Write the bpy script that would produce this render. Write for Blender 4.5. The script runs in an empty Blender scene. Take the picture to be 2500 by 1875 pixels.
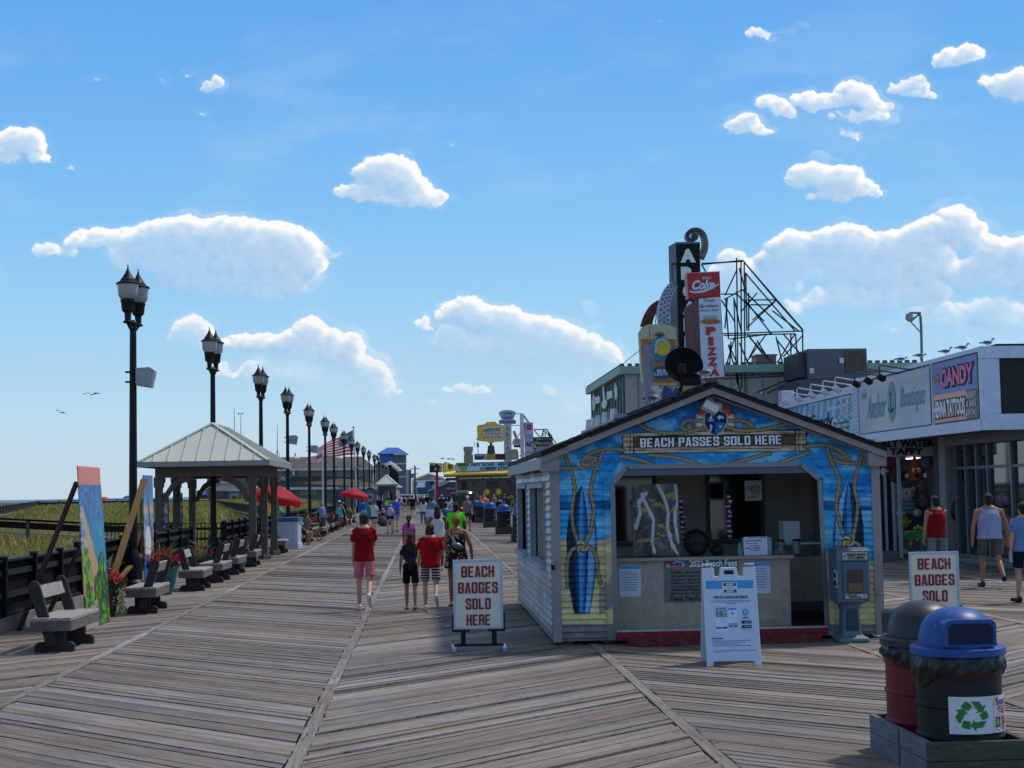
import bpy, bmesh, math, random
import numpy as np
from mathutils import Vector, Matrix
random.seed(7); rng = np.random.default_rng(7)
S = bpy.context.scene
COL = S.collection
R = math.radians
# ---------------------------------------------------------------- camera
FPX, PCX, PCY, EYE = 3750.0, 1250.0, 937.5, 1.95      # lens in photograph pixels, eye height in metres
_v = np.array([1038-PCX, -(1203-PCY), -FPX]); _Y = _v/np.linalg.norm(_v)
_Z = np.cross(np.array([1, .0175, 0.]), _Y); _Z /= np.linalg.norm(_Z)
if _Z[1] < 0: _Z = -_Z
_X = np.cross(_Y, _Z)
RM = np.array([_X, _Y, _Z])                            # camera space -> world
cam = bpy.data.cameras.new('camera'); cam.sensor_width = 36; cam.lens = 36*FPX/2500
cam.clip_start = .2; cam.clip_end = 60000
co = bpy.data.objects.new('camera', cam); COL.objects.link(co)
m4 = Matrix([list(RM[i])+[0] for i in range(3)]+[[0, 0, 0, 1]])
m4.translation = (0, 0, EYE); co.matrix_world = m4
S.camera = co
S.render.resolution_x = 1024; S.render.resolution_y = 768
def ray(x, y): return RM @ np.array([x-PCX, -(y-PCY), -FPX])
def at(x, y, Y):
 d = ray(x, y); t = Y/d[1]; return Vector((d[0]*t, Y, EYE+d[2]*t))
def gx(x, Y): return at(x, 1200, Y).x
def gz(x, y, Y): return at(x, y, Y).z
def gnd(x, y):
 d = ray(x, y); t = -EYE/d[2]; return Vector((d[0]*t, d[1]*t, 0))
# ---------------------------------------------------------------- light
SUN_EL, SUN_AZ = R(58), R(62)                          # azimuth from +Y towards +X
w = bpy.data.worlds.new('World'); S.world = w; w.use_nodes = True
nt = w.node_tree; bg = nt.nodes['Background']
sky = nt.nodes.new('ShaderNodeTexSky'); sky.sky_type = 'NISHITA'; sky.sun_disc = False
sky.sun_elevation = SUN_EL; sky.sun_rotation = SUN_AZ
sky.air_density = 1.0; sky.dust_density = .35; sky.ozone_density = 2.0; sky.altitude = 0
SKYSTR = .12
hs = nt.nodes.new('ShaderNodeHueSaturation'); hs.inputs['Saturation'].default_value = .5
nt.links.new(sky.outputs[0], hs.inputs['Color'])
nt.links.new(hs.outputs[0], bg.inputs['Color']); bg.inputs['Strength'].default_value = SKYSTR
# sea haze: the low sky turns pale blue instead of yellow
_tc = nt.nodes.new('ShaderNodeTexCoord'); _sp = nt.nodes.new('ShaderNodeSeparateXYZ'); nt.links.new(_tc.outputs['Generated'], _sp.inputs[0])
_rp = nt.nodes.new('ShaderNodeValToRGB'); nt.links.new(_sp.outputs['Z'], _rp.inputs[0]); _e = _rp.color_ramp.elements
_st = [(0, (198, 218, 232)), (.045, (188, 221, 242)), (.10, (160, 213, 248)), (.18, (122, 195, 250)), (.26, (96, 176, 246)), (.38, (80, 156, 234))]
def _l(c): return tuple((((x/255+.055)/1.055)**2.4) for x in c)+(1,)
_e[0].position = 0; _e[0].color = _l(_st[0][1]); _e[1].position = _st[-1][0]; _e[1].color = _l(_st[-1][1])
for _p, _c in _st[1:-1]: _q = _e.new(_p); _q.color = _l(_c)
_b2 = nt.nodes.new('ShaderNodeBackground'); nt.links.new(_rp.outputs[0], _b2.inputs[0]); _b2.inputs[1].default_value = .97
_mr = nt.nodes.new('ShaderNodeMapRange'); nt.links.new(_sp.outputs['Z'], _mr.inputs[0])
for _i, _x in enumerate((.32, .6, .92, 0)): _mr.inputs[_i+1].default_value = _x
_mx = nt.nodes.new('ShaderNodeMixShader'); nt.links.new(_mr.outputs[0], _mx.inputs[0]); nt.links.new(bg.outputs[0], _mx.inputs[1]); nt.links.new(_b2.outputs[0], _mx.inputs[2])
nt.links.new(_mx.outputs[0], nt.nodes['World Output'].inputs[0])
sl = bpy.data.lights.new('sun', 'SUN'); sl.energy = 2.35; sl.angle = R(4.5); sl.color = (1, .95, .87)
so = bpy.data.objects.new('sun', sl); COL.objects.link(so)
sd = Vector((math.sin(SUN_AZ)*math.cos(SUN_EL), math.cos(SUN_AZ)*math.cos(SUN_EL), math.sin(SUN_EL)))
so.rotation_euler = sd.to_track_quat('Z', 'Y').to_euler(); so.location = (20, 10, 30)
S.view_settings.view_transform = 'Standard'; S.view_settings.look = 'None'
S.view_settings.exposure = 0; S.view_settings.gamma = 1; S.view_settings.use_curve_mapping = False
# ---------------------------------------------------------------- helpers
def lin(c):
 c = np.asarray(c, float)/255
 return np.where(c <= .04045, c/12.92, ((c+.055)/1.055)**2.4)
_M = {}
def mat(name, rgb, rough=.65, metal=0., var=.14, scale=6., bump=0., spec=.4, stretch=None, emit=0, alpha=1, trans=0, kind=None, p=None, tl=0):
 """rgb are sRGB-coded albedos; a little noise keeps every surface from being flat."""
 if name in _M: return _M[name]
 m = bpy.data.materials.new(name); m.use_nodes = True; n = m.node_tree; b = n.nodes['Principled BSDF']
 L = n.links.new; col = tuple(lin(rgb))+(1,)
 b.inputs['Roughness'].default_value = rough; b.inputs['Metallic'].default_value = metal
 b.inputs['Specular IOR Level'].default_value = spec; b.inputs['Alpha'].default_value = alpha
 if trans: b.inputs['Transmission Weight'].default_value = trans
 tc = n.nodes.new('ShaderNodeTexCoord'); mp = n.nodes.new('ShaderNodeMapping')
 L(tc.outputs['Object'], mp.inputs[0])
 if stretch: mp.inputs['Scale'].default_value = stretch
 nz = n.nodes.new('ShaderNodeTexNoise'); nz.inputs['Scale'].default_value = scale; nz.inputs['Detail'].default_value = 5
 nz.inputs['Roughness'].default_value = .65
 L(mp.outputs[0], nz.inputs[0])
 src = None
 if kind == 'stripes':      # p = (second colour, axis, frequency, duty)
  sx = n.nodes.new('ShaderNodeSeparateXYZ'); L(tc.outputs['Object'], sx.inputs[0])
  ma = n.nodes.new('ShaderNodeMath'); ma.operation = 'MULTIPLY'; L(sx.outputs[p[1]], ma.inputs[0]); ma.inputs[1].default_value = p[2]
  fr = n.nodes.new('ShaderNodeMath'); fr.operation = 'FRACT'; L(ma.outputs[0], fr.inputs[0])
  gt = n.nodes.new('ShaderNodeMath'); gt.operation = 'GREATER_THAN'; L(fr.outputs[0], gt.inputs[0]); gt.inputs[1].default_value = p[3]
  mx = n.nodes.new('ShaderNodeMixRGB'); L(gt.outputs[0], mx.inputs[0]); mx.inputs[1].default_value = col; mx.inputs[2].default_value = tuple(lin(p[0]))+(1,)
  src = mx.outputs[0]
 if kind == 'floral':
  vo = n.nodes.new('ShaderNodeTexVoronoi'); vo.inputs['Scale'].default_value = 17; L(tc.outputs['Object'], vo.inputs[0])
  lt = n.nodes.new('ShaderNodeMath'); lt.operation = 'LESS_THAN'; L(vo.outputs['Distance'], lt.inputs[0]); lt.inputs[1].default_value = .36
  rp = n.nodes.new('ShaderNodeValToRGB'); rp.color_ramp.interpolation = 'CONSTANT'
  e = rp.color_ramp.elements; e[0].color = tuple(lin((190, 180, 165)))+(1,); e[1].position = .4; e[1].color = tuple(lin((175, 150, 70)))+(1,)
  e3 = e.new(.7); e3.color = tuple(lin((150, 120, 125)))+(1,)
  sx = n.nodes.new('ShaderNodeSeparateXYZ'); L(vo.outputs['Color'], sx.inputs[0]); L(sx.outputs[0], rp.inputs[0])
  mx = n.nodes.new('ShaderNodeMixRGB'); L(lt.outputs[0], mx.inputs[0]); mx.inputs[1].default_value = col; L(rp.outputs[0], mx.inputs[2])
  src = mx.outputs[0]
 if kind == 'scuff':      # p = (worn colour, scale, low, high)
  n2 = n.nodes.new('ShaderNodeTexNoise'); n2.inputs['Scale'].default_value = p[1]; n2.inputs['Detail'].default_value = 7; n2.inputs['Roughness'].default_value = .75; n2.inputs['Distortion'].default_value = 1.5; L(mp.outputs[0], n2.inputs[0])
  m2 = n.nodes.new('ShaderNodeMapRange'); L(n2.outputs[0], m2.inputs[0]); m2.inputs[1].default_value = p[2]; m2.inputs[2].default_value = p[3]
  mx = n.nodes.new('ShaderNodeMixRGB'); L(m2.outputs[0], mx.inputs[0]); mx.inputs[1].default_value = col; mx.inputs[2].default_value = tuple(lin(p[0]))+(1,); src = mx.outputs[0]
 if kind == 'vcol':
  at_ = n.nodes.new('ShaderNodeVertexColor'); at_.layer_name = 'Col'; src = at_.outputs[0]
 # value variation
 mr = n.nodes.new('ShaderNodeMapRange'); L(nz.outputs[0], mr.inputs[0])
 mr.inputs[1].default_value = .3; mr.inputs[2].default_value = .7
 mr.inputs[3].default_value = 1-var; mr.inputs[4].default_value = 1+var
 ml = n.nodes.new('ShaderNodeVectorMath'); ml.operation = 'SCALE'
 if src is None: ml.inputs[0].default_value = col[:3]
 else: L(src, ml.inputs[0])
 L(mr.outputs[0], ml.inputs['Scale']); L(ml.outputs[0], b.inputs['Base Color'])
 if emit:
  L(ml.outputs[0], b.inputs['Emission Color']); b.inputs['Emission Strength'].default_value = emit
 if bump:
  bp = n.nodes.new('ShaderNodeBump'); bp.inputs['Strength'].default_value = min(1, bump*4); bp.inputs['Distance'].default_value = bump*.05
  L(nz.outputs[0], bp.inputs['Height']); L(bp.outputs[0], b.inputs['Normal'])
 if tl:      # thin cloth lets light through
  tb = n.nodes.new('ShaderNodeBsdfTranslucent'); ms = n.nodes.new('ShaderNodeMixShader'); ms.inputs[0].default_value = tl
  L(ml.outputs[0], tb.inputs[0]); L(b.outputs[0], ms.inputs[1]); L(tb.outputs[0], ms.inputs[2]); L(ms.outputs[0], n.nodes['Material Output'].inputs[0])
 _M[name] = m; return m
def tag(o, label, cat, group=None, kind=None):
 if label: o['label'] = label
 if cat: o['category'] = cat
 if group: o['group'] = group
 if kind: o['kind'] = kind
 return o
def thing(name, label, cat, loc=(0, 0, 0), rz=0, group=None):
 o = bpy.data.objects.new(name, None); COL.objects.link(o); o.empty_display_size = .1
 o.location = loc; o.rotation_euler = (0, 0, rz)
 return tag(o, label, cat, group)
def rootloc(o):
 l = Vector((0, 0, 0))
 while o: l += Vector(o.location); o = o.parent
 return l
def dup(root, loc=None, rz=None, label=None, name=None, group=None):
 kids = [c for c in root.children]
 r = root.copy(); COL.objects.link(r)
 if loc is not None: r.location = loc
 if rz is not None: r.rotation_euler = (0, 0, rz)
 if label: r['label'] = label
 if group: r['group'] = group
 for ch in kids:
  c = ch.copy(); COL.objects.link(c); c.parent = r
  for g in ch.children:
   d = g.copy(); COL.objects.link(d); d.parent = c
 return r
def frame(d):
 d = Vector(d).normalized(); a = Vector((0, 0, 1)) if abs(d.z) < .95 else Vector((1, 0, 0))
 u = d.cross(a).normalized(); return u, d.cross(u).normalized()
class MB:
 def __init__(s): s.v = []; s.f = []
 def add(s, vs, fs):
  o = len(s.v); s.v += [tuple(p) for p in vs]; s.f += [tuple(i+o for i in f) for f in fs]; return s
 def box(s, c, d, rz=0, rx=0, ry=0, M=None):
  M = M or (Matrix.Rotation(rz, 3, 'Z') @ Matrix.Rotation(ry, 3, 'Y') @ Matrix.Rotation(rx, 3, 'X'))
  c = Vector(c); h = [x/2 for x in d]
  vs = [c+M@Vector((a*h[0], b*h[1], e*h[2])) for a in (-1, 1) for b in (-1, 1) for e in (-1, 1)]
  return s.add(vs, [(0, 1, 3, 2), (4, 6, 7, 5), (0, 4, 5, 1), (2, 3, 7, 6), (0, 2, 6, 4), (1, 5, 7, 3)])
 def b2(s, x0, x1, y0, y1, z0, z1): return s.box(((x0+x1)/2, (y0+y1)/2, (z0+z1)/2), (abs(x1-x0), abs(y1-y0), abs(z1-z0)))
 def beam(s, p, q, w_, h_, up=(0, 0, 1)):
  p = Vector(p); q = Vector(q); d = (q-p).normalized(); up = Vector(up)
  if abs(d.dot(up)) > .98: up = Vector((0, 1, 0))
  u = d.cross(up).normalized(); n = u.cross(d)
  vs = [b+u*(a*w_/2)+n*(e*h_/2) for b in (p, q) for a, e in ((-1, -1), (1, -1), (1, 1), (-1, 1))]
  return s.add(vs, [(0, 1, 2, 3), (7, 6, 5, 4), (0, 4, 5, 1), (1, 5, 6, 2), (2, 6, 7, 3), (3, 7, 4, 0)])
 def tube(s, pts, r, n=8, cap=True):
  pts = [Vector(p) for p in pts]; rs = r if hasattr(r, '__len__') else [r]*len(pts)
  vs = []; fs = []; up = None
  for i, p in enumerate(pts):
   d = (pts[min(i+1, len(pts)-1)]-pts[max(i-1, 0)]).normalized()
   if up is None: u, v_ = frame(d)
   else:
    u = (up-d*up.dot(d)).normalized(); v_ = d.cross(u)
   up = u
   vs += [p+(u*math.cos(t)+v_*math.sin(t))*rs[i] for t in [2*math.pi*k/n for k in range(n)]]
  for i in range(len(pts)-1):
   for k in range(n):
    a = i*n+k; b = i*n+(k+1) % n; fs.append((a, b, b+n, a+n))
  if cap: fs += [tuple(range(n))[::-1], tuple(range((len(pts)-1)*n, len(pts)*n))]
  return s.add(vs, fs)
 def cyl(s, p, q, r, r2=None, n=12): return s.tube([p, q], [r, r if r2 is None else r2], n)
 def lathe(s, prof, c=(0, 0, 0), n=24, sx=1, sy=1):
  c = Vector(c); vs = []; fs = []
  for r, z in prof: vs += [c+Vector((r*math.cos(t)*sx, r*math.sin(t)*sy, z)) for t in [2*math.pi*k/n for k in range(n)]]
  for i in range(len(prof)-1):
   for k in range(n):
    a = i*n+k; b = i*n+(k+1) % n; fs.append((a, b, b+n, a+n))
  fs += [tuple(range(n))[::-1], tuple(range((len(prof)-1)*n, len(prof)*n))]
  return s.add(vs, fs)
 def ell(s, c, r, n=14, m=9, M=None):
  c = Vector(c); vs = []; fs = []; M = M or Matrix.Identity(3)
  vs.append(c+M@Vector((0, 0, r[2])))
  for i in range(1, m):
   a = math.pi*i/m
   for k in range(n):
    t = 2*math.pi*k/n; vs.append(c+M@Vector((r[0]*math.sin(a)*math.cos(t), r[1]*math.sin(a)*math.sin(t), r[2]*math.cos(a))))
  vs.append(c+M@Vector((0, 0, -r[2])))
  for k in range(n): fs.append((0, 1+k, 1+(k+1) % n)); fs.append((len(vs)-1, 1+(m-2)*n+(k+1) % n, 1+(m-2)*n+k))
  for i in range(m-2):
   for k in range(n):
    a = 1+i*n+k; b = 1+i*n+(k+1) % n; fs.append((a, a+n, b+n, b))
  return s.add(vs, fs)
 def prism(s, poly, o, u, v, t):
  """poly in (u,v) metres from o, extruded by vector t"""
  o = Vector(o); u = Vector(u); v = Vector(v); t = Vector(t); n = len(poly)
  a = [o+u*x+v*y for x, y in poly]; fs = [tuple(range(n)), tuple(range(2*n-1, n-1, -1))]
  fs += [(i, n+i, n+(i+1) % n, (i+1) % n) for i in range(n)]
  return s.add(a+[p+t for p in a], fs)
 def build(s, name, m, parent=None, world=False, smooth=False, bevel=0, label=None):
  me = bpy.data.meshes.new(name)
  vs = s.v
  if world and parent:
   l = rootloc(parent); vs = [(x-l.x, y-l.y, z-l.z) for x, y, z in vs]
  me.from_pydata(vs, [], s.f)
  bm = bmesh.new(); bm.from_mesh(me); bmesh.ops.recalc_face_normals(bm, faces=bm.faces); bm.to_mesh(me); bm.free()
  if m: me.materials.append(m)
  o = bpy.data.objects.new(name, me); COL.objects.link(o)
  if parent: o.parent = parent
  if smooth:
   me.polygons.foreach_set('use_smooth', [True]*len(me.polygons))
   try: me.set_sharp_from_angle(angle=R(38))
   except Exception: pass
  if bevel:
   b = o.modifiers.new('bevel', 'BEVEL'); b.width = bevel; b.segments = 2; b.limit_method = 'ANGLE'; b.angle_limit = R(40)
  if label: o['label'] = label
  return o
 def one(s, name, m, label, cat, group=None, **k):
  """single-mesh thing: origin moved to the base"""
  vs = np.array(s.v); c = (vs.min(0)+vs.max(0))/2; c[2] = vs[:, 2].min()
  s.v = [tuple(p-c) for p in vs]; o = s.build(name, m, None, **k); o.location = c
  return tag(o, label, cat, group)
def text(body, m, parent, o, u, v, w_, h_, bold=.0, ext=.003, world=True, name='lettering', spacing=1.0, shear=0, align='C', line=1.0):
 """lettering fitted into a box w x h whose lower-left corner is o"""
 cu = bpy.data.curves.new('t', 'FONT'); cu.body = body; cu.offset = bold; cu.extrude = .01; cu.shear = shear
 cu.space_character = spacing; cu.align_x = 'CENTER' if align == 'C' else 'LEFT'; cu.space_line = line; cu.resolution_u = 3
 ob = bpy.data.objects.new('t', cu); COL.objects.link(ob)
 dg = bpy.context.evaluated_depsgraph_get(); me = bpy.data.meshes.new_from_object(ob.evaluated_get(dg))
 bpy.data.objects.remove(ob); bpy.data.curves.remove(cu)
 a = np.empty(len(me.vertices)*3); me.vertices.foreach_get('co', a); a = a.reshape(-1, 3)
 lo = a.min(0); hi = a.max(0); q = (a-lo)/(hi-lo+1e-9)
 u = np.array(Vector(u).normalized()); v = np.array(Vector(v).normalized()); n = np.cross(u, v)
 b = np.array(o)+np.outer(q[:, 0]*w_, u)+np.outer(q[:, 1]*h_, v)+np.outer(q[:, 2]*ext, n)
 if world and parent: b -= np.array(rootloc(parent))
 me.vertices.foreach_set('co', b.ravel()); me.name = name; me.materials.clear(); me.materials.append(m)
 r = bpy.data.objects.new(name, me); COL.objects.link(r); r.parent = parent
 return r
def _r(x0, y0, x1, y1): return [(x0, y0), (x1, y0), (x1, y1), (x0, y1)]
_L = _r(0, 0, .19, 1); _TR = [(.44, .84), (.56, .84), (.56, .9), (.48, 1), (.44, 1)]; _BR = [(.44, 0), (.48, 0), (.56, .1), (.56, .16), (.44, .16)]
_LC = [(0, .1), (.08, 0), (.19, 0), (.19, 1), (.08, 1), (0, .9)]; _T = _r(.19, .84, .44, 1); _B = _r(.19, 0, .44, .16); _MN = [(.44, .43), (.56, .43), (.53, .5), (.56, .57), (.44, .57)]
BLK = {'B': [_L, _T, _B, _r(.19, .43, .44, .57), _TR, _BR, _r(.37, .57, .56, .84), _r(.37, .16, .56, .43), _MN],
 'E': [_L, _r(.19, .84, .5, 1), _r(.19, 0, .5, .16), _r(.19, .43, .46, .57)], 'L': [_L, _r(.19, 0, .5, .17)], 'H': [_L, _r(.37, 0, .56, 1), _r(.19, .42, .37, .58)],
 'A': [[(0, 0), (.18, 0), (.28, .78), (.28, 1), (.15, 1)], [(.56, 0), (.38, 0), (.28, .78), (.28, 1), (.41, 1)], [(.203, .18), (.357, .18), (.339, .32), (.221, .32)]],
 'C': [_LC, _T, _B, _TR, _BR, _r(.37, .62, .56, .84), _r(.37, .16, .56, .38)], 'D': [_L, _T, _B, _TR, _BR, _r(.37, .16, .56, .84)], 'O': [_LC, _T, _B, _TR, _BR, _r(.37, .16, .56, .84)],
 'G': [_LC, _T, _B, _TR, _BR, _r(.37, .62, .56, .84), _r(.37, .16, .56, .40), _r(.30, .40, .56, .52)],
 'S': [_T, _B, _TR, _BR, [(0, .6), (.08, .54), (.19, .54), (.19, 1), (.08, 1), (0, .9)], _r(.19, .43, .37, .60), _r(.37, .16, .56, .54), [(0, .1), (.08, 0), (.19, 0), (.19, .36), (0, .36)], _r(.37, .66, .56, .84)],
 'R': [_L, _T, _TR, _r(.37, .57, .56, .84), _r(.19, .43, .44, .57), _MN, _r(.37, 0, .56, .43)], 'P': [_L, _T, _TR, _r(.37, .57, .56, .84), _r(.19, .41, .44, .57), [(.44, .41), (.48, .41), (.56, .5), (.56, .57), (.44, .57)]]}
def block_text(s, m, parent, o, u, v, w_, h_, ext=.003):
 o = Vector(o); u = Vector(u).normalized(); v = Vector(v).normalized(); n = u.cross(v); mb = MB(); x = 0; adv = .655; tot = sum(adv if c != ' ' else .34 for c in s)-(adv-.56); k = w_/tot
 for c in s:
  if c == ' ': x += .34; continue
  for p in BLK[c]: mb.prism([((x+a)*k, b*h_) for a, b in p], o, u, v, n*ext)
  x += adv
 return mb.build('lettering', m, parent, True)
VC = mat('painted_surface', (255, 255, 255), .5, var=.05, kind='vcol', spec=.35)
VCG = mat('glossy_print', (255, 255, 255), .3, var=.03, kind='vcol', spec=.5)
VCM = mat('weathered_paint', (255, 255, 255), .75, var=.12, scale=20, kind='vcol', spec=.2)
def grid(name, parent, P, nu, nv, color, m=None, world=True, smooth=False, keep=None, thick=None, label=None):
 """P(u,v)->xyz arrays and color(u,v)->Nx3 sRGB arrays, u,v in 0..1"""
 u, v = np.meshgrid(np.linspace(0, 1, nu), np.linspace(0, 1, nv)); u = u.ravel(); v = v.ravel()
 p = np.stack(P(u, v), 1).astype(float); c = lin(np.clip(color(u, v), 0, 255))
 i = np.arange(nu-1); j = np.arange(nv-1); I, J = np.meshgrid(i, j); a = (J*nu+I).ravel()
 f = np.stack([a, a+1, a+1+nu, a+nu], 1)
 if keep is not None:
  uc = (I.ravel()+.5)/(nu-1); vc = (J.ravel()+.5)/(nv-1); f = f[keep(uc, vc)]
 if world and parent is not None: p = p-np.array(rootloc(parent))
 me = bpy.data.meshes.new(name); me.vertices.add(len(p)); me.vertices.foreach_set('co', p.ravel())
 me.loops.add(len(f)*4); me.loops.foreach_set('vertex_index', f.ravel().astype(np.int32))
 me.polygons.add(len(f)); me.polygons.foreach_set('loop_start', (np.arange(len(f))*4).astype(np.int32))
 me.polygons.foreach_set('loop_total', np.full(len(f), 4, np.int32)); me.update(calc_edges=True)
 at_ = me.color_attributes.new('Col', 'FLOAT_COLOR', 'POINT')
 at_.data.foreach_set('color', np.concatenate([c, np.ones((len(c), 1))], 1).ravel())
 if smooth: me.polygons.foreach_set('use_smooth', [True]*len(me.polygons))
 me.materials.append(m or VC)
 o = bpy.data.objects.new(name, me); COL.objects.link(o)
 if parent is not None: o.parent = parent
 if thick:
  s_ = o.modifiers.new('thick', 'SOLIDIFY'); s_.thickness = thick; s_.offset = 0
 if label: o['label'] = label
 return o
def vnoise(x, y, seed=0, oct=4, gain=.55):
 """fractal value noise, 0..1"""
 r = np.random.default_rng(seed); t = r.random((256, 256)); s = np.zeros_like(x); a = 1.; tot = 0
 for k in range(oct):
  xi = np.floor(x).astype(int); yi = np.floor(y).astype(int); fx = x-xi; fy = y-yi
  fx = fx*fx*(3-2*fx); fy = fy*fy*(3-2*fy)
  g = lambda i, j: t[(yi+j) % 256, (xi+i) % 256]
  s += a*((g(0, 0)*(1-fx)+g(1, 0)*fx)*(1-fy)+(g(0, 1)*(1-fx)+g(1, 1)*fx)*fy)
  tot += a; a *= gain; x = x*2.03+17.3; y = y*2.03+5.1
 return s/tot
def mixc(c, d, t):
 t = np.clip(t, 0, 1)[:, None]; return c*(1-t)+np.asarray(d, float)*t
def sm(a, b, x):
 t = np.clip((x-a)/(b-a), 0, 1); return t*t*(3-2*t)
def seg(x, y, pts):
 """distance to a polyline and arc length along it"""
 best = np.full(x.shape, 1e9); arc = np.zeros(x.shape); L0 = 0
 for (x0, y0), (x1, y1) in zip(pts[:-1], pts[1:]):
  dx, dy = x1-x0, y1-y0; L = math.hypot(dx, dy)+1e-9; t = np.clip(((x-x0)*dx+(y-y0)*dy)/L**2, 0, 1)
  d = np.hypot(x-x0-t*dx, y-y0-t*dy); k = d < best; best[k] = d[k]; arc[k] = (L0+t*L)[k]; L0 += L
 return best, arc
def inpoly(x, y, pts):
 r = np.zeros(x.shape, bool); n = len(pts)
 for i in range(n):
  x0, y0 = pts[i]; x1, y1 = pts[(i+1) % n]
  if y0 == y1: continue
  c = ((y0 > y) != (y1 > y)) & (x < (x1-x0)*(y-y0)/(y1-y0)+x0); r ^= c
 return r
def smooth_line(pts, n=6):
 out = []; P = [pts[0]]+list(pts)+[pts[-1]]
 for i in range(1, len(P)-2):
  for k in range(n):
   t = k/n; a, b, c, d = [np.array(q, float) for q in P[i-1:i+3]]
   out.append(tuple(.5*(2*b+(c-a)*t+(2*a-5*b+4*c-d)*t*t+(3*b-a-3*c+d)*t**3)))
 return out+[tuple(pts[-1])]
X0 = np.array
UX, UY, UZ = Vector((1, 0, 0)), Vector((0, 1, 0)), Vector((0, 0, 1))
BLACK = mat('black_metal', (14, 14, 16), .5, var=.2, scale=4, spec=.3)
WHITE = mat('white_paint', (205, 208, 212), .5, var=.06)
RED = mat('red_paint', (150, 22, 28), .5, var=.1)
OLDWOOD = mat('grey_weathered_wood', (88, 82, 76), .85, var=.3, scale=7, bump=.3, stretch=(6, .8, 6))
GWOOD = mat('grey_brown_timber', (92, 82, 74), .85, var=.25, scale=7, bump=.3, stretch=(4, 4, .8))
FENCEBLK = mat('black_stained_wood', (22, 22, 23), .8, var=.3, scale=8, bump=.2, spec=.15)
ASPH = mat('dark_shingles', (76, 73, 71), .9, var=.35, scale=9, bump=.6)
GLASS = mat('dark_window_glass', (22, 28, 34), .08, var=.1, spec=.8)
# ================================================================ sky: clouds in front of the open sky
CL = [  # photograph-traced cloud lobes: x, y, rx, ry, strength
 (230,592,70,26,1),(320,585,85,30,1),(430,575,85,34,1),(520,570,80,32,1),(620,600,90,45,1),(700,612,75,44,1),(745,650,36,44,1),(690,670,85,55,.95),
 (560,640,170,66,.95),(400,640,110,56,.75),(620,705,130,30,1),(520,690,120,45,.7),(112,616,28,20,.7),(165,622,22,14,.7),(815,615,28,22,.35),
 (935,435,72,42,1),(975,455,60,45,1),(868,470,42,16,1),(840,478,28,14,.9),(905,488,60,18,.9),(1000,490,60,26,1),(1055,485,36,16,.9),
 (470,805,42,34,.8),(455,830,40,26,.7),(590,838,50,20,.9),(660,842,70,26,.95),(775,826,52,38,1),(830,845,44,44,1),(850,880,44,36,1),(890,915,48,34,.8),
 (735,858,70,32,.9),(640,915,54,24,.7),(930,960,44,30,.6),(700,900,80,40,.45),(545,905,24,24,.7),(610,910,26,22,.7),(850,940,90,40,.35),
 (1105,765,34,26,1),(1140,765,44,34,1),(1185,790,50,34,1),(1235,785,46,30,1),(1290,810,56,34,1),(1370,820,56,34,1),(1410,850,62,38,1),(1470,870,46,34,.9),
 (1210,840,110,54,.75),(1330,870,120,44,.7),(1100,840,40,40,.6),(1036,790,18,22,.8),(1085,825,24,24,.5),
 (25,345,50,24,1),(60,365,50,34,1),(100,392,30,14,.9),(20,385,40,26,.9),(175,408,14,9,.5),
 (1140,955,60,16,.55),(1345,950,34,30,.4),(1390,985,40,36,.3),(1060,985,26,12,.3),(1440,760,18,24,.25),(1420,1010,60,50,.2),
 (1795,318,26,20,1),(1828,302,34,24,1),(1860,318,26,14,.9),(1885,255,30,18,1),(1915,272,26,12,1),
 (1975,252,42,22,1),(2020,258,46,24,1),(2085,228,40,24,1),(2110,250,46,30,1),(2150,264,38,18,.9),(2060,290,44,18,.9),(2125,288,44,16,.9),
 (2195,218,30,16,.8),(2232,210,30,22,.7),(2250,234,34,14,.7),(2070,330,22,10,.7),
 (2305,150,32,22,1),(2350,140,46,26,1),(2380,128,34,18,1),(2435,205,44,22,1),(2485,215,50,40,1),(2520,230,50,44,1),(1850,86,34,14,.7),(1895,76,34,8,.45),
 (1965,428,34,22,1),(2005,440,60,36,1),(2060,455,54,34,1),(2095,468,50,14,.9),(2135,466,20,8,.8),(2020,478,50,20,.9),(1600,50,10,5,.2),
 (512,212,34,20,.6),(450,178,18,10,.5),(388,198,16,20,.35),(235,193,24,10,.35),(488,270,22,10,.3),(1095,352,14,9,.4),(1950,65,20,8,.25),
 (1905,630,44,40,1),(1950,612,52,38,1),(2010,598,48,34,1),(2065,592,50,36,1),(2130,612,60,36,1),(2200,604,60,38,1),(2265,590,50,42,1),(2330,560,56,42,1),(2370,590,44,50,1),
 (2250,650,90,56,.9),(2150,670,110,60,.85),(2010,660,130,60,.75),(2430,620,50,34,1),(2480,620,50,36,1),(2420,680,100,50,.8),(2500,680,60,60,.8),(2230,720,90,36,.9),(2060,740,150,34,.7),(1890,690,60,60,.55),
 (1790,650,34,40,.8),(1800,700,60,44,.6),(2330,765,60,24,.7),(2290,785,70,34,.6),(2400,760,60,34,.5),(2460,780,70,44,.55),(2350,820,150,30,.4),(2200,810,80,20,.3)]
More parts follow.
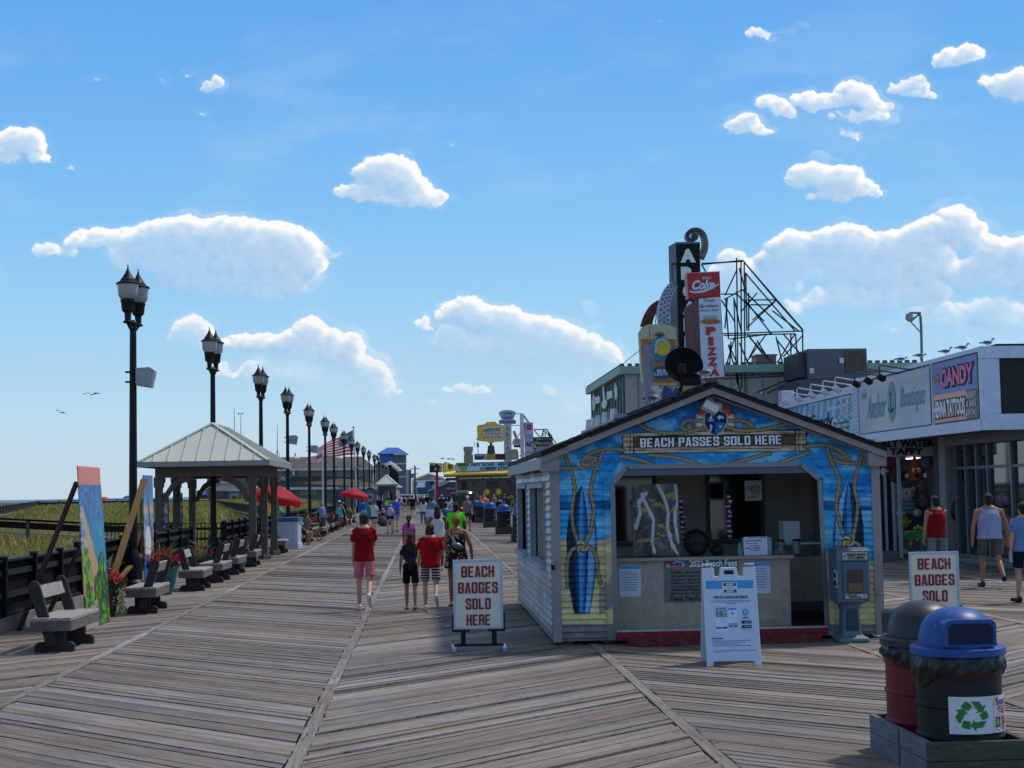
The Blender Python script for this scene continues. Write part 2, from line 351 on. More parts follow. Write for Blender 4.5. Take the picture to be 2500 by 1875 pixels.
def build_sky():
 nx, ny = 1500, 900
 gxs = np.linspace(-350, 2850, nx); gys = np.linspace(-250, 1190, ny)
 X, Y = np.meshgrid(gxs, gys); sx = (gxs[1]-gxs[0])
 w1 = vnoise(X/70, Y/60, 1, 5)-.5; w2 = vnoise(X/70+40, Y/60+9, 2, 5)-.5
 f1 = vnoise(X/24, Y/22, 3, 6, .66)-.5
 def bil(s_, sd): return 1-np.abs(vnoise(X/s_+w1*.8, Y/s_+w2*.8, sd, 4, .62)-.5)*3.2
 b1 = bil(46, 5)*.5+bil(22, 6)*.3+bil(11, 7)*.2
 def blur(a, k):
  for _ in range(2): a = sum(np.roll(a, i, 0) for i in range(-k, k+1))/(2*k+1); a = sum(np.roll(a, i, 1) for i in range(-k, k+1))/(2*k+1)
  return a
 Xw = X+w1*30+(vnoise(X/20, Y/18, 31, 4)-.5)*17; Yw = Y+w2*26+(vnoise(X/20, Y/18, 32, 4)-.5)*15; A = np.zeros_like(X); SH = np.zeros_like(X); SW = np.full_like(X, 1e-6)
 n = rng.random((60, 5)); lobes = []
 for k in range(26):   # beyond the photograph's frame, so the sky goes on
  lobes.append((2600+n[k, 0]*250 if k % 2 else -330+n[k, 0]*250, n[k, 1]*900+80, 40+n[k, 2]*70, 18+n[k, 3]*30, .9))
 r = random.Random(11); full = []
 for x, y, rx, ry, s in CL+lobes:
  full.append((x, y, rx*.86, ry*.80, s))
  if s < .55: continue
  for _ in range(int(5+rx/7)):      # small billows budding from the upper side
   a = r.uniform(-.35, 3.5); q = r.uniform(.55, .98); m = r.uniform(.22, .46)*min(rx, ry*1.3); full.append((x+rx*q*math.cos(a), y-ry*q*math.sin(a), m*1.25, m, s*r.uniform(.8, 1.05)))
 gx0, gy0, dx, dy = gxs[0], gys[0], gxs[1]-gxs[0], gys[1]-gys[0]
 for x, y, rx, ry, s in full:
  i0, i1 = int((x-rx*2.3-40-gx0)/dx), int((x+rx*2.3+40-gx0)/dx); j0, j1 = int((y-ry*2.3-40-gy0)/dy), int((y+ry*2.3+40-gy0)/dy)
  i0, j0 = max(i0, 0), max(j0, 0)
  if i1 <= i0 or j1 <= j0 or i0 >= nx or j0 >= ny: continue
  W = (slice(j0, j1), slice(i0, i1)); u = (Xw[W]-x)/rx; v = (Yw[W]-y)/ry; q = np.exp(-(u*u+v*v)*1.15)*s**.45
  A[W] = A[W]+q*.62; w_ = q**4; SH[W] += w_*np.clip(.62+.42*u-.62*v, 0, 1.3); SW[W] += w_
 f1 = vnoise(X/16, Y/15, 3, 5, .62)-.5
 def blur(a, k):
  for _ in range(2): a = sum(np.roll(a, i, 0) for i in range(-k, k+1))/(2*k+1); a = sum(np.roll(a, i, 1) for i in range(-k, k+1))/(2*k+1)
  return a
 g_ = np.clip(A*1.8, 0, 1); D = A+f1*.40*g_+(vnoise(X/42, Y/34, 35, 3)-.52)*.50*g_
 soft = sm(.0, 1.0, (np.roll(blur(np.clip(A, 0, 1), 6), 24, 0)-.45)*1.5)      # lower parts fade into the blue
 al = sm(.30-.04*soft, .40+.5*soft, D); al = np.maximum(al, sm(.06, .34, D)*.22)
 AS = np.zeros_like(X)
 for x, y, rx, ry, s in CL:
  if s < .85: AS = np.maximum(AS, (1-s)*np.exp(-(((X-x)/(rx*1.1))**2+((Y-y)/(ry*1.1))**2)**2))
 al = al*(1-AS); veil = vnoise(X/420+Y/900, Y/150, 44, 5, .6); al = np.maximum(al, (.05+.22*sm(.5, .75, veil))*sm(-250, 300, Y))
 dens = np.clip(D-.25, 0, 1.3); sh = np.zeros_like(X)
 for k in range(1, 14): sh += np.roll(np.roll(dens, -int(k*1.4), 1), int(k*2.6), 0)*np.exp(-k*.05)
 loc = blur(SH/SW, 1); lit = 1.5*np.exp(-sh*.17)*(.10+.95*loc)
 lit = np.clip(lit, 0, 1)
 lit = np.clip(lit+.25*(f1), 0, 1)**.85
 low = sm(700, 1050, Y)[..., None]
 white = np.array([253, 253, 253.])*(1-low)+np.array([236, 240, 244.])*low; grey = np.array([160, 198, 236.])*(1-low)+np.array([178, 208, 234.])*low
 C = grey+(white-grey)*lit[..., None]
 C = lin(C)
 # the milky veil of the lower sky
 d = np.stack([X-PCX, -(Y-PCY), np.full_like(X, -FPX)], -1) @ RM.T
 d /= np.linalg.norm(d, axis=-1, keepdims=True); P = d*9000.0+np.array([0, 0, EYE])
 me = bpy.data.meshes.new('sky'); N = nx*ny; me.vertices.add(N); me.vertices.foreach_set('co', P.reshape(-1))
 I, J = np.meshgrid(np.arange(nx-1), np.arange(ny-1)); a = (J*nx+I).ravel(); f = np.stack([a, a+1, a+1+nx, a+nx], 1)
 am = al.ravel(); k = am[f].max(1) > .004; f = f[k]
 me.loops.add(len(f)*4); me.loops.foreach_set('vertex_index', f.ravel().astype(np.int32))
 me.polygons.add(len(f)); me.polygons.foreach_set('loop_start', (np.arange(len(f))*4).astype(np.int32))
 me.polygons.foreach_set('loop_total', np.full(len(f), 4, np.int32)); me.update(calc_edges=True)
 at_ = me.color_attributes.new('Col', 'FLOAT_COLOR', 'POINT')
 at_.data.foreach_set('color', np.concatenate([C.reshape(-1, 3), am[:, None]], 1).ravel())
 m = bpy.data.materials.new('cloud'); m.use_nodes = True; n_ = m.node_tree; n_.nodes.clear(); L = n_.links.new
 o_ = n_.nodes.new('ShaderNodeOutputMaterial'); mx = n_.nodes.new('ShaderNodeMixShader'); tr = n_.nodes.new('ShaderNodeBsdfTransparent')
 em = n_.nodes.new('ShaderNodeEmission'); vc = n_.nodes.new('ShaderNodeVertexColor'); vc.layer_name = 'Col'
 L(vc.outputs[0], em.inputs[0]); L(vc.outputs['Alpha'], mx.inputs[0]); L(tr.outputs[0], mx.inputs[1]); L(em.outputs[0], mx.inputs[2]); L(mx.outputs[0], o_.inputs[0])
 m.cycles.emission_sampling = 'NONE'
 me.materials.append(m); o = bpy.data.objects.new('sky', me); COL.objects.link(o); o['kind'] = 'structure'
build_sky()
# ================================================================ boardwalk
def build_deck():
 seams = [-7.1, -4.05, -.98, 2.10, 5.18, 8.25, 11.3, 14.4]; wd = .140; gap = .014; pitch = wd*math.sqrt(2)
 V = []; F = []; UV = []; C = []
 for si in range(len(seams)-1):
  a = seams[si]+.055; b = seams[si+1]-.055; sg = -1 if si % 2 else 1
  if si == 0: a = seams[0]
  n = int(262/pitch); y = 6.0-3+random.random()*.1
  for k in range(n):
   y += pitch; g = gap*1.41*(random.random()**2*1.9+.35)
   zz = random.gauss(0, .0016); dz = random.gauss(0, .0038); dz2 = random.gauss(0, .0038)
   ya0, ya1 = y, y+pitch-g; s0 = sg*(b-a)
   e0 = random.uniform(-.02, .012); e1 = random.uniform(-.02, .012)
   base = len(V); t = random.random()
   xs = a-e0; xe = b+e1
   # cupped board: three strips across, the middle a little lower
   rows = []
   for q, h in ((0, .0015+dz), (.5, -.0015+(dz+dz2)/2), (1, .0015+dz2)):
    yy0 = ya0+(ya1-ya0)*q
    rows.append(((xs, yy0+sg*(xs-a), zz+h), (xe, yy0+sg*(xe-a), zz+h)))
   for r_ in rows: V += r_
   V += [(xs, ya0+sg*(xs-a), -.04), (xe, ya0+sg*(xe-a), -.04), (xs, ya1+sg*(xs-a), -.04), (xe, ya1+sg*(xe-a), -.04)]
   off = random.random()*50; L = (b-a)*1.414
   u0, u1 = off, off+L
   def face(ix, uv): F.append(tuple(base+i for i in ix)); UV.extend(uv); C.append((t, random.random() if False else (k*.618+si*.37) % 1))
   face((0, 1, 3, 2), [(u0, 0), (u1, 0), (u1, wd/2), (u0, wd/2)])
   face((2, 3, 5, 4), [(u0, wd/2), (u1, wd/2), (u1, wd), (u0, wd)])
   face((6, 7, 1, 0), [(u0, 0), (u1, 0), (u1, 0), (u0, 0)])
   face((4, 5, 9, 8), [(u0, wd), (u1, wd), (u1, wd), (u0, wd)])
 for sx in seams[1:-1]:      # the lengthwise boards that cover the joints
  y = 4.0
  while y < 262:
   L = random.choice([2.4, 3.0, 3.6]); base = len(V); t = .55+random.random()*.45; x0, x1 = sx-.052+random.gauss(0, .003), sx+.052+random.gauss(0, .003); z = .004+random.random()*.005
   V += [(x0, y, z), (x1, y, z), (x1, y+L-.012, z), (x0, y+L-.012, z), (x0, y, -.03), (x1, y, -.03), (x1, y+L-.012, -.03), (x0, y+L-.012, -.03)]
   o = random.random()*50
   for ix, uv in (((0, 1, 2, 3), [(o, 0), (o, .1), (o+L, .1), (o+L, 0)]), ((4, 5, 1, 0), [(o, 0)]*4), ((3, 7, 4, 0), [(o, 0)]*4), ((1, 5, 6, 2), [(o, .1)]*4)):
    F.append(tuple(base+i for i in ix)); UV.extend(uv); C.append((t, t))
   y += L
 me = bpy.data.meshes.new('boardwalk'); me.from_pydata(V, [], F)
 uv = me.uv_layers.new(name='UV'); uv.data.foreach_set('uv', np.array(UV).ravel())
 at_ = me.attributes.new('plank', 'FLOAT', 'FACE'); at_.data.foreach_set('value', [c[0] for c in C])
 m = bpy.data.materials.new('weathered_planks'); m.use_nodes = True; n = m.node_tree; L = n.links.new; b = n.nodes['Principled BSDF']
 N = n.nodes.new
 uvn = N('ShaderNodeUVMap'); uvn.uv_map = 'UV'
 atn = N('ShaderNodeAttribute'); atn.attribute_name = 'plank'
 def noise(sc, det=6, scale=1, dist=0, src=None):
  mp = N('ShaderNodeMapping'); mp.inputs['Scale'].default_value = sc; L(src or uvn.outputs[0], mp.inputs[0])
  z = N('ShaderNodeTexNoise'); z.inputs['Scale'].default_value = scale; z.inputs['Detail'].default_value = det; z.inputs['Roughness'].default_value = .7; z.inputs['Distortion'].default_value = dist
  L(mp.outputs[0], z.inputs[0]); return z.outputs[0]
 def rng_(x, a, b_, c, d):
  r = N('ShaderNodeMapRange'); L(x, r.inputs[0])
  for i, q in enumerate((a, b_, c, d)): r.inputs[i+1].default_value = q
  return r.outputs[0]
 def mul(x, y):
  q = N('ShaderNodeMath'); q.operation = 'MULTIPLY'; L(x, q.inputs[0])
  if isinstance(y, float): q.inputs[1].default_value = y
  else: L(y, q.inputs[1])
  return q.outputs[0]
 geo = N('ShaderNodeNewGeometry')
 ramp = N('ShaderNodeValToRGB'); e = ramp.color_ramp.elements; L(atn.outputs['Fac'], ramp.inputs[0])
 cols = [(0, (134, 124, 116)), (.2, (156, 144, 131)), (.4, (142, 135, 128)), (.55, (168, 158, 146)), (.7, (150, 140, 128)), (.85, (168, 162, 156)), (1, (186, 182, 180))]
 e[0].position = 0; e[0].color = tuple(lin(cols[0][1]))+(1,); e[1].position = 1; e[1].color = tuple(lin(cols[-1][1]))+(1,)
 for p_, c_ in cols[1:-1]: q = e.new(p_); q.color = tuple(lin(c_))+(1,)
 grain = rng_(noise((1.1, 75, 1), 7, 1, .5), .3, .7, .42, 1.42)
 blot = rng_(noise((.9, 9, 1), 4, 1), .35, .65, .82, 1.16)
 big = rng_(noise((.16, .12, .16), 4, 1, 0, geo.outputs['Position']), .35, .65, .76, 1.2)
 crack = rng_(noise((2.0, 40, 1), 4, 1, 1.4), .585, .66, 1, .2)
 knots = rng_(noise((7, 15, 1), 3, 1, .5), .655, .70, 1, .3)
 k = mul(mul(grain, blot), mul(big, mul(crack, knots)))
 sc = N('ShaderNodeVectorMath'); sc.operation = 'SCALE'; L(ramp.outputs[0], sc.inputs[0]); L(mul(k, .74), sc.inputs['Scale']); 
 # broad warm and cool stains in the wood
 mx = N('ShaderNodeMixRGB'); mx.blend_type = 'MULTIPLY'; mx.inputs[0].default_value = 1
 r2 = N('ShaderNodeValToRGB'); e = r2.color_ramp.elements; e[0].position = .35; e[0].color = (.95, .95, 1.04, 1); e[1].position = .65; e[1].color = (1.07, 1.0, .9, 1)
 L(noise((.3, .3, .3), 3, 1, 0, geo.outputs['Position']), r2.inputs[0]); L(sc.outputs[0], mx.inputs[1]); L(r2.outputs[0], mx.inputs[2])
 L(mx.outputs[0], b.inputs['Base Color']); b.inputs['Roughness'].default_value = .72; b.inputs['Specular IOR Level'].default_value = .35
 bp = N('ShaderNodeBump'); bp.inputs['Strength'].default_value = .7; bp.inputs['Distance'].default_value = .006; L(k, bp.inputs['Height']); L(bp.outputs[0], b.inputs['Normal'])
 me.materials.append(m); o = bpy.data.objects.new('boardwalk', me); COL.objects.link(o); o['kind'] = 'structure'
 g = MB().b2(-7.2, 30, -10, 300, -.3, -.12).build('boardwalk_underside', mat('under_deck', (40, 36, 32), .9)); g['kind'] = 'structure'
build_deck()
# ================================================================ dunes, beach, sea
def build_ground():
 xs = np.concatenate([np.linspace(-420, -60, 60), np.linspace(-58, -7.2, 90)]); ys = np.concatenate([np.linspace(-20, 40, 20), np.linspace(42, 330, 190)])
 X, Y = np.meshgrid(xs, ys)
 Z = -.12+1.35*sm(60, 185, Y)*(1-.0*X)*sm(-7, -16, X) + .22*(vnoise(X/9, Y/11, 4, 4)-.5)
 Z -= 4.0*sm(215, 262, Y-X*.05)*sm(-7.5, -20, X)
 Z -= 4.0*sm(-75, -130, X+.1*(Y-150))
 nx = len(xs); V = np.stack([X, Y, Z], -1).reshape(-1, 3); F = [(j*nx+i, j*nx+i+1, (j+1)*nx+i+1, (j+1)*nx+i) for j in range(len(ys)-1) for i in range(nx-1)]
 me = bpy.data.meshes.new('dune'); me.from_pydata(V.tolist(), [], F); me.polygons.foreach_set('use_smooth', [True]*len(me.polygons))
 me.materials.append(mat('dune_sand', (112, 106, 62), .95, var=.2, scale=.6))
 o = bpy.data.objects.new('dune', me); COL.objects.link(o); o['kind'] = 'structure'
 def hz(x, y):
  z = -.12+1.35*sm(60, 185, y)*sm(-7, -16, x)+.22*(vnoise(np.atleast_1d(x/9), np.atleast_1d(y/11), 4, 4)-.5)
  return z-4.0*sm(215, 262, y-x*.05)*sm(-7.5, -20, x)
 s = MB().add([(-3000, 100, -2.2), (60, 262, -2.2), (60, 420, -2.2), (-3000, 420, -2.2)], [(0, 1, 2, 3)]).build('beach', mat('beach_sand', (190, 178, 152), .95, var=.08, scale=.2)); s['kind'] = 'structure'
 a = MB().add([(-30000, 380, -2.0), (3000, 380, -2.0), (30000, 50000, -2.0), (-30000, 50000, -2.0)], [(0, 1, 2, 3)]).build('sea', mat('sea_water', (42, 96, 130), .35, var=.1, scale=.02, bump=.5)); a['kind'] = 'structure'
 # dune grass: crossed blades in tufts
 n = 150000; r = np.random.default_rng(3)
 y = 26+(r.random(n)**1.35)*190; x = -7.4-r.random(n)*(.36*y+4-7.4)
 x = np.where(x > -7.4, -7.4-r.random(n)*3, x)
 dens = vnoise(x/5, y/7, 8, 3); k = dens > .36; x = x[k]; y = y[k]; n = len(x)
 z = np.array(hz(x, y)); h = .14+.26*r.random(n)+.1*dens[k]; a_ = r.random(n)*6.28; wd = .018+.00038*y
 lean = r.normal(0, .12, (n, 2))
 P = np.zeros((n, 3, 3)); P[:, 0] = np.stack([x-np.cos(a_)*wd, y-np.sin(a_)*wd, z-.02], 1); P[:, 1] = np.stack([x+np.cos(a_)*wd, y+np.sin(a_)*wd, z-.02], 1)
 P[:, 2] = np.stack([x+lean[:, 0], y+lean[:, 1], z+h], 1)
 me = bpy.data.meshes.new('dune_grass'); me.vertices.add(n*3); me.vertices.foreach_set('co', P.ravel()); me.loops.add(n*3); me.loops.foreach_set('vertex_index', np.arange(n*3, dtype=np.int32))
 me.polygons.add(n); me.polygons.foreach_set('loop_start', (np.arange(n)*3).astype(np.int32)); me.polygons.foreach_set('loop_total', np.full(n, 3, np.int32)); me.update(calc_edges=True)
 t = vnoise(x/4, y/6, 12, 3)*.7+r.random(n)*.3
 c = lin(np.array([130, 126, 62])[None]*(1-t[:, None])+np.array([200, 184, 118])[None]*t[:, None])
 c = np.repeat(c, 3, 0); ca = me.color_attributes.new('Col', 'FLOAT_COLOR', 'POINT'); ca.data.foreach_set('color', np.concatenate([c, np.ones((len(c), 1))], 1).ravel())
 me.materials.append(mat('grass_blades', (255, 255, 255), .8, var=.1, kind='vcol', spec=.1))
 g = bpy.data.objects.new('dune_grass', me); COL.objects.link(g); tag(g, 'green and straw coloured dune grass behind the black fence', 'grass', kind='stuff')
 return hz
HZ = build_ground()
def hz1(x, y): return float(np.atleast_1d(HZ(np.array([float(x)]), np.array([float(y)])))[0])
def dune_rail(pts, label, h=.75, sp=2.6):
 """low black rail fence: two boards and squat posts"""
 t = thing('dune_rail_fence', label, 'fence', (pts[0][0], pts[0][1], pts[0][2]-h), group='black rail fences crossing the dunes')
 b = MB(); p = MB(); w_ = MB()
 for a, c in zip(pts[:-1], pts[1:]):
  a = Vector(a); c = Vector(c); L = (c-a).length; n = max(1, int(L/sp))
  b.beam(a, c, .2, .09); b.beam(a-UZ*.26, c-UZ*.26, .05, .3); w_.beam(a-UZ*.62, c-UZ*.62, .1, .09)
  for k in range(n+1):
   q = a.lerp(c, k/n); p.b2(q.x-.08, q.x+.08, q.y-.08, q.y+.08, q.z-h-.1, q.z-.03)
 b.build('rail', FENCEBLK, t, True); p.build('post', OLDWOOD, t, True).__setitem__('kind', 'stuff'); w_.build('base_board', mat('sun_bleached_board', (150, 146, 138), .8), t, True)
def dz(x, y, Y): return tuple(at(x, y, Y))
dune_rail([dz(-60, 1246, 100), dz(95, 1224, 165), dz(330, 1219, 178), dz(520, 1222, 170), dz(640, 1237, 95)], 'farther black rail fence crossing the crest of the dune')
dune_rail([dz(-60, 1263, 74), dz(200, 1277, 72), dz(330, 1279, 75), dz(420, 1277, 77)], 'nearer black rail fence crossing the middle of the dune grass', h=.8)
for k, (px, py, Y, c_, lb) in enumerate([(163, 1223, 330, (214, 190, 110), 'yellow beach umbrella half hidden behind the dune'), (254, 1219, 330, (190, 60, 60), 'tiny red beach umbrella right of the tall beach painting'), (312, 1216, 330, (40, 80, 160), 'tiny blue beach umbrella left of the first lamp post')]):
 p = at(px, py, Y); t = thing('beach_umbrella', lb, 'umbrella', (p.x, p.y, p.z-2), group='umbrellas on the beach')
 MB().lathe([(.02, 2.55), (.5, 2.45), (.95, 2.2), (1.15, 1.95), (.02, 2.3)], n=12).build('canopy', mat('beach_canopy_%d' % k, c_, .7), t)
 MB().cyl((0, 0, -1), (0, 0, 2.5), .03, n=6).build('pole', WHITE, t)
# ================================================================ black fence along the sea side
def picket_fence(x0, y0, x1, y1, label, open_=False, curb=True, gap=.1):
 t = thing('boardwalk_fence', label, 'fence', ((x0+x1)/2, min(y0, y1), 0), group='black fence along the sea side of the boardwalk')
 a = Vector((x0, y0, 0)); c = Vector((x1, y1, 0)); L = (c-a).length; d = (c-a).normalized(); nrm = Vector((-d.y, d.x, 0))
 if nrm.x < 0: nrm = -nrm                        # towards the boardwalk
 pk = MB(); n = int(L/gap)
 for k in range(n):
  q = a+d*(k+.5)*L/n-nrm*.03; hh = 1.02+random.gauss(0, .004)
  pk.beam(q+UZ*.1, q+UZ*hh, (.028 if open_ else gap*.86), .02, up=nrm)
 pk.build('pickets', FENCEBLK, t, True)
 rl = MB()
 for z in (.22, .52, .86): rl.beam(a+nrm*.02+UZ*z, c+nrm*.02+UZ*z, .045, .085)
 rl.beam(a+UZ*1.045, c+UZ*1.045, .12, .035); rl.build('rails', mat('worn_black_rail', (30, 30, 32), .6, var=.3), t, True)
 m = max(1, round(L/1.9))
 for k in range(m+1):
  q = a.lerp(c, k/m)+nrm*.05
  p = MB().box((q.x, q.y, .54), (.1, .1, 1.12)).build('post', FENCEBLK, t, True)
  MB().box((q.x, q.y, 1.115), (.135, .135, .03)).build('post_cap', mat('green_grey_cap', (58, 84, 84), .5), p, True)
 if curb: MB().beam(a+nrm*.13+UZ*.11, c+nrm*.13+UZ*.11, .05, .22).build('kick_board', mat('pale_kick_board', (128, 122, 116), .85, var=.25, stretch=(1, .2, 1)), t, True)
picket_fence(-6.2, 12, -6.2, 21.4, 'black board fence nearest the camera at the left edge')
picket_fence(-6.32, 21.6, -6.32, 30.4, 'black board fence behind the tall beach painting')
picket_fence(-6.32, 30.6, -6.8, 30.6, 'short return of the black fence beside the first lamp post', curb=False)
picket_fence(-6.8, 30.8, -6.75, 44.6, 'black board fence left of the white roofed pavilion')
picket_fence(-11.5, 53.0, -6.9, 53.0, 'open black balustrade behind the pavilion', open_=True, curb=False, gap=.13)
picket_fence(-6.9, 53.2, -6.9, 75, 'black fence just beyond the pavilion', open_=True, gap=.13, curb=False)
picket_fence(-6.9, 75.2, -6.9, 130, 'far black fence beside the row of lamp posts', open_=True, gap=.14, curb=False)
# ================================================================ lamp posts
def lamp():
 t = thing('street_lamp', '', 'street lamp', (0, 0, 0), group='double headed lamp posts along the fence')
 MB().lathe([(.26, 0), (.26, .1), (.2, .16), (.17, .5), (.19, .56), (.12, .75), (.105, .8)], n=16).build('base', BLACK, t, smooth=True)
 MB().tube([(0, 0, .78), (0, 0, 5.9)], [.098, .072], 16).build('pole', BLACK, t, smooth=True)
 arm = MB(); arm.tube([(-.05, -.34, 5.80), (-.025, -.17, 5.70), (0, 0, 5.76), (.025, .17, 5.70), (.05, .34, 5.80)], .038, 8)
 arm.lathe([(.05, 5.5), (.10, 5.85), (.06, 5.9)], n=10); arm.build('arm', BLACK, t, smooth=True)
 for s in (-1, 1):
  c = (.05*s, .34*s, 0)
  MB().lathe([(.10, 5.80), (.11, 5.83), (.07, 5.86), (.075, 6.02), (.135, 6.08), (.15, 6.26), (.165, 6.28), (.16, 6.33)], c, 16).build('fitter', BLACK, t, smooth=True)
  MB().lathe([(.14, 6.33), (.19, 6.37), (.215, 6.44), (.225, 6.60), (.235, 6.66)], c, 18).build('globe', mat('ribbed_lamp_glass', (150, 156, 160), .25, var=.1, spec=.7), t, smooth=True)
  cp = MB().lathe([(.26, 6.655), (.255, 6.69), (.17, 6.735), (.165, 6.76), (.155, 6.765), (.10, 6.85), (.055, 6.92), (.04, 6.97), (.018, 6.99)], c, 18).build('cap', BLACK, t, smooth=True)
  MB().lathe([(.012, 6.98), (.03, 7.01), (.012, 7.03), (.012, 7.06), (.02, 7.07), (.004, 7.1)], c, 8).build('finial', BLACK, cp, smooth=True)
 return t
L0 = lamp(); LXS = [325, 520.5, 638, 703, 756, 795, 816, 841, 859, 874, 888.5, 902, 915, 926, 936, 944, 951]
LX = -6.45; ords = ['nearest', 'second', 'third', 'fourth', 'fifth', 'sixth', 'seventh', 'eighth', 'ninth', 'tenth', 'eleventh', 'twelfth', 'thirteenth', 'fourteenth', 'fifteenth', 'sixteenth', 'farthest']
def speaker(x, y, z, s, lab):
 t = thing('loudspeaker', lab, 'loudspeaker', (x, y, z), group='loudspeakers clamped to the lamp posts')
 MB().prism([(0, -.18), (.34, -.24), (.42, .14), (.3, .22), (0, .2)], (.08, -.16, 0), (1, 0, 0), (0, 0, 1), (0, .32, 0)).build('cabinet', mat('grey_speaker_box', (150, 156, 162), .5), t, bevel=.015)
 b = MB()
 for zz in (-.1, .12): b.beam((-.16, 0, zz), (.12, 0, zz), .2, .03)
 b.build('bracket', BLACK, t); t.scale = (s, s, s)
for i, px in enumerate(LXS):
 Y = LX/gx(px, 1)
 t = L0 if i == 0 else dup(L0)
 t.location = (LX, Y, 0); t['label'] = '%s double headed black lamp post of the row along the fence' % ords[i]
 if i in (0, 3, 4, 7, 8): speaker(LX, Y, {0: 4.62, 3: 4.55, 4: 4.5, 7: 4.3, 8: 4.2}[i], 1, 'grey loudspeaker clamped to the %s lamp post' % ords[i])
# ================================================================ benches
def bench(lean, label):
 """slab seat along Y on two trestle feet; reversible back (lean -1 back to the sea, +1 back to the walk)"""
 t = thing('park_bench', label, 'bench', (0, 0, 0), group='grey wooden benches along the sea side')
 dark = mat('dark_bench_end', (56, 53, 51), .8, var=.25, scale=6, bump=.2); top = mat('sun_bleached_seat', (156, 150, 144), .7, var=.35, scale=8, stretch=(8, 1, 8)); ends = {}  # legs and arms: shade of the bench ends is put into the dark colour
 s = MB(); w_ = .53
 for k in range(4): x0 = -w_/2+k*w_/4; s.b2(x0+.006, x0+w_/4-.006, -.78, .78, .405, .45)
 s.build('seat', top, t, bevel=.006)
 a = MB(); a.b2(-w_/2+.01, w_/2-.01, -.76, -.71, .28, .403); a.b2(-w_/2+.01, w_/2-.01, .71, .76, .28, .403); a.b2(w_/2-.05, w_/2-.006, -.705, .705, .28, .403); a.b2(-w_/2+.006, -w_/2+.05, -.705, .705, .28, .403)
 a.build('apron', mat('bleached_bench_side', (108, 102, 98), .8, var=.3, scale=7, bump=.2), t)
 for yy in (-.52, .52):
  g = MB().prism([(-.25, 0), (.25, 0), (.25, .09), (.21, .125), (.13, .125), (.13, .28), (-.13, .28), (-.13, .125), (-.21, .125), (-.25, .09)], (0, yy-.05, 0), UX, UZ, (0, .09, 0))
  g.build('leg', dark, t, bevel=.008)
 for yy in (-.665, .665):
  g = MB(); p = [(-.065, .0), (.065, .0), (.075, .78), (.055, .84), (0, .865), (-.055, .84), (-.075, .78)]; an = R(17)*-lean
  u = Vector((math.cos(an), 0, -math.sin(an)*1)); v = Vector((math.sin(-an)*-1, 0, math.cos(an)))
  v = Vector((lean*math.sin(R(17)), 0, math.cos(R(17)))); u = Vector((v.z, 0, -v.x))
  g.prism(p, (0, yy-.03, .09), u, v, (0, .06, 0)); g.build('back_arm', dark, t, bevel=.01)
 v = Vector((lean*math.sin(R(17)), 0, math.cos(R(17)))); c = Vector((0, 0, .09))+v*.70
 MB().box(c, (.035, 1.26, .17), M=Matrix.Rotation(lean*R(17), 3, 'Y')).build('backrest', top, t, bevel=.006)
 b = MB()
 for yy in (-.575, .575): b.cyl((0, yy-.01 if yy < 0 else yy, .12), (0, yy if yy < 0 else yy+.01, .12), .02, n=8)
 b.build('bolt', mat('rusty_bolt', (120, 100, 90), .5, .6), t)
 return t
BL = bench(-1, ''); BR = bench(1, '')
bl = [(-4.75, 20.7, 0, 'grey wooden bench nearest the camera in front of the tall beach painting'), (-4.8, 27.0, 1, 'wooden bench between the two flower pots left of the walk'), (-4.85, 32.9, 0, 'wooden bench just past the teal flower pot, its back to the sea'), (-4.84, 35.95, 1, 'wooden bench fourth from the camera, back leaning to the walk'), (-4.86, 39.1, 1, 'wooden bench next to the blue flower pot, left of it'), (-4.9, 43.3, 1, 'wooden bench by the first right post of the pavilion'), (-4.96, 52.8, 0, 'wooden bench between the pavilion and the white booth'), (-5.0, 60.2, 0, 'wooden bench carrying the person in the black jersey'), (-4.95, 64.6, 0, 'wooden bench carrying the long haired woman'), (-4.92, 71.9, 1, 'wooden bench just past the seated couple'), (-4.97, 75.6, 0, 'wooden bench the person in the light blue shirt leans on'), (-5.0, 80.1, 1, 'wooden bench twelfth from the camera'), (-5.0, 84.4, 1, 'wooden bench thirteenth from the camera'), (-5.05, 91.3, 1, 'wooden bench fourteenth from the camera'), (-5.1, 97, 0, 'wooden bench fifteenth from the camera'), (-5.05, 100, 1, 'wooden bench sixteenth from the camera'), (-5.0, 106, 0, 'farthest wooden bench of the row')]
first = {0: BL, 1: BR}; used = {0: 0, 1: 0}
for x, y, s, lab in bl:
 t = first[s] if not used[s] else dup(first[s]); used[s] = 1
 t.location = (x, y, 0); t.rotation_euler = (0, 0, R(random.uniform(-1.5, 1.5))); t['label'] = lab
def plaque(x, y, z, lab, lean):
 pass
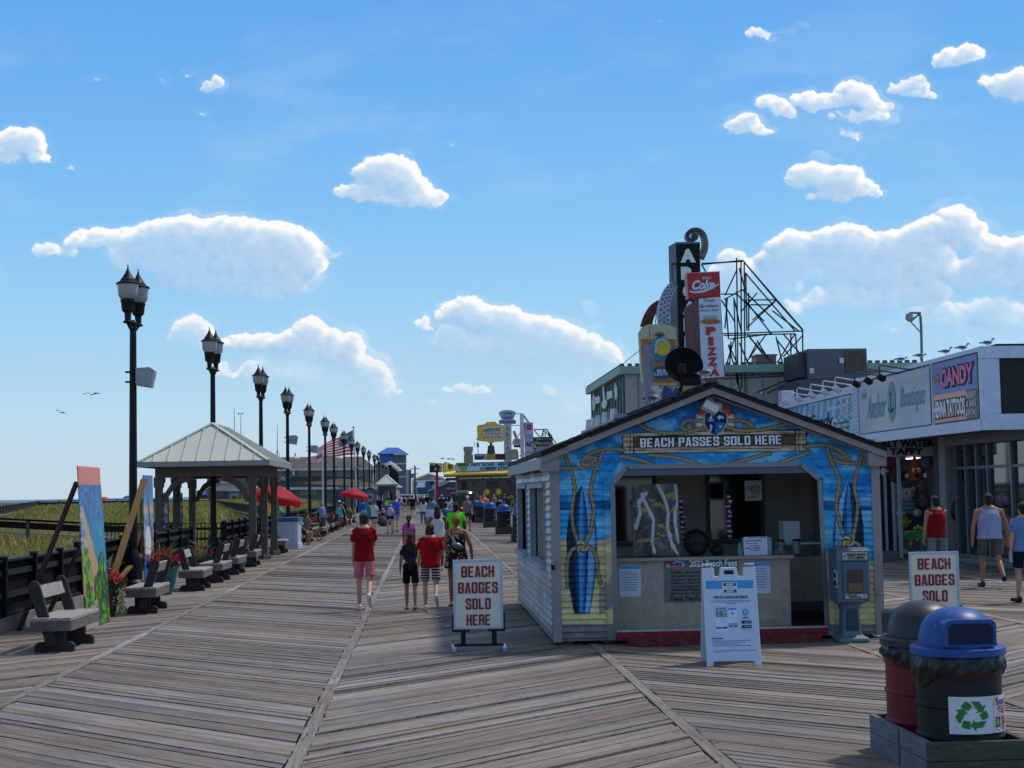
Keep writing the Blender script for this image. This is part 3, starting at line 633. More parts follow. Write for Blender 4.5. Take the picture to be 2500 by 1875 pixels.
# ================================================================ paintings on plywood with timber props
def painting_a():
 t = thing('painted_panel', 'tall narrow painting of a curving beach and blue sea on plywood', 'painting', (-5.15, 23.9, 0))
 y0, y1, H = 23.2, 24.95, 2.44
 def P(u, v): return -5.03-.13*v+0*u, y0+(y1-y0)*(u*(1-.12*v)), H*v+0*u
 def C(u, v):
  n = vnoise(u*9, v*16, 21, 4); n2 = vnoise(u*26, v*40, 22, 3); c = np.zeros((len(u), 3))
  sea = mixc(mixc(np.tile([44., 96, 178], (len(u), 1)), (30, 150, 196), sm(.9, .45, v+.3*(n-.5))), (96, 196, 210), sm(.56, .68, n2)*.7)
  sand = mixc(np.tile([222., 170, 138], (len(u), 1)), (206, 180, 120), n)
  edge = .16+.95*sm(.75, .18, v)*(.75-v)/.57+.03*(n-.5)
  edge = np.where(v > .75, 0, .12+(.75-v)*1.35)
  e2 = np.where(v > .75, 0, .02+(.75-v)*.95)
  c = sea.copy(); k = (u < edge)[:, None]; c = np.where(k, sand, c)
  town = mixc(np.tile([120., 150, 190], (len(u), 1)), (220, 220, 214), sm(.45, .6, n2)); town = mixc(town, (120, 70, 80), sm(.66, .7, n2)); c = np.where(((u < e2*.9) & (v > .5))[:, None], town, c)
  g = mixc(np.tile([40., 120, 60], (len(u), 1)), (150, 190, 60), sm(.45, .62, n2)); g = mixc(g, (190, 180, 100), sm(.5, .66, n)*.9)
  c = np.where(((u < e2*.92+.04*(n2-.5)) & (v <= .5) & (v > .28))[:, None], g, c)
  bush = mixc(np.tile([22., 92, 46], (len(u), 1)), (120, 190, 50), sm(.5, .62, n2)); bush = mixc(bush, (120, 60, 80), sm(.62, .68, n)*.8)
  c = np.where(((v < .36+.1*np.sin(u*9+1)*(1)+.1*(n-.5)) & (u > .55-.15*n))[:, None], bush, c)
  c = np.where(((v < .30+.05*np.sin(u*14)) & (u <= .5))[:, None], mixc(bush, (214, 176, 120), sm(.5, .54, vnoise(u*5, v*7, 31, 3))), c)
  c = np.where(((v < .1+.08*n) & (u < .5))[:, None], mixc(np.tile([206., 150, 150], (len(u), 1)), (140, 190, 180), sm(.5, .6, n2)), c)
  sk = mixc(np.tile([236., 120, 104], (len(u), 1)), (240, 150, 120), n); c = np.where((v > .885)[:, None], sk, c)
  return c*.96
 grid('painting', t, P, 110, 190, C, VCG, thick=.018)
 m = mat('brown_prop_timber', (74, 52, 46), .85, var=.25, scale=6, stretch=(4, 4, 1))
 MB().beam((-6.08, 23.5, 0), (-5.2, 23.35, 2.2), .05, .14, up=(0, 1, 0)).build('prop', m, t, True)
 MB().beam((-6.05, 24.9, 0), (-5.18, 24.7, 1.75), .05, .14, up=(0, 1, 0)).build('prop', m, t, True)
painting_a()
def painting_b():
 t = thing('painted_panel', 'narrow painting of a pelican and rocks under blue sky, behind the second bench', 'painting', (-6.3, 35.5, 0))
 def P(u, v): return -6.3-.04*v, 35.05+1.2*u, .02+2.44*v
 def C(u, v):
  n = vnoise(u*9, v*16, 41, 4); n2 = vnoise(u*22, v*34, 42, 3)
  c = mixc(np.tile([70., 150, 216], (len(u), 1)), (36, 108, 176), sm(.6, 1, v)); c = mixc(c, (226, 180, 160), sm(.78, .66, v)*sm(.6, .68, v))
  c = np.where((v < .64)[:, None], mixc(np.tile([60., 130, 170], (len(u), 1)), (170, 205, 215), sm(.5, .6, n2)), c)
  c = np.where((v < .42)[:, None], mixc(np.tile([70., 58, 60], (len(u), 1)), (170, 150, 130), sm(.45, .6, n2)), c)
  d, _ = seg(u, v*1.6, [(.45, 1.5), (.4, 1.3), (.55, 1.05), (.5, .8)]); c = mixc(c, (96, 84, 76), sm(.13, .06, d+.05*(n-.5)))
  d, _ = seg(u, v*1.6, [(.5, 1.0), (.75, .75), (.6, .4)]); c = mixc(c, (150, 40, 44), sm(.09, .05, d+.05*(n-.5)))
  e = ((u-.42)/.3)**2+((v-.36)/.17)**2; c = mixc(c, (226, 232, 238), sm(1.05, .9, e)); e = ((u-.3)/.34)**2+((v-.12)/.15)**2; c = mixc(c, (40, 104, 186), sm(1.05, .9, e))
  return c
 grid('painting', t, P, 70, 160, C, VCG, thick=.018)
 m = mat('yellow_prop_timber', (118, 92, 54), .85, var=.2, scale=6, stretch=(4, 4, 1))
 MB().beam((gx(262, 31.6), 31.6, .0), (gx(352, 34.3), 34.3, 2.35), .05, .13, up=(1, 0, 0)).build('prop', m, t, True)
 MB().beam((-6.6, 34.2, .0), (-6.4, 35.1, 1.3), .05, .1, up=(1, 0, 0)).build('prop', m, t, True)
 MB().beam((-6.55, 33.6, .25), (-6.36, 35.3, .75), .05, .1, up=(1, 0, 0)).build('brace', m, t, True)
 MB().b2(-6.40, -6.35, 35.02, 35.08, 0, 2.35).build('batten', m, t, True)
painting_b()
for px, Y, lab, cc in ((406, 56, 'slim painted post panel seen between the left pavilion posts', (90, 110, 140)), (440, 58, 'second slim painted post panel beyond the pavilion', (60, 110, 170))):
 q = gx(px, Y); t = thing('painted_panel', lab, 'painting', (q, Y, 0), group='slim painted panels beyond the pavilion')
 grid('painting', t, lambda u, v, q=q, Y=Y: (q+.0*v+.14*u-.1, Y+.0*u, .02+2.1*v), 20, 90, lambda u, v, cc=cc: mixc(mixc(np.tile([40., 44, 52], (len(u), 1)), cc, sm(.4, .5, vnoise(u*4, v*22, 9, 2))), (200, 205, 210), sm(.62, .66, vnoise(u*5, v*30, 19, 2))), VC, thick=.02)
 MB().b2(q-.13, q+.08, Y+.03, Y+.06, 0, 2.1).build('batten', OLDWOOD, t, True)
# ================================================================ flower pots
def pot(x, y, h, rt, rb, colr, label, curved=False, vines=False, n=150, fl=(190, 30, 34), grass=True):
 t = thing('flower_pot', label, 'planter', (x, y, 0))
 pr = [(rb, 0), (rb*1.02, .03)]+([(rb+(rt-rb)*math.sin(k/6*1.57), h*k/6) for k in range(1, 6)] if curved else [])+[(rt, h-.05), (rt*1.07, h-.045), (rt*1.07, h), (rt*.93, h), (rt*.9, h-.06)]
 MB().lathe(pr, n=28).build('pot', mat('pot_%d' % int(x*100+y*10), colr, .35, var=.08, spec=.6), t, smooth=True)
 r = random.Random(int(y*10)); lf = MB(); fw = MB()
 def leaf(mb, c, s, d):
  u, v = frame(d); mb.add([c-u*s*.4, c+v*s, c+u*s*.4, c-v*s*.5], [(0, 1, 2, 3)])
 for k in range(n*3):
  a = r.random()*6.28; q = r.random()**.5*rt*1.15; c = Vector((q*math.cos(a), q*math.sin(a), h+r.random()*.2*(1.3-q/rt/1.3)))
  leaf(lf, c, .035+r.random()*.03, Vector((r.gauss(0, 1), r.gauss(0, 1), r.gauss(0, 1))))
 for k in range(n):
  a = r.random()*6.28; q = r.random()**.5*rt*1.15; c = Vector((q*math.cos(a), q*math.sin(a), h+.1+r.random()*.26*(1.4-q/rt/1.15)))
  for j in range(5): leaf(fw, c+Vector((r.gauss(0, .02), r.gauss(0, .02), r.gauss(0, .03))), .026, Vector((r.gauss(0, 1), r.gauss(0, 1), r.gauss(0, 1))))
 lf.build('foliage', mat('begonia_leaf', (44, 58, 36), .6, var=.3), t)['kind'] = 'stuff'; fw.build('flowers', mat('red_flower', fl, .6, var=.3, scale=20), t)['kind'] = 'stuff'
 if grass:
  g = MB()
  for k in range(11):
   a = r.random()*6.28; p0 = Vector((r.gauss(0, .05), r.gauss(0, .05), h)); p2 = p0+Vector((math.cos(a)*.38, math.sin(a)*.38, .25+r.random()*.4)); p1 = (p0+p2)/2+UZ*.14
   g.tube([p0, p1, p2], [.012, .009, .002], 4)
  g.build('spike_leaves', mat('spiky_leaf', (104, 112, 70), .6, var=.2), t)['kind'] = 'stuff'
 if vines:
  g = MB()
  for k in range(420):
   s = r.random(); a = r.gauss(.2, .5); c = Vector((math.cos(a)*(rt*1.12+.06*r.random()), math.sin(a)*rt-.05, h-.02-s*h*.98)); leaf(g, c+Vector((r.gauss(0, .025), r.gauss(0, .03), 0)), .03, Vector((r.gauss(0, 1), r.gauss(0, 1), r.gauss(0, 1))))
  g.build('trailing_vine', mat('pale_vine', (134, 142, 88), .6, var=.3, scale=30), t)['kind'] = 'stuff'
pot(-5.35, 26.0, .48, .26, .19, (24, 34, 38), 'black flower pot with red flowers and trailing vine beside the tall painting', vines=True)
pot(-5.28, 31.4, .56, .29, .17, (20, 92, 96), 'teal rounded flower pot of red flowers behind the second bench', curved=True)
pot(-5.05, 41.6, .42, .28, .18, (30, 78, 104), 'blue flower pot of red flowers in front of the pavilion', curved=True, fl=(170, 50, 34))
pot(-5.7, 40.2, .35, .25, .2, (50, 44, 40), 'low dark pot with tall spiky leaves by the second lamp post', n=20)
pot(-5.5, 66.5, .4, .28, .2, (60, 60, 60), 'dark pot of red flowers behind the seated couple')
pot(-5.4, 77.5, .5, .3, .2, (60, 60, 60), 'dark pot of red flowers and tall grass far down the row')
pot(-5.5, 90.0, .5, .3, .2, (60, 60, 60), 'farthest pot of red flowers in the bench row')
# ================================================================ pavilion
def pavilion(label, x0, x1, y0, y1, ez, rz_, base=None, s=1, simple=False):
 t = thing('pavilion', label, 'pavilion', ((x0+x1)/2, (y0+y1)/2, 0)); xm = (x0+x1)/2; hip = 1.9*s
 A, B, C_, D = (x0, y0, ez), (x1, y0, ez), (x1, y1, ez), (x0, y1, ez); E, F = (xm, y0+hip, rz_), (xm, y1-hip, rz_)
 m = mat('pale_metal_roof', (196, 198, 186), .5, 0, var=.05, scale=1)
 r = MB().add([A, B, C_, D, E, F], [(0, 1, 4), (1, 2, 5, 4), (2, 3, 5), (3, 0, 4, 5), (0, 3, 2, 1)]).build('roof', m, t, True)
 sm_ = MB()
 for k in range(1, 9):                                       # standing seams on the front hip
  f = k/9; p = Vector(A).lerp(Vector(B), f); top = min(f, 1-f)*2; q = Vector(A).lerp(Vector(E), top) if f < .5 else Vector(B).lerp(Vector(E), top)
  sm_.beam(p+Vector((0, -.01, .02)), q+Vector((0, -.01, .02)), .02, .04)
 for k in range(1, 14):
  f = k/14; p = Vector(B).lerp(Vector(C_), f); yy = min(max(p.y, E[1]), F[1]); k1 = min(1, (p.y-y0)/hip, (y1-p.y)/hip)
  q = Vector((x1+(xm-x1)*k1, p.y, ez+(rz_-ez)*k1)); sm_.beam(p+Vector((.01, 0, .02)), q+Vector((.01, 0, .02)), .02, .04)
 for a_, b_ in ((A, E), (B, E), (C_, F), (D, F), (E, F)): sm_.beam(Vector(a_)+UZ*.015, Vector(b_)+UZ*.03, .12, .03)
 sm_.build('seams', m, r, True)
 f = MB(); o = .04
 f.b2(x0-o, x1+o, y0-o, y0, ez-.14, ez+.01); f.b2(x0-o, x1+o, y1, y1+o, ez-.14, ez+.01); f.b2(x0-o, x0, y0, y1, ez-.14, ez+.01); f.b2(x1, x1+o, y0, y1, ez-.14, ez+.01)
 f.build('fascia', mat('grey_fascia', (140, 144, 142), .6), t, True)
 i = .5*s; X0_, X1_, Y0_, Y1_ = x0+i, x1-i, y0+i, y1-i; bz = ez-.42
 b = MB(); b.b2(X0_-.1, X1_+.1, Y0_-.08, Y0_+.08, bz, ez-.145); b.b2(X0_-.1, X1_+.1, Y1_-.08, Y1_+.08, bz, ez-.145); b.b2(X0_-.08, X0_+.08, Y0_+.085, Y1_-.085, bz, ez-.147); b.b2(X1_-.08, X1_+.08, Y0_+.085, Y1_-.085, bz, ez-.147)
 b.build('beam', GWOOD, t, True)
 for xx in (X0_, X1_):
  for k in range(3):
   yy = Y0_+(Y1_-Y0_)*k/2
   p = MB(); p.b2(xx-.1, xx+.1, yy-.1, yy+.1, .1, bz-.004); p.b2(xx-.13, xx+.13, yy-.13, yy+.13, bz-.3, bz-.004); p.lathe([(.21, 0), (.2, .1), (.14, .22)], (xx, yy, 0), 4); p.build('post', GWOOD, t, True)
   for s_ in (-1, 1):
    g = MB(); q = [(0, 0), (.1, .02), (.16, .16), (.27, .34), (.42, .48), (.62, .58), (.8, .62), (.8, .74), (.5, .74), (.25, .56), (.08, .3), (0, .1)]
    dx = 1 if xx == X0_ else -1
    if k in (0, 2) and s_ == 1:
     g.prism([(a_*s, c_*s) for a_, c_ in q], (xx+dx*.1, yy-.05, bz-.75*s), (dx, 0, 0), UZ, (0, .1, 0)); g.build('brace', GWOOD, t, True)
   for dy in ((1,) if k == 0 else (-1,) if k == 2 else (1, -1)):
    g = MB().prism([(a_*s, c_*s) for a_, c_ in q], (xx-.04, yy+dy*.1, bz-.75*s), (0, dy, 0), UZ, (.08, 0, 0)); g.build('brace', GWOOD, t, True)
 return t
pavilion('open timber pavilion with pale metal hip roof behind the second lamp post', -8.11, -4.45, 44.1, 51.4, 2.95, 4.1)
pavilion('smaller far pavilion with pale roof beside the long tan building', gx(917, 130), gx(969, 130), 130, 136, 2.72, 3.5, s=.6)
# ================================================================ ticket kiosk
KY = 19.5; KS = FPX/KY
def kpx(X, Z):
 X = np.asarray(X, float); Z = np.asarray(Z, float)
 d = np.stack([X, np.full_like(X, KY), Z-EYE], -1) @ RM; return PCX-FPX*d[..., 0]/d[..., 2], PCY+FPX*d[..., 1]/d[..., 2]      # traced mural coordinates on the wall
def KX(x): return (x-1038)/KS
def KZ(x, y): return EYE+(1203-.0175*(x-1038)-y)/KS
ROPES = [[(1376,1106),(1393,1150),(1403,1189),(1396,1240),(1399,1286),(1411,1322)], [(1471,1105),(1450,1159),(1442,1201),(1450,1246),(1441,1295),(1432,1322)],
 [(1419,1332),(1397,1342),(1386,1365),(1384,1393),(1385,1432)], [(1424,1332),(1446,1340),(1456,1362),(1458,1385),(1465,1423)],
 [(1350,1143),(1400,1143),(1432,1140),(1453,1134),(1456,1117)], [(1521,1099),(1486,1096),(1447,1105),(1423,1122),(1424,1134),(1440,1133),(1456,1120),(1440,1117),(1432,1122)],
 [(1516,1114),(1561,1123),(1598,1137)], [(1586,1111),(1652,1118),(1712,1136)], [(1776,1134),(1861,1111),(1880,1107)], [(1900,1131),(1975,1105)],
 [(1965,1090),(2011,1087),(2050,1100),(2072,1120),(2060,1124),(2044,1110),(2027,1108)], [(2024,1108),(2030,1120),(2057,1130),(2132,1130)],
 [(2019,1096),(2030,1129),(2048,1171),(2043,1216),(2042,1247),(2057,1304)], [(2110,1096),(2096,1135),(2085,1186),(2093,1225),(2091,1262),(2082,1313)],
 [(2067,1318),(2052,1326),(2044,1345),(2040,1380)], [(2071,1318),(2086,1324),(2100,1336),(2106,1370)],
 [(1560,1037),(1578,1047),(1609,1056),(1655,1057),(1701,1049),(1722,1042)], [(1720,1028),(1678,1027),(1663,1041),(1671,1049),(1686,1043),(1680,1038)],
 [(1776,1028),(1816,1028),(1837,1042),(1822,1044),(1816,1039)], [(1773,1042),(1807,1051),(1861,1049),(1906,1039),(1937,1031)]]
ROPES = [smooth_line(r, 5) for r in ROPES]
def board(px, py, c, cx, tip, wide_y, bot, hw, flip):
 yy = np.clip((py-tip)/(bot-tip), 0, 1); half = hw*np.where(py < wide_y, np.sin(np.clip((py-tip)/(wide_y-tip), 0, 1)*1.57)**.72, 1-.5*np.clip((py-wide_y)/(bot-wide_y), 0, 1)**2.2)
 u = (px-cx)/np.maximum(half, .1); ins = (np.abs(u) < 1) & (py > tip) & (py < bot)
 s = u if not flip else -u
 pal = np.array([[28., 42, 66], [24, 70, 128], [70, 148, 206], [34, 102, 176], [12, 40, 120], [120, 176, 224], [60, 130, 196]]); ed = np.array([-.45, -.2, .12, .3, .42, .85])
 col = pal[np.searchsorted(ed, s)]
 col = col*(.78+.35*vnoise(px/40, py/60, 51, 3))[:, None]
 line = (np.abs(u) > .93) | (py > bot-3)
 c = np.where(ins[:, None], col, c); return np.where((ins & line)[:, None], np.array([18., 34, 60]), c)
def lift(c): return 255*(np.clip(c, 0, 255)/255)**.90
def mural(px, py):
 n = vnoise(px/46, py/26, 61, 4); n2 = vnoise(px/130+3, py/22, 62, 4)
 top = sm(1180, 960, py)
 c = mixc(np.tile([44., 146, 214], (len(px), 1)), (26, 108, 190), top)
 c = mixc(c, (120, 196, 236), sm(.50, .66, n)*.8); c = mixc(c, (18, 88, 166), sm(.42, .3, n)*.5)
 c = mixc(c, (14, 62, 140), sm(60, 20, np.abs(px-1742)*.42+(py-950)*.4)*.6)
 sea = py > 1243+6*np.sin(px/40); c = np.where(sea[:, None], mixc(np.tile([44., 150, 214], (len(px), 1)), (110, 190, 232), sm(.45, .7, n2)), c)
 c = np.where(((py > 1222) & (py < 1246) & ((px > 1470) | (px < 2200)))[:, None], mixc(c, (16, 76, 140), sm(.35, .5, n2)*.85), c)
 duneY = np.where(px < 1750, 1318-(px-1440)*.16*((px > 1440))+5*np.sin(px/19), 1372+.1*(2100-px)*0+5*np.sin(px/25)+(px < 2040)*-16)
 sand = mixc(np.tile([190., 164, 124], (len(px), 1)), (222, 204, 150), sm(.35, .65, n2)); sand = mixc(sand, (232, 222, 150), sm(1440, 1520, py)*.8)
 tri = py > 1440-(px-1465)*1.25; sand = np.where((tri & (px > 1462) & (px < 1506) & (py < 1500-(px-1465)*.6))[:, None], np.array([150., 142, 128]), sand)
 c = np.where((py > duneY)[:, None], sand, c)
 c = np.where((py > 1523)[:, None], np.array([142., 136, 134]), c)
 c = board(px, py, c, 1420, 1185, 1318, 1498, 37, False)
 c = board(px, py, c, 2071, 1173, 1305, 1510, 37, True)
 # life ring
 d = np.hypot(px-1745.5, (py-1031)); a = np.arctan2(py-1031, px-1745.5); red = np.abs(((a+np.pi/4+.785) % (np.pi/2))-np.pi/4) < .36
 ring = np.where(red[:, None], np.array([196., 84, 74]), np.array([222., 218, 214]))*(1-.35*np.abs(d-38)[:, None]/14)
 c = np.where(((d < 51) & (d > 25))[:, None], ring, c); c = np.where((np.abs(d-50.5) < 1.2)[:, None], np.array([90., 60, 50]), c)
 # plank banner
 wy = .0175*(px-1742); by = py+wy*1.0
 inb = (px > 1519+2*np.sin(py/3)) & (px < 1969+2*np.sin(py/4)) & (by > 1052) & (by < 1105)
 wn = vnoise(px/60, py/2.2, 71, 3); wood = mixc(np.tile([150., 130, 106], (len(px), 1)), (216, 200, 172), sm(.35, .65, wn))
 wood = np.where(((by > 1064) & (by < 1088) & (px > 1548) & (px < 1940))[:, None], mixc(np.tile([78., 62, 50], (len(px), 1)), (120, 100, 80), sm(.4, .7, wn)), wood)
 ln = (np.abs(by-1063) < 1) | (np.abs(by-1089) < 1) | (np.abs(by-1097) < .8) | ((np.abs(px-1547) < 1.5)) | (np.abs(px-1941) < 1.5) | (np.abs(px-1538) < 1) | (np.abs(px-1950) < 1)
 wood = np.where(ln[:, None], np.array([50., 40, 32]), wood); edge = (by < 1054) | (by > 1103) | (px < 1522) | (px > 1966)
 wood = np.where(edge[:, None], np.array([40., 34, 30]), wood); c = np.where(inb[:, None], wood, c)
 for r in ROPES:
  k = (px > min(q[0] for q in r)-8) & (px < max(q[0] for q in r)+8) & (py > min(q[1] for q in r)-8) & (py < max(q[1] for q in r)+8)
  if not k.any(): continue
  d, arc = seg(px[k], py[k], r); tw = .5+.5*np.sin((arc+d*.9)*1.15)
  col = np.array([92., 80, 58])+(np.array([214., 196, 150])-np.array([92., 80, 58]))*(tw*(1-(d/5)**2).clip(0, 1))[:, None]
  s_ = c[k]; s_ = np.where((d < 4.4)[:, None], col, s_); s_ = np.where(((d >= 4.4) & (d < 5.4))[:, None], np.array([30., 30, 34]), s_); c[k] = s_
 for kx, ky in ((1421, 1336), (2069, 1324)):
  d = np.hypot((px-kx)/15, (py-ky)/17); col = mixc(np.tile([80., 68, 48], (len(px), 1)), (210, 190, 146), .5+.5*np.sin(d*9+np.arctan2(py-ky, px-kx)*3)); c = np.where((d < 1)[:, None], col, c)
 # crest
 def shield(g): return [(1719-g, 1012), (1732, 1005-g), (1746, 1003-g), (1760, 1005-g), (1774+g, 1012), (1773+g, 1034), (1764+g*.7, 1050+g*.5), (1746, 1065+g*1.3), (1728-g*.7, 1050+g*.5), (1720-g, 1034)]
 c = np.where(inpoly(px, py, shield(3))[:, None], np.array([206., 180, 150]), c)
 q = (px > 1746).astype(int)+2*(py > 1031).astype(int); qc = np.array([[24., 74, 130], [14, 44, 104], [16, 40, 110], [30, 104, 168]])[q]
 c = np.where(inpoly(px, py, shield(0))[:, None], qc, c)
 for poly in ([(1730,1023),(1738,1023),(1737,1010)],[(1729,1025),(1742,1025),(1740,1028),(1731,1028)],[(1750,1018),(1756,1013),(1766,1018),(1767,1024),(1760,1020),(1755,1026)],[(1733,1036),(1737,1036),(1738,1046),(1735,1054),(1731,1052),(1734,1046)],[(1752,1036),(1757,1041),(1764,1037),(1758,1046)]):
  c = np.where(inpoly(px, py, poly)[:, None], np.array([220., 226, 232]), c)
 g_ = vnoise(px/26, py/40, 77, 4); c = c*(1-.10*sm(.5, .75, g_)[:, None])*(1-.3*sm(1480, 1560, py)*vnoise(px/16, py/12, 78, 3))[:, None]      # rain streaks and splash dirt
 return lift(c)
OPEN = [(2.38, .12), (2.38, 2.02), (2.57, 2.235), (4.81, 2.235), (5.05, 2.03), (5.09, .12)]
def kiosk():
 t = thing('ticket_kiosk', 'blue gabled wooden kiosk with ropes and surfboards painted on its siding', 'kiosk', (3.66, 23, 0))
 xl, xr, y1 = 1.6, 5.82, 26.85; ax, az, ez = 3.66, 3.275, 2.43
 roofz = lambda X: az-(az-ez)*np.abs(X-ax)/2.2-.09
 lap = .078
 def wallP(u, v):
  X = xl+.09+(xr-xl-.18)*u; Z = .05+(3.2-.05)*v; lp = np.where(Z > 2.06, .104, lap); fr = (Z/lp) % 1; fr = np.where(fr < .16, fr/.16, 1-(fr-.16)/.84)
  return X, KY-.028*fr, Z
 def keep(u, v):
  X = xl+.09+(xr-xl-.18)*u; Z = .05+3.15*v
  return (Z < roofz(X)) & ~inpoly(X, Z, OPEN) & ~((X > 2.28) & (X < 5.18) & (Z < 2.03)) & ~inpoly(X, Z, [(2.29, 2.02), (2.53, 2.335), (4.86, 2.335), (5.17, 2.02)])
 def col(u, v):
  X = xl+.09+(xr-xl-.18)*u; Z = .05+3.15*v; px, py = kpx(X, Z); c = mural(px, py)
  lp = np.where(Z > 2.06, .104, lap); return c
 grid('siding', t, wallP, 430, 404, col, VCM, keep=keep)
 # flat trim round the opening, painted with the same mural
 for a, b in (((2.27, .05), (2.38, 2.04)), ((5.09, .05), (5.19, 2.04))):
  grid('opening_trim', t, lambda u, v, a=a, b=b: (a[0]+(b[0]-a[0])*u, KY-.03+0*u, a[1]+(b[1]-a[1])*v), 14, 190, lambda u, v, a=a, b=b: mural(*kpx(a[0]+(b[0]-a[0])*u, a[1]+(b[1]-a[1])*v))*.97, VCM)
 ti = [(2.38, 2.04), (2.57, 2.235), (4.81, 2.235), (5.09, 2.04)]; to = [(2.27, 2.04), (2.52, 2.35), (4.87, 2.35), (5.19, 2.04)]
 for k in range(3):
  a, b, c_, d = ti[k], ti[k+1], to[k+1], to[k]
  f = lambda u, v, a=a, b=b, c_=c_, d=d: (((a[0]+(b[0]-a[0])*u)*(1-v)+(d[0]+(c_[0]-d[0])*u)*v), ((a[1]+(b[1]-a[1])*u)*(1-v)+(d[1]+(c_[1]-d[1])*u)*v))
  grid('opening_trim', t, lambda u, v, f=f: (f(u, v)[0], KY-.03+0*u, f(u, v)[1]), 240 if k == 1 else 30, 14, lambda u, v, f=f: mural(*kpx(*f(u, v)))*.97, VCM)
 metal = mat('aluminium_channel', (120, 124, 130), .4, .7, var=.08)
 fr = MB()
 for a, b in zip(OPEN[:-1], OPEN[1:]): fr.beam((a[0], KY-.02, a[1]), (b[0], KY-.02, b[1]), .06, .03, up=(0, 1, 0))
 fr.build('opening_frame', metal, t, True)
 trim = mat('mauve_grey_trim', (150, 141, 143), .65, var=.1, kind='scuff', p=((104, 94, 88), 6, .56, .72))
 [MB().b2(*q).build('corner_board', trim, t, True) for q in ((xl-.012, xl+.1, KY-.035, KY+.08, .04, 2.32), (xr-.1, xr+.012, KY-.035, KY+.08, .04, 2.3), (xl-.012, xl+.08, y1-.1, y1+.012, .04, 2.32))]
 # side wall with two windows
 W = [(20.45, 23.1), (24.05, 26.2)]
 def sideP(u, v):
  Y = KY+.08+(y1-KY-.18)*u; Z = .06+2.28*v; fr_ = (Z/.098) % 1; fr_ = np.where(fr_ < .16, fr_/.16, 1-(fr_-.16)/.84); return xl-.026*fr_+0*u, Y, Z
 def skeep(u, v):
  Y = KY+.08+(y1-KY-.18)*u; Z = .06+2.28*v; k = np.ones(u.shape, bool)
  for a, b in W: k &= ~((Y > a) & (Y < b) & (Z > .98) & (Z < 1.99))
  return k
 def scol(u, v):
  Y = KY+.08+(y1-KY-.18)*u; Z = .06+2.28*v; n = vnoise(Y*2.2, Z*5, 81, 4); n2 = vnoise(Y*1.2+4, Z*3, 82, 3)
  c = mixc(np.tile([186., 190, 196], (len(u), 1)), (120, 164, 200), sm(.5, .66, n)); c = mixc(c, (176, 140, 132), sm(.6, .72, n2)*.7); c = mixc(c, (150, 140, 120), sm(.52, .6, n2)*sm(1.0, .5, Z)*.6)
  tx = (Y > 24.4) & (Y < 26.4) & (Z > .45) & (Z < .95) & (((Z/.098) % 1) > .25) & (((Z/.098) % 1) < .8) & (((Y*7.3) % 1) > .35) & ((np.floor(Z/.098) % 2) == 0); c = np.where(tx[:, None], np.array([70., 76, 110]), c)
  tx = (Y > 24.4) & (Y < 26.4) & (Z > .25) & (Z < .45) & (((Y*6.1) % 1) > .45) & (((Z/.098) % 1) > .3); c = np.where(tx[:, None], np.array([170., 90, 90]), c)
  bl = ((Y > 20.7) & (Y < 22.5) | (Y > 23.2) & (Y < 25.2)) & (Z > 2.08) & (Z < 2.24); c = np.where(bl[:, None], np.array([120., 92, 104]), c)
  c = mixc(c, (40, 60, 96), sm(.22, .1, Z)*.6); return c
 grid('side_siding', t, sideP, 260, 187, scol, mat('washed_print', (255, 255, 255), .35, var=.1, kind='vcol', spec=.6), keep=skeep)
 for a, b in W:
  m = MB(); m.b2(xl-.035, xl+.05, a-.05, a, .95, 2.0); m.b2(xl-.035, xl+.05, b, b+.05, .95, 2.0); m.b2(xl-.05, xl+.05, a-.05, b+.05, 1.99, 2.05)
  w_ = m.build('window', mat('pale_window_trim', (150, 158, 168), .5), t, True)
  MB().b2(xl-.09, xl+.06, a-.06, b+.06, .90, .975).build('sill', mat('pale_blue_sill', (150, 170, 184), .5), w_, True)
  MB().b2(xl+.3, xl+.33, a+.35*(b-a), a+.52*(b-a), .98, 1.9).build('curtain', mat('grey_curtain', (140, 142, 150), .8), w_, True)
 MB().b2(xl+.1, xl+.14, 24.3, 24.9, .98, 1.72).build('inner_panel', mat('brown_board', (116, 76, 46), .7), t, True)
 # right and back walls, floor, base, interior
 dark = mat('inside_wall', (176, 170, 166), .9, var=.15)
 MB().b2(xr-.06, xr, KY+.085, y1, .04, 2.28).build('side_wall', trim, t, True)
 MB().b2(xl+.03, xr-.07, y1-.06, y1, .04, 2.28).build('back_wall', trim, t, True)
 MB().b2(xl+.05, xr-.07, 22.6, 22.66, .1, 2.6).build('partition', dark, t, True)
 MB().b2(xl+.03, xr-.07, KY+.03, y1-.07, .06, .12).build('floor', mat('kiosk_floor', (84, 76, 68), .8), t, True)
 MB().b2(xl+.05, xr-.07, KY+.04, y1-.07, 2.36, 2.40).build('ceiling', dark, t, True)
 MB().b2(2.5, 4.9, KY+.0, KY+.05, 2.12, 2.234).build('shutter_box', mat('rolled_shutter', (88, 96, 110), .45, .5, var=.06), t, True)
 for a, b in ((2.6, 3.35), (4.2, 4.95)):
  f = MB(); f.b2(a-.06, a, 22.56, 22.59, 1.12, 2.2); f.b2(b, b+.06, 22.56, 22.59, 1.12, 2.2); f.b2(a, b, 22.56, 22.59, 1.12, 1.18); f.build('inner_window_frame', mat('dim_frame', (88, 90, 92), .7), t, True)
 MB().b2(2.6, 3.35, 22.585, 22.598, 1.19, 2.2).add([], []).build('inner_window', GLASS, t, True); MB().b2(4.2, 4.95, 22.585, 22.598, 1.19, 2.2).build('inner_window', GLASS, t, True)
 ct = mat('kiosk_counter', (168, 156, 142), .6, var=.1, kind='scuff', p=((120, 108, 96), 4, .54, .72))
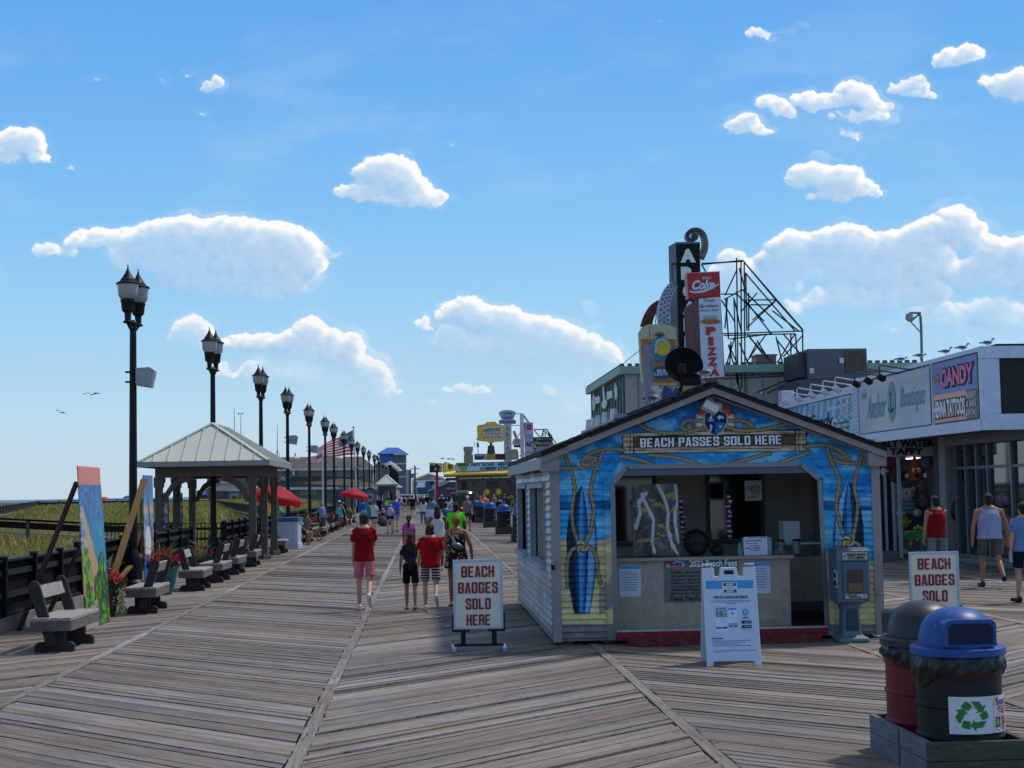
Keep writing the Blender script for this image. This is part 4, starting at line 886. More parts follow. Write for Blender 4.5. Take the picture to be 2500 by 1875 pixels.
 cb = MB().b2(2.4, 4.72, 19.86, 19.9, .13, 1.02).build('counter', ct, t, True); MB().b2(2.38, 4.76, 19.78, 20.35, 1.022, 1.06).build('counter_top', mat('counter_edge', (150, 140, 128), .5), cb, True)
 MB().b2(4.82, 5.5, 20.6, 20.64, .4, 1.0).build('inner_door', ct, t, True)
 b = MB()
 for xx in (1.75, 2.3, 4.3, 5.3, 5.6): b.b2(xx-.08, xx+.08, KY-.0, KY+.5, 0, .058)
 b.b2(xl+.1, xr-.1, KY+.4, y1-.1, 0, .055); b.build('support_blocks', mat('dark_block', (60, 52, 48), .9), t, True)
 s = MB(); s.b2(2.39, 5.08, KY-.05, KY+.02, .045, .15); s.build('threshold', mat('flaking_red_paint', (150, 28, 36), .6, var=.25, scale=20, bump=.3, kind='scuff', p=((176, 168, 160), 12, .60, .64)), t, True)
 MB().b2(2.39, 5.08, KY-.055, KY+.02, .152, .172).build('threshold_edge', mat('peeling_white', (180, 180, 184), .6, var=.3, scale=30), t, True)
 # roof
 r = MB(); fx, bx = KY-.30, y1+.3
 for sgn, X in ((-1, ax-2.2), (1, ax+2.2)):
  a = [(ax, fx, az), (X, fx, ez-.0), (X, bx, ez), (ax, bx, az)]; d = [(p[0], p[1], p[2]-.055) for p in a]
  r.add(a+d, [(0, 1, 2, 3), (7, 6, 5, 4), (0, 4, 5, 1), (1, 5, 6, 2), (2, 6, 7, 3)])
 ro = r.build('roof', mat('black_roof_edge', (26, 25, 26), .85), t, True)
 sh = MB()          # courses of shingles
 for sgn in (-1, 1):
  for k in range(16):
   q0, q1 = k/16, (k+1)/16; X = ax+sgn*2.2*q1; Xp = ax+sgn*2.2*q0; z0 = az-(az-ez)*q0; z1 = az-(az-ez)*q1
   y = fx-.01
   while y < bx:
    L = random.uniform(.25, .4); th = random.uniform(.006, .016); sh.add([(Xp, y, z0+.002), (X, y, z1+th), (X, min(y+L-.01, bx), z1+th), (Xp, min(y+L-.01, bx), z0+.002), (X, y, z1+.001), (X, min(y+L-.01, bx), z1+.001)], [(0, 1, 2, 3), (1, 4, 5, 2)]); y += L
 sh.build('shingles', ASPH, ro, True)
 MB().beam((ax, fx-.01, az+.008), (ax, bx, az+.008), .14, .02).build('ridge_cap', ASPH, ro, True)
 rk = MB(); rw = .08
 for sgn in (-1, 1):
  X = ax+sgn*2.2
  rk.add([(ax, fx+.02, az-.057), (X, fx+.02, ez-.057), (X, fx+.02, ez-.057-rw), (ax, fx+.02, az-.057-rw), (ax, fx+.05, az-.057), (X, fx+.05, ez-.057), (X, fx+.05, ez-.057-rw), (ax, fx+.05, az-.057-rw)], [(0, 1, 2, 3), (7, 6, 5, 4), (0, 4, 5, 1), (1, 5, 6, 2), (2, 6, 7, 3)])
  rk.b2(min(X, ax+sgn*1.97), max(X, ax+sgn*1.97), fx+.055, fx+.26, ez-.24, ez-.06)
 rk.build('rake_board', mat('rake_trim', (142, 132, 130), .6), ro, True)
 [MB().b2(ax+q*2.2-q*.03, ax+q*2.2, fx+.27, bx, ez-.21, ez-.06).build('fascia', mat('fascia_grey', (168, 166, 170), .6), ro, True) for q in (-1, 1)]
 so_ = MB()
 for sgn in (-1, 1): so_.add([(ax, fx+.052, az-.16), (ax+sgn*2.17, fx+.052, ez-.13), (ax+sgn*2.17, KY+.03, ez-.13), (ax, KY+.03, az-.16)], [(0, 1, 2, 3)])
 so_.build('soffit', trim, ro, True)
 # lettering
 LT = mat('pale_letters', (226, 232, 244), .5, var=.02); SHD = mat('letter_shadow', (30, 26, 26), .6, var=.02)
 o = at(1563, 1092.5, KY-.035); uu = Vector((1, 0, .008))
 block_text('BEACH PASSES SOLD HERE', SHD, t, o+Vector((.012, -.0, -.012)), uu, UZ, 1.825, .115)
 block_text('BEACH PASSES SOLD HERE', LT, t, o+Vector((0, -.006, 0)), uu, UZ, 1.825, .115)
 # flood light in the gable
 l = MB(); l.box((3.635, KY-.15, 2.97), (.2, .14, .11), ry=R(28), rx=R(-12)); li = l.build('flood_light', mat('white_plastic', (206, 206, 204), .4), t, True, bevel=.012)
 MB().cyl((3.66, KY-.02, 3.07), (3.66, KY-.05, 3.07), .055).build('mount', metal, li, True)
 MB().box((1.6, KY-.045, .98), (.05, .03, .06)).build('padlock', BLACK, t, True)
 # posters on the counter front
 def paper(x0, y0, x1, y1_, body, Y=19.852, rows=8, hdr=(70, 150, 210)):
  a = at(x0, y1_, Y); b_ = at(x1, y0, Y); p = MB().b2(a.x, b_.x, Y, Y+.004, a.z, b_.z).build('poster', mat('poster_paper', (196, 204, 226), .5, var=.03), t, True)
  h = b_.z-a.z; MB().b2(a.x+.006, b_.x-.006, Y-.003, Y-.001, b_.z-.045, b_.z-.006).build('header', mat('poster_blue', hdr, .5), p, True)
  m = MB(); r = random.Random(x0)
  for k in range(rows):
   z = b_.z-.09-(h-.14)*k/rows; m.b2(a.x+.02, b_.x-.02-r.random()*.05, Y-.003, Y-.001, z, z+.007)
  m.build('print', mat('poster_print', (90, 100, 120), .5), p, True); return p
 paper(1513, 1380, 1564, 1457, ''); paper(1830, 1372, 1880, 1450, '')
 a = at(1623, 1471, 19.852); b_ = at(1803, 1365, 19.852)
 bd = MB().b2(a.x, b_.x, 19.85, 19.856, a.z, b_.z).build('fee_board', mat('fee_board', (112, 108, 106), .6, var=.03), t, True); DK = mat('dark_print', (24, 24, 30), .6, var=.02)
 text('2022 Beach Fees', SHD, bd, at(1682, 1386, 19.846), UX, UZ, .63, .105, bold=.09)
 text('2022 Beach Fees', LT, bd, at(1683, 1385, 19.843), UX, UZ, .625, .095, bold=.035)
 rows = [('Daily Wristb', 1395, 1402.5), ('Weekly Beach', 1404, 1410.5), ('Season Beach', 1413, 1418), ('Children 11 Years Ol', 1421, 1426), ('Senior Citizen Season Bea', 1430, 1434), ('Active And Retire', 1436.5, 1443), ('Spouses And', 1446, 1452.5)]
 for s_, ya, yb in rows: text(s_, DK, bd, at(1638, yb, 19.846), UX, UZ, .38, (yb-ya)*19.85/FPX, bold=.01, align='L')
 text('Thank You Fo', DK, bd, at(1636, 1468, 19.846), UX, UZ, .40, .068, bold=.01, align='L')
 lg = MB(); lg.ell(at(1649, 1379, 19.844), (.12, .003, .06)); q = lg.build('logo', mat('logo_cloud', (176, 190, 214), .5), bd, True)
 MB().prism([(-.11, 0), (-.03, .02), (.0, .045), (-.05, .065), (-.1, .045)], at(1649, 1378, 19.839), UX, UZ, (0, .002, 0)).build('umbrella_mark', mat('logo_red', (170, 40, 70), .5), q, True)
 text('SEASIDE', mat('logo_blue', (26, 44, 130), .5), q, at(1634, 1382, 19.838), UX, UZ, .17, .042, bold=.05); text('HEIGHTS', mat('logo_orange', (200, 70, 50), .5), q, at(1634, 1391, 19.838), UX, UZ, .17, .042, bold=.05)
kiosk()
st = MB(); st.b2(2.5, 4.92, 19.1, 19.42, 0, .10); tag(st.one('door_step', mat('dark_red_step', (110, 26, 32), .7, var=.3, scale=14, bump=.3, kind='scuff', p=((90, 76, 70), 9, .54, .62)), 'long dark red wooden step below the kiosk opening', 'step', bevel=.006), None, None)
# things on and over the counter
def on_counter():
 z = 1.062
 t = thing('plastic_screen', 'crinkled clear plastic screen standing on the kiosk counter', 'screen', (2.96, 19.95, z))
 a, b = at(1549, 1358, 19.95), at(1654, 1181, 19.95)
 def C(u, v):  # reflections, goods behind and crinkle glints are painted into the sheet's colour
  n = vnoise(u*5, v*14, 91, 4); n2 = vnoise(u*7+3, v*17, 92, 4); c = mixc(np.tile([52., 52, 54], (len(u), 1)), (160, 140, 50), sm(.56, .64, n)*(v > .2)); c = mixc(c, (130, 130, 132), sm(.6, .66, n2)*.6); c = mixc(c, (150, 90, 40), sm(.3, .24, n2)*.7)
  for p in ([(.2, .85), (.3, .7), (.45, .5), (.4, .2), (.45, .05)], [(.55, 1), (.7, .8), (.78, .6), (.75, .4), (.85, .15), (.97, .02)], [(.95, 1), (1, .75), (.92, .6), (.93, .4), (.99, .2)], [(.3, .88), (.12, .75), (.15, .6), (.05, .4)]):
   d, _ = seg(u, v, p); c = mixc(c, (196, 196, 206), sm(.045, .02, d+.05*(n-.5)))
  return c
 grid('sheet', t, lambda u, v: (a.x+(b.x-a.x)*u, 19.95+.012*np.sin(u*9+v*5), a.z+(b.z-a.z)*v), 90, 150, C, VCG)
 [MB().b2(q-.012, q+.012, 19.96, 19.98, z, b.z-.03).build('frame_post', mat('dim_alu', (86, 88, 96), .4, .5), t, True) for q in (a.x, b.x)]
 t = thing('lei_garland', 'red white and blue garland hanging in the middle of the kiosk', 'garland', (at(1781, 1300, 20.4).x, 20.4, 1.25))
 for nm, cc, o_ in (('red_petals', (150, 20, 34), 0), ('white_petals', (210, 214, 226), 1), ('blue_petals', (40, 50, 120), 2)):
  g = MB()
  for k in range(o_, 26, 3):
   for j in range(4): g.ell((t.location.x+random.gauss(0, .014), 20.4+random.gauss(0, .012), 1.28+k*.022+random.gauss(0, .006)), (.02, .02, .012), 6, 4)
  g.build(nm, mat(nm, cc, .7), t, True)['kind'] = 'stuff'
 t = thing('lei_garland', 'red white and blue garland at the right edge of the plastic screen', 'garland', (at(1662, 1300, 20.2).x, 20.2, 1.2))
 for nm, cc, o_ in (('red_petals', 0, 0), ('white_petals', 0, 1), ('blue_petals', 0, 2)):
  g = MB()
  for k in range(o_, 26, 3):
   for j in range(4): g.ell((t.location.x+random.gauss(0, .014)+.0016*(26-k), 20.2+random.gauss(0, .012), 1.22+k*.022+random.gauss(0, .006)), (.018, .018, .012), 6, 4)
  g.build(nm, _M[nm], t, True)['kind'] = 'stuff'
 # backpack
 t = thing('backpack', 'black backpack on the kiosk counter', 'backpack', (at(1700, 1350, 20.1).x, 20.1, z)); bk = mat('black_nylon', (20, 20, 22), .6, var=.3)
 MB().ell((0, 0, .17), (.17, .1, .17)).ell((0, -.04, .1), (.14, .1, .1)).build('bag', bk, t, smooth=True); MB().tube([(-.12, -.06, .1), (-.15, -.08, .3), (0, -.08, .36), (.14, -.06, .28), (.18, -.04, .05)], .015, 6).build('strap', bk, t, smooth=True)
 t = thing('hat', 'dark cap lying beside the backpack on the kiosk counter', 'hat', (at(1750, 1350, 20.1).x, 20.1, z)); MB().ell((0, 0, .07), (.09, .1, .075)).ell((0, -.1, .02), (.09, .08, .015)).build('crown', bk, t, smooth=True)
 # white board
 a, b = at(1817, 1349, 20.0), at(1873, 1310, 20.0); t = thing('message_board', 'small whiteboard with handwritten blue notes on the kiosk counter', 'whiteboard', (a.x, 20.0, z))
 MB().b2(a.x, b.x, 20.0, 20.01, z, b.z).build('board', mat('whiteboard', (206, 214, 236), .4, var=.02), t, True); MB().b2(a.x-.02, b.x+.06, 20.02, 20.03, z, b.z-.01).build('backing', mat('teal_plastic', (110, 160, 166), .4), t, True)
 BP = mat('blue_marker', (24, 34, 80), .6, var=.02)
 for s_, x0, y0, ww, hh in (('Sub-Fron  $10', 1826, 1315, .23, .018), ('Lifetime members', 1820, 1322, .22, .018), ('de mas años', 1821, 1328, .16, .016), ('Lounge', 1828, 1334, .14, .018), ('Cash - Debito', 1820, 1340, .2, .019), ('Numeber', 1832, 1345, .12, .014)):
  text(s_, BP, t, at(x0, y0, 19.997), UX, UZ, ww, hh, bold=.01, shear=.2)
 for px, lab, cc in ((1907, 'empty glass jar with black lid on the kiosk counter', (90, 96, 98)), (1945, 'glass jar of orange sweets with black lid on the kiosk counter', (120, 120, 118))):
  t = thing('glass_jar', lab, 'jar', (at(px, 1340, 20.0).x, 20.0, z)); MB().lathe([(.055, 0), (.06, .02), (.062, .13), (.045, .16), (.045, .17)], n=18).build('glass', mat('jar_glass_%d' % px, cc, .12, spec=.8, alpha=.55), t, smooth=True)
  MB().lathe([(.05, .17), (.05, .195), (.02, .2)], n=18).build('lid', BLACK, t)
  if px == 1945:
   g = MB(); [g.ell((random.gauss(0, .022), random.gauss(0, .022), .015+random.random()*.085), (.012, .012, .01), 6, 4) for _ in range(60)]; g.build('sweets', mat('orange_sweets', (196, 110, 50), .5), t)
 t = thing('pump_bottle', 'small clear pump bottle left of the whiteboard on the counter', 'bottle', (at(1806, 1340, 20.0).x, 20.0, z)); MB().lathe([(.028, 0), (.03, .08), (.01, .1)], n=14).build('bottle', mat('clear_gel', (130, 170, 180), .15, alpha=.7), t, smooth=True); MB().lathe([(.008, .1), (.014, .11), (.006, .12), (.006, .16), (.02, .165)], n=10).build('pump', WHITE, t)
 t = thing('cash_box', 'low grey shelf unit behind the plastic screen', 'shelf', (2.96, 20.12, z)); MB().b2(2.72, 3.28, 20.05, 20.3, 1.16, 1.18).b2(2.74, 2.77, 20.1, 20.3, z, 1.16).b2(3.23, 3.26, 20.1, 20.3, z, 1.16).build('shelf', mat('shelf_grey', (130, 132, 140), .5), t, True)
 MB().b2(2.75, 2.9, 20.06, 20.2, z, 1.15).build('red_packet', mat('packet_red', (170, 40, 48), .5), t, True); MB().b2(3.05, 3.14, 20.04, 20.1, z, 1.14).build('teal_packet', mat('packet_teal', (20, 110, 116), .4), t, True); MB().b2(2.75, 2.94, 20.1, 20.25, 1.182, 1.27).build('grey_box', mat('grey_box', (120, 124, 138), .5), t, True)
 a, b = at(1819, 1223, 21.2), at(1859, 1173, 21.2); t = thing('notice', 'white paper notice with a no food symbol hanging inside the kiosk', 'notice', (a.x, 21.2, a.z))
 MB().b2(a.x, b.x, 21.2, 21.204, a.z, b.z).build('paper', mat('notice_paper', (190, 194, 204), .6, var=.04), t, True); g = MB(); c = at(1845.5, 1195, 21.19)
 ringp = [(c.x+.058*math.cos(k*.393), 21.195, c.z+.058*math.sin(k*.393)) for k in range(17)]; g.tube(ringp, .005, 5); g.beam((c.x-.04, 21.195, c.z+.04), (c.x+.04, 21.195, c.z-.04), .009, .005); g.b2(c.x+.01, c.x+.03, 21.193, 21.197, c.z+.01, c.z+.03); g.b2(c.x-.03, c.x-.012, 21.193, 21.197, c.z-.035, c.z-.01); g.build('symbol', mat('ink', (20, 20, 26), .6), t, True)
 for q, s_ in enumerate(('NO FOOD', 'OR DRINK')): text(s_, _M['ink'], t, at(1823, 1190+q*7, 21.195), UX, UZ, .08, .02)
 text('NO REFUNDS', mat('ink_red', (130, 40, 60), .6), t, at(1827, 1216, 21.195), UX, UZ, .13, .022, bold=.03)
 t = thing('side_table', 'white box on a small shelf at the right end of the kiosk', 'box', (4.9, 20.7, .9)); MB().b2(4.83, 5.05, 20.6, 20.9, 1.2, 1.48).build('box', WHITE, t, True); MB().b2(4.8, 5.3, 20.5, 21, 1.17, 1.195).build('shelf', WHITE, t, True)
 t = thing('office_chair', 'dark chair with white seat edge behind the counter at the right', 'chair', (4.85, 20.9, .12)); MB().ell((0, 0, .88), (.09, .03, .14)).build('backrest', WHITE, t, smooth=True); MB().ell((0, 0, .5), (.22, .2, .05)).build('seat', BLACK, t, smooth=True); MB().cyl((0, 0, 0), (0, 0, .5), .03).build('post', BLACK, t)
on_counter()
def sat_dish():
 Y = 21.5; c = at(1670, 891, Y); t = thing('satellite_dish', 'black satellite dish on the left slope of the kiosk roof', 'satellite dish', (c.x-.12, Y, 2.75))
 g = MB(); M_ = Matrix.Rotation(R(72), 3, 'X') @ Matrix.Rotation(R(0), 3, 'Z'); vs = []; fs = []; n = 40; rr = [0, .3, .6, .85, 1.0]
 g2 = MB(); pr = [(.002, -.045), (.09, -.042), (.18, -.028), (.25, -.01), (.275, 0), (.268, .006), (.245, -.002), (.17, -.02), (.09, -.034), (.002, -.037)]
 g2.lathe(pr, n=40); g2.v = [tuple(c+M_@Vector(p)) for p in g2.v]; g2.build('dish', mat('dish_black', (20, 21, 24), .85, var=.1, spec=.1), t, True, smooth=True)
 a = c+Vector((-.06, -.06, -.08)); MB().box(c+Vector((-.05, -.08, -.07)), (.13, .06, .15), rz=.2).build('bracket', BLACK, t, True, bevel=.01)
 b = MB(); b.tube([c+Vector((-.06, -.1, -.08)), c+Vector((-.05, -.05, -.3)), c+Vector((-.1, .0, -.45))], .03, 8); b.build('mast', BLACK, t, True, smooth=True)
sat_dish()
# ================================================================ little library, sandwich boards, framed signs
def library():
 Y = 18.95; t = thing('book_box', 'grey blue pedestal book exchange box beside the kiosk', 'little library', (5.29, Y+.2, 0)); t.scale = (.93, 1, 1); m = mat('slate_blue_plastic', (84, 106, 124), .45, var=.08, spec=.5); dk = mat('slate_dark', (44, 60, 74), .5)
 f = lambda x, y, YY=Y: at(x, y, YY)
 g = MB(); g.lathe([(.30, 0), (.295, .05), (.2, .09), (.18, .13), (.155, .4), (.19, .46), (.27, .50), (.0, .5)], n=4); M_ = Matrix.Rotation(R(45), 3, 'Z'); g.v = [tuple(M_@Vector(p)) for p in g.v]
 g.build('pedestal', m, t, bevel=.02)
 MB().prism([(-.085, .15), (.085, .15), (.07, .40), (-.07, .40)], (0, -.15, 0), UX, UZ, (0, .02, 0)).build('pedestal_panel', dk, t, bevel=.01)
 x0, x1 = -.185, .235; cab = MB().b2(x0, x1, -.2, .18, .5, 1.0).build('cabinet', m, t, bevel=.015)
 MB().prism([(-.2, 1.002), (-.2, 1.14), (-.1, 1.17), (.18, 1.17), (.18, 1.002)], (x0-.01, 0, 0), UY, UZ, (x1-x0+.02, 0, 0)).build('hood', m, t, bevel=.012)
 h = MB(); h.b2(x0-.02, x0+.0, -.2, .2, .5, 1.16); h.build('side_rim', m, t)
 d = MB(); d.b2(-.14, .21, -.235, -.203, .54, .985); dr = d.build('door', mat('slate_door', (70, 92, 112), .4), t, bevel=.01)
 MB().b2(-.08, .13, -.242, -.237, .62, .90).build('pane', mat('library_pane', (58, 46, 42), .1, spec=.8), dr); MB().b2(-.07, .12, -.245, -.243, .63, .74).build('books', mat('books_brown', (120, 84, 62), .6, scale=40), dr)
 pl = mat('cream_plate', (196, 192, 176), .5, var=.03); INK = mat('dark_print', (24, 24, 30), .6, var=.02); BLU = mat('wave_blue', (60, 120, 200), .5)
 a = MB().b2(-.13, .20, -.216, -.208, 1.03, 1.115).build('name_plate', pl, t)
 o = Vector(t.location)
 text('SEASIDE HEIGHTS', INK, a, o+Vector((-.075, -.22, 1.075)), UX, UZ, .265, .03, bold=.03); text('LITTLE LIBRARY', INK, a, o+Vector((-.06, -.22, 1.038)), UX, UZ, .235, .03, bold=.03); MB().ell((-.105, -.218, 1.07), (.02, .003, .022)).build('crest', BLU, a)
 b = MB().b2(-.115, .175, -.243, -.237, .55, .60).build('motto_plate', pl, dr)
 text('TAKE ONE', INK, b, o+Vector((-.10, -.246, .577)), UX, UZ, .14, .018, bold=.04); text('...LEAVE ONE', INK, b, o+Vector((-.08, -.246, .556)), UX, UZ, .18, .018, bold=.04); MB().ell((.14, -.244, .575), (.016, .003, .017)).build('crest', BLU, b)
 c = MB().b2(x0-.026, x0-.02, -.19, -.05, .68, .9).build('side_sticker', pl, t); text('LEAVE\nA BOOK', INK, c, o+Vector((x0-.03, -.06, .7)), -UY, UZ, .11, .17)
library()
def framed_sign(x0, y0, x1, Y, lines, label, name='framed_sign'):
 """poster frame on a sprung stand"""
 a = at(x0, y0, Y); b = at(x1, y0, Y); W_ = b.x-a.x; t = thing(name, label, 'sign', ((a.x+b.x)/2, Y, 0)); zt = a.z; zb = zt-.86*W_/.62; zb = max(zb, .22)
 fr = mat('silver_frame', (168, 182, 204), .3, .5, var=.05); w2 = W_/2; f = MB(); k = .026
 f.b2(-w2, -w2+k, -.02, .02, zb, zt); f.b2(w2-k, w2, -.02, .02, zb, zt); f.b2(-w2+k, w2-k, -.0195, .0195, zt-k, zt); f.b2(-w2+k, w2-k, -.0195, .0195, zb, zb+k); f.build('frame', fr, t, bevel=.004)
 MB().b2(-w2+k, w2-k, -.008, .008, zb+k, zt-k).build('panel', mat('sign_panel', (222, 214, 200), .45, var=.03), t)
 for q in (-1, 1):
  s = MB(); s.b2(q*w2*.62-.03, q*w2*.62+.03, -.02, .02, .07, zb-.028); s.b2(q*(w2+.012)-.008, q*(w2+.012)+.008, -.03, .03, zb-.031, zb+.2); s.b2(q*(w2-.09)-.11, q*(w2-.09)+.11, -.028, .028, zb-.03, zb-.004); s.build('upright', BLACK, t)
 g = MB(); g.b2(-w2, w2, -.02, .02, .05, .08); g.build('cross_bar', BLACK, t)
 for sx in (-1, 1): MB().beam((sx*w2, -.27, .03), (sx*w2, .27, .03), .05, .05).build('foot', fr, t)
 rd = mat('sign_red', (136, 20, 28), .5, var=.02); o = Vector(t.location); hgt = (zt-zb); 
 for k_, (s_, rel) in enumerate(lines):
  wd = rel*W_; block_text(s_, rd, t, o+Vector((-wd/2, -.013, zt-hgt*(.255+.231*k_))), UX, UZ, wd, hgt*.16)
 return t
LN = [('BEACH', .66), ('BADGES', .80), ('SOLD', .50), ('HERE', .48)]
framed_sign(1105, 1367, 1226.5, 19.15, LN, 'framed BEACH BADGES SOLD HERE sign standing left of the kiosk')
framed_sign(2218, 1348, 2339, 19.2, LN, 'framed BEACH BADGES SOLD sign half hidden behind the litter bins')
def aframe():
 t = thing('sandwich_board', 'white plastic sandwich board announcing a mobile badge service in front of the kiosk', 'sandwich board', (3.36, 17.06, 0)); pl = mat('white_poly', (202, 210, 226), .4, var=.04)
 t.rotation_euler = (0, 0, R(-3))
 w_ = .60; H = 1.09; dep = .28
 for s in (-1, 1):
  yb = s*dep; yt = s*.025; v = Vector((0, yt-yb, H)).normalized(); n = Vector((0, -v.z, v.y))*(1)
  w0 = w_/2; w1 = w_/2*.985
  P = [(-w0, 0), (-w0+.07, 0), (-w0+.075, .055), (w0-.075, .055), (w0-.07, 0), (w0, 0), (w1, H), (w1-.13, H), (w1-.135, H-.1), (.105, H-.1), (.09, H-.005), (.07, H), (-.07, H), (-.09, H-.005), (-.105, H-.1), (-w1+.135, H-.1), (-w1+.13, H), (-w1, H)]
  q = MB().prism(P, (0, yb, 0), UX, v, (0, .028*-s, 0)); pn = q.build('panel', pl, t, bevel=.006, label='front face with the printed poster' if s < 0 else None)
  if s < 0:
   o = Vector((0, yb, 0)); nn = Vector((0, -1, 0)).lerp(Vector((0, -1, .2)), .5).normalized()
   def Q(x, h, d=.004): return o+UX*x+v*h+Vector((0, -d, 0))
   MB().prism([(-.055, 0), (.055, 0), (.05, .045), (-.05, .045)], Q(0, H-.075), UX, v, (0, .001, 0)).build('handle_hole', BLACK, pn)
   MB().prism([(-.265, .085), (.265, .085), (.262, H-.14), (-.262, H-.14)], Q(0, 0, .002), UX, v, (0, .001, 0)).build('poster', mat('poster_white', (196, 210, 238), .4, var=.03), pn)
   def R_(x0, x1, h0, h1, m, nm, d=.0045): return MB().prism([(x0, h0), (x1, h0), (x1, h1), (x0, h1)], Q(0, 0, d), UX, v, (0, .0005, 0)).build(nm, m, pn)
   blu = mat('print_blue', (64, 152, 222), .4, var=.03); grn = mat('print_green', (30, 92, 78), .4); dk = mat('print_dark', (28, 36, 60), .5); gy = mat('print_grey', (120, 136, 166), .5)
   R_(-.262, .262, H-.235, H-.145, blu, 'banner'); R_(-.085, .085, H-.285, H-.165, mat('poster_white2', (204, 214, 238), .4), 'badge', .006)
   R_(-.072, .072, H-.205, H-.172, grn, 'badge_top', .007); R_(-.072, .072, H-.28, H-.245, grn, 'badge_bottom', .007); R_(-.05, .05, H-.228, H-.224, dk, 'badge_line', .007)
   lo = Vector(t.location); Mz = Matrix.Rotation(R(-3), 3, 'Z')
   def T(s_, x, h, ww, hh, m, bold=0.02): 
    r = text(s_, m, pn, Q(x, h, .009), UX, v, ww, hh, bold=bold, world=False); return r
   wt = mat('print_white', (220, 226, 236), .5)
   T('BADGE', -.04, H-.198, .08, .02, wt, .05); T('SEASIDE', -.04, H-.26, .08, .012, wt, .05); T('HEIGHTS', -.04, H-.276, .08, .012, wt, .05)
   T("WE'VE GONE MOBILE!", -.19, H-.345, .38, .03, dk, .02)
   for k_, (a_, b_) in enumerate(((-.23, .23), (-.21, .21), (-.06, .06))): R_(a_, b_, H-.372-.016*k_, H-.366-.016*k_, gy, 'small_print')
   for x0, x1, tp, bt in ((-.18, -.045, .445, .71), (-.04, .065, .45, .695)):
    R_(x0, x1, H-bt, H-tp, mat('phone_white', (212, 222, 242), .4), 'phone', .005); R_(x0+.006, x1-.006, H-tp-.022, H-tp, blu, 'phone_header', .0065); R_(x0+.006, x1-.006, H-bt+.035, H-bt+.052, dk, 'phone_bar', .0065); R_((x0+x1)/2-.022, (x0+x1)/2+.022, H-bt+.033, H-bt+.054, blu, 'phone_tab', .0075)
   R_(-.172, -.052, H-.55, H-.53, blu, 'phone_strip', .007)
   grid('phone_photo', pn, lambda u, v_: tuple(np.array(Q(0, 0, .0075))[i]+UX[i]*(-.172+.12*u)+v[i]*(H-.53+.055*v_) for i in range(3)), 24, 12, lambda u, v_: mixc(np.tile([30., 34, 44], (len(u), 1)), (226, 220, 214), sm(.45, .6, vnoise(u*14, v_*7, 5, 2))), VC, world=False)
   R_(-.035, .06, H-.635, H-.62, blu, 'phone_button', .007); MB().prism([(.013+.016*math.cos(k*.785), .016*math.sin(k*.785)) for k in range(8)], Q(0, H-.51, .007), UX, v, (0, .0005, 0)).build('phone_dot', blu, pn)
   hexa = [(.155+.037*math.sin(k*1.0472), .042*math.cos(k*1.0472)) for k in range(6)]; MB().prism(hexa, Q(0, H-.50, .006), UX, v, (0, .0005, 0)).build('hexagon_logo', blu, pn)
   T('V', .138, H-.518, .034, .036, wt, .04); T('VIPLY', .115, H-.57, .085, .018, dk, .0)
   for k_, s_ in enumerate(('App Store', 'Google Play')):
    R_(.105, .215, H-.625-.05*k_, H-.592-.05*k_, dk, 'store_button', .006); T(s_, .137, H-.615-.05*k_, .068, .012, wt, .03)
   T('viplynow.com', .1, H-.70, .13, .011, blu, 0); T('How It Works', -.23, H-.79, .12, .018, dk, .03)
   for k_ in range(4): R_(-.225, .2-.06*((k_*37) % 3), H-.812-.019*k_, H-.805-.019*k_, gy, 'small_print')
   for k_ in range(3): R_(-.225, .25-(.3 if k_ == 2 else 0), H-.912-.012*k_, H-.908-.012*k_, gy, 'small_print')
 h = MB(); h.b2(-.29, -.18, -.03, .03, H-.005, H+.012); h.b2(.18, .29, -.03, .03, H-.005, H+.012); h.build('hinge', pl, t, bevel=.004)
aframe()
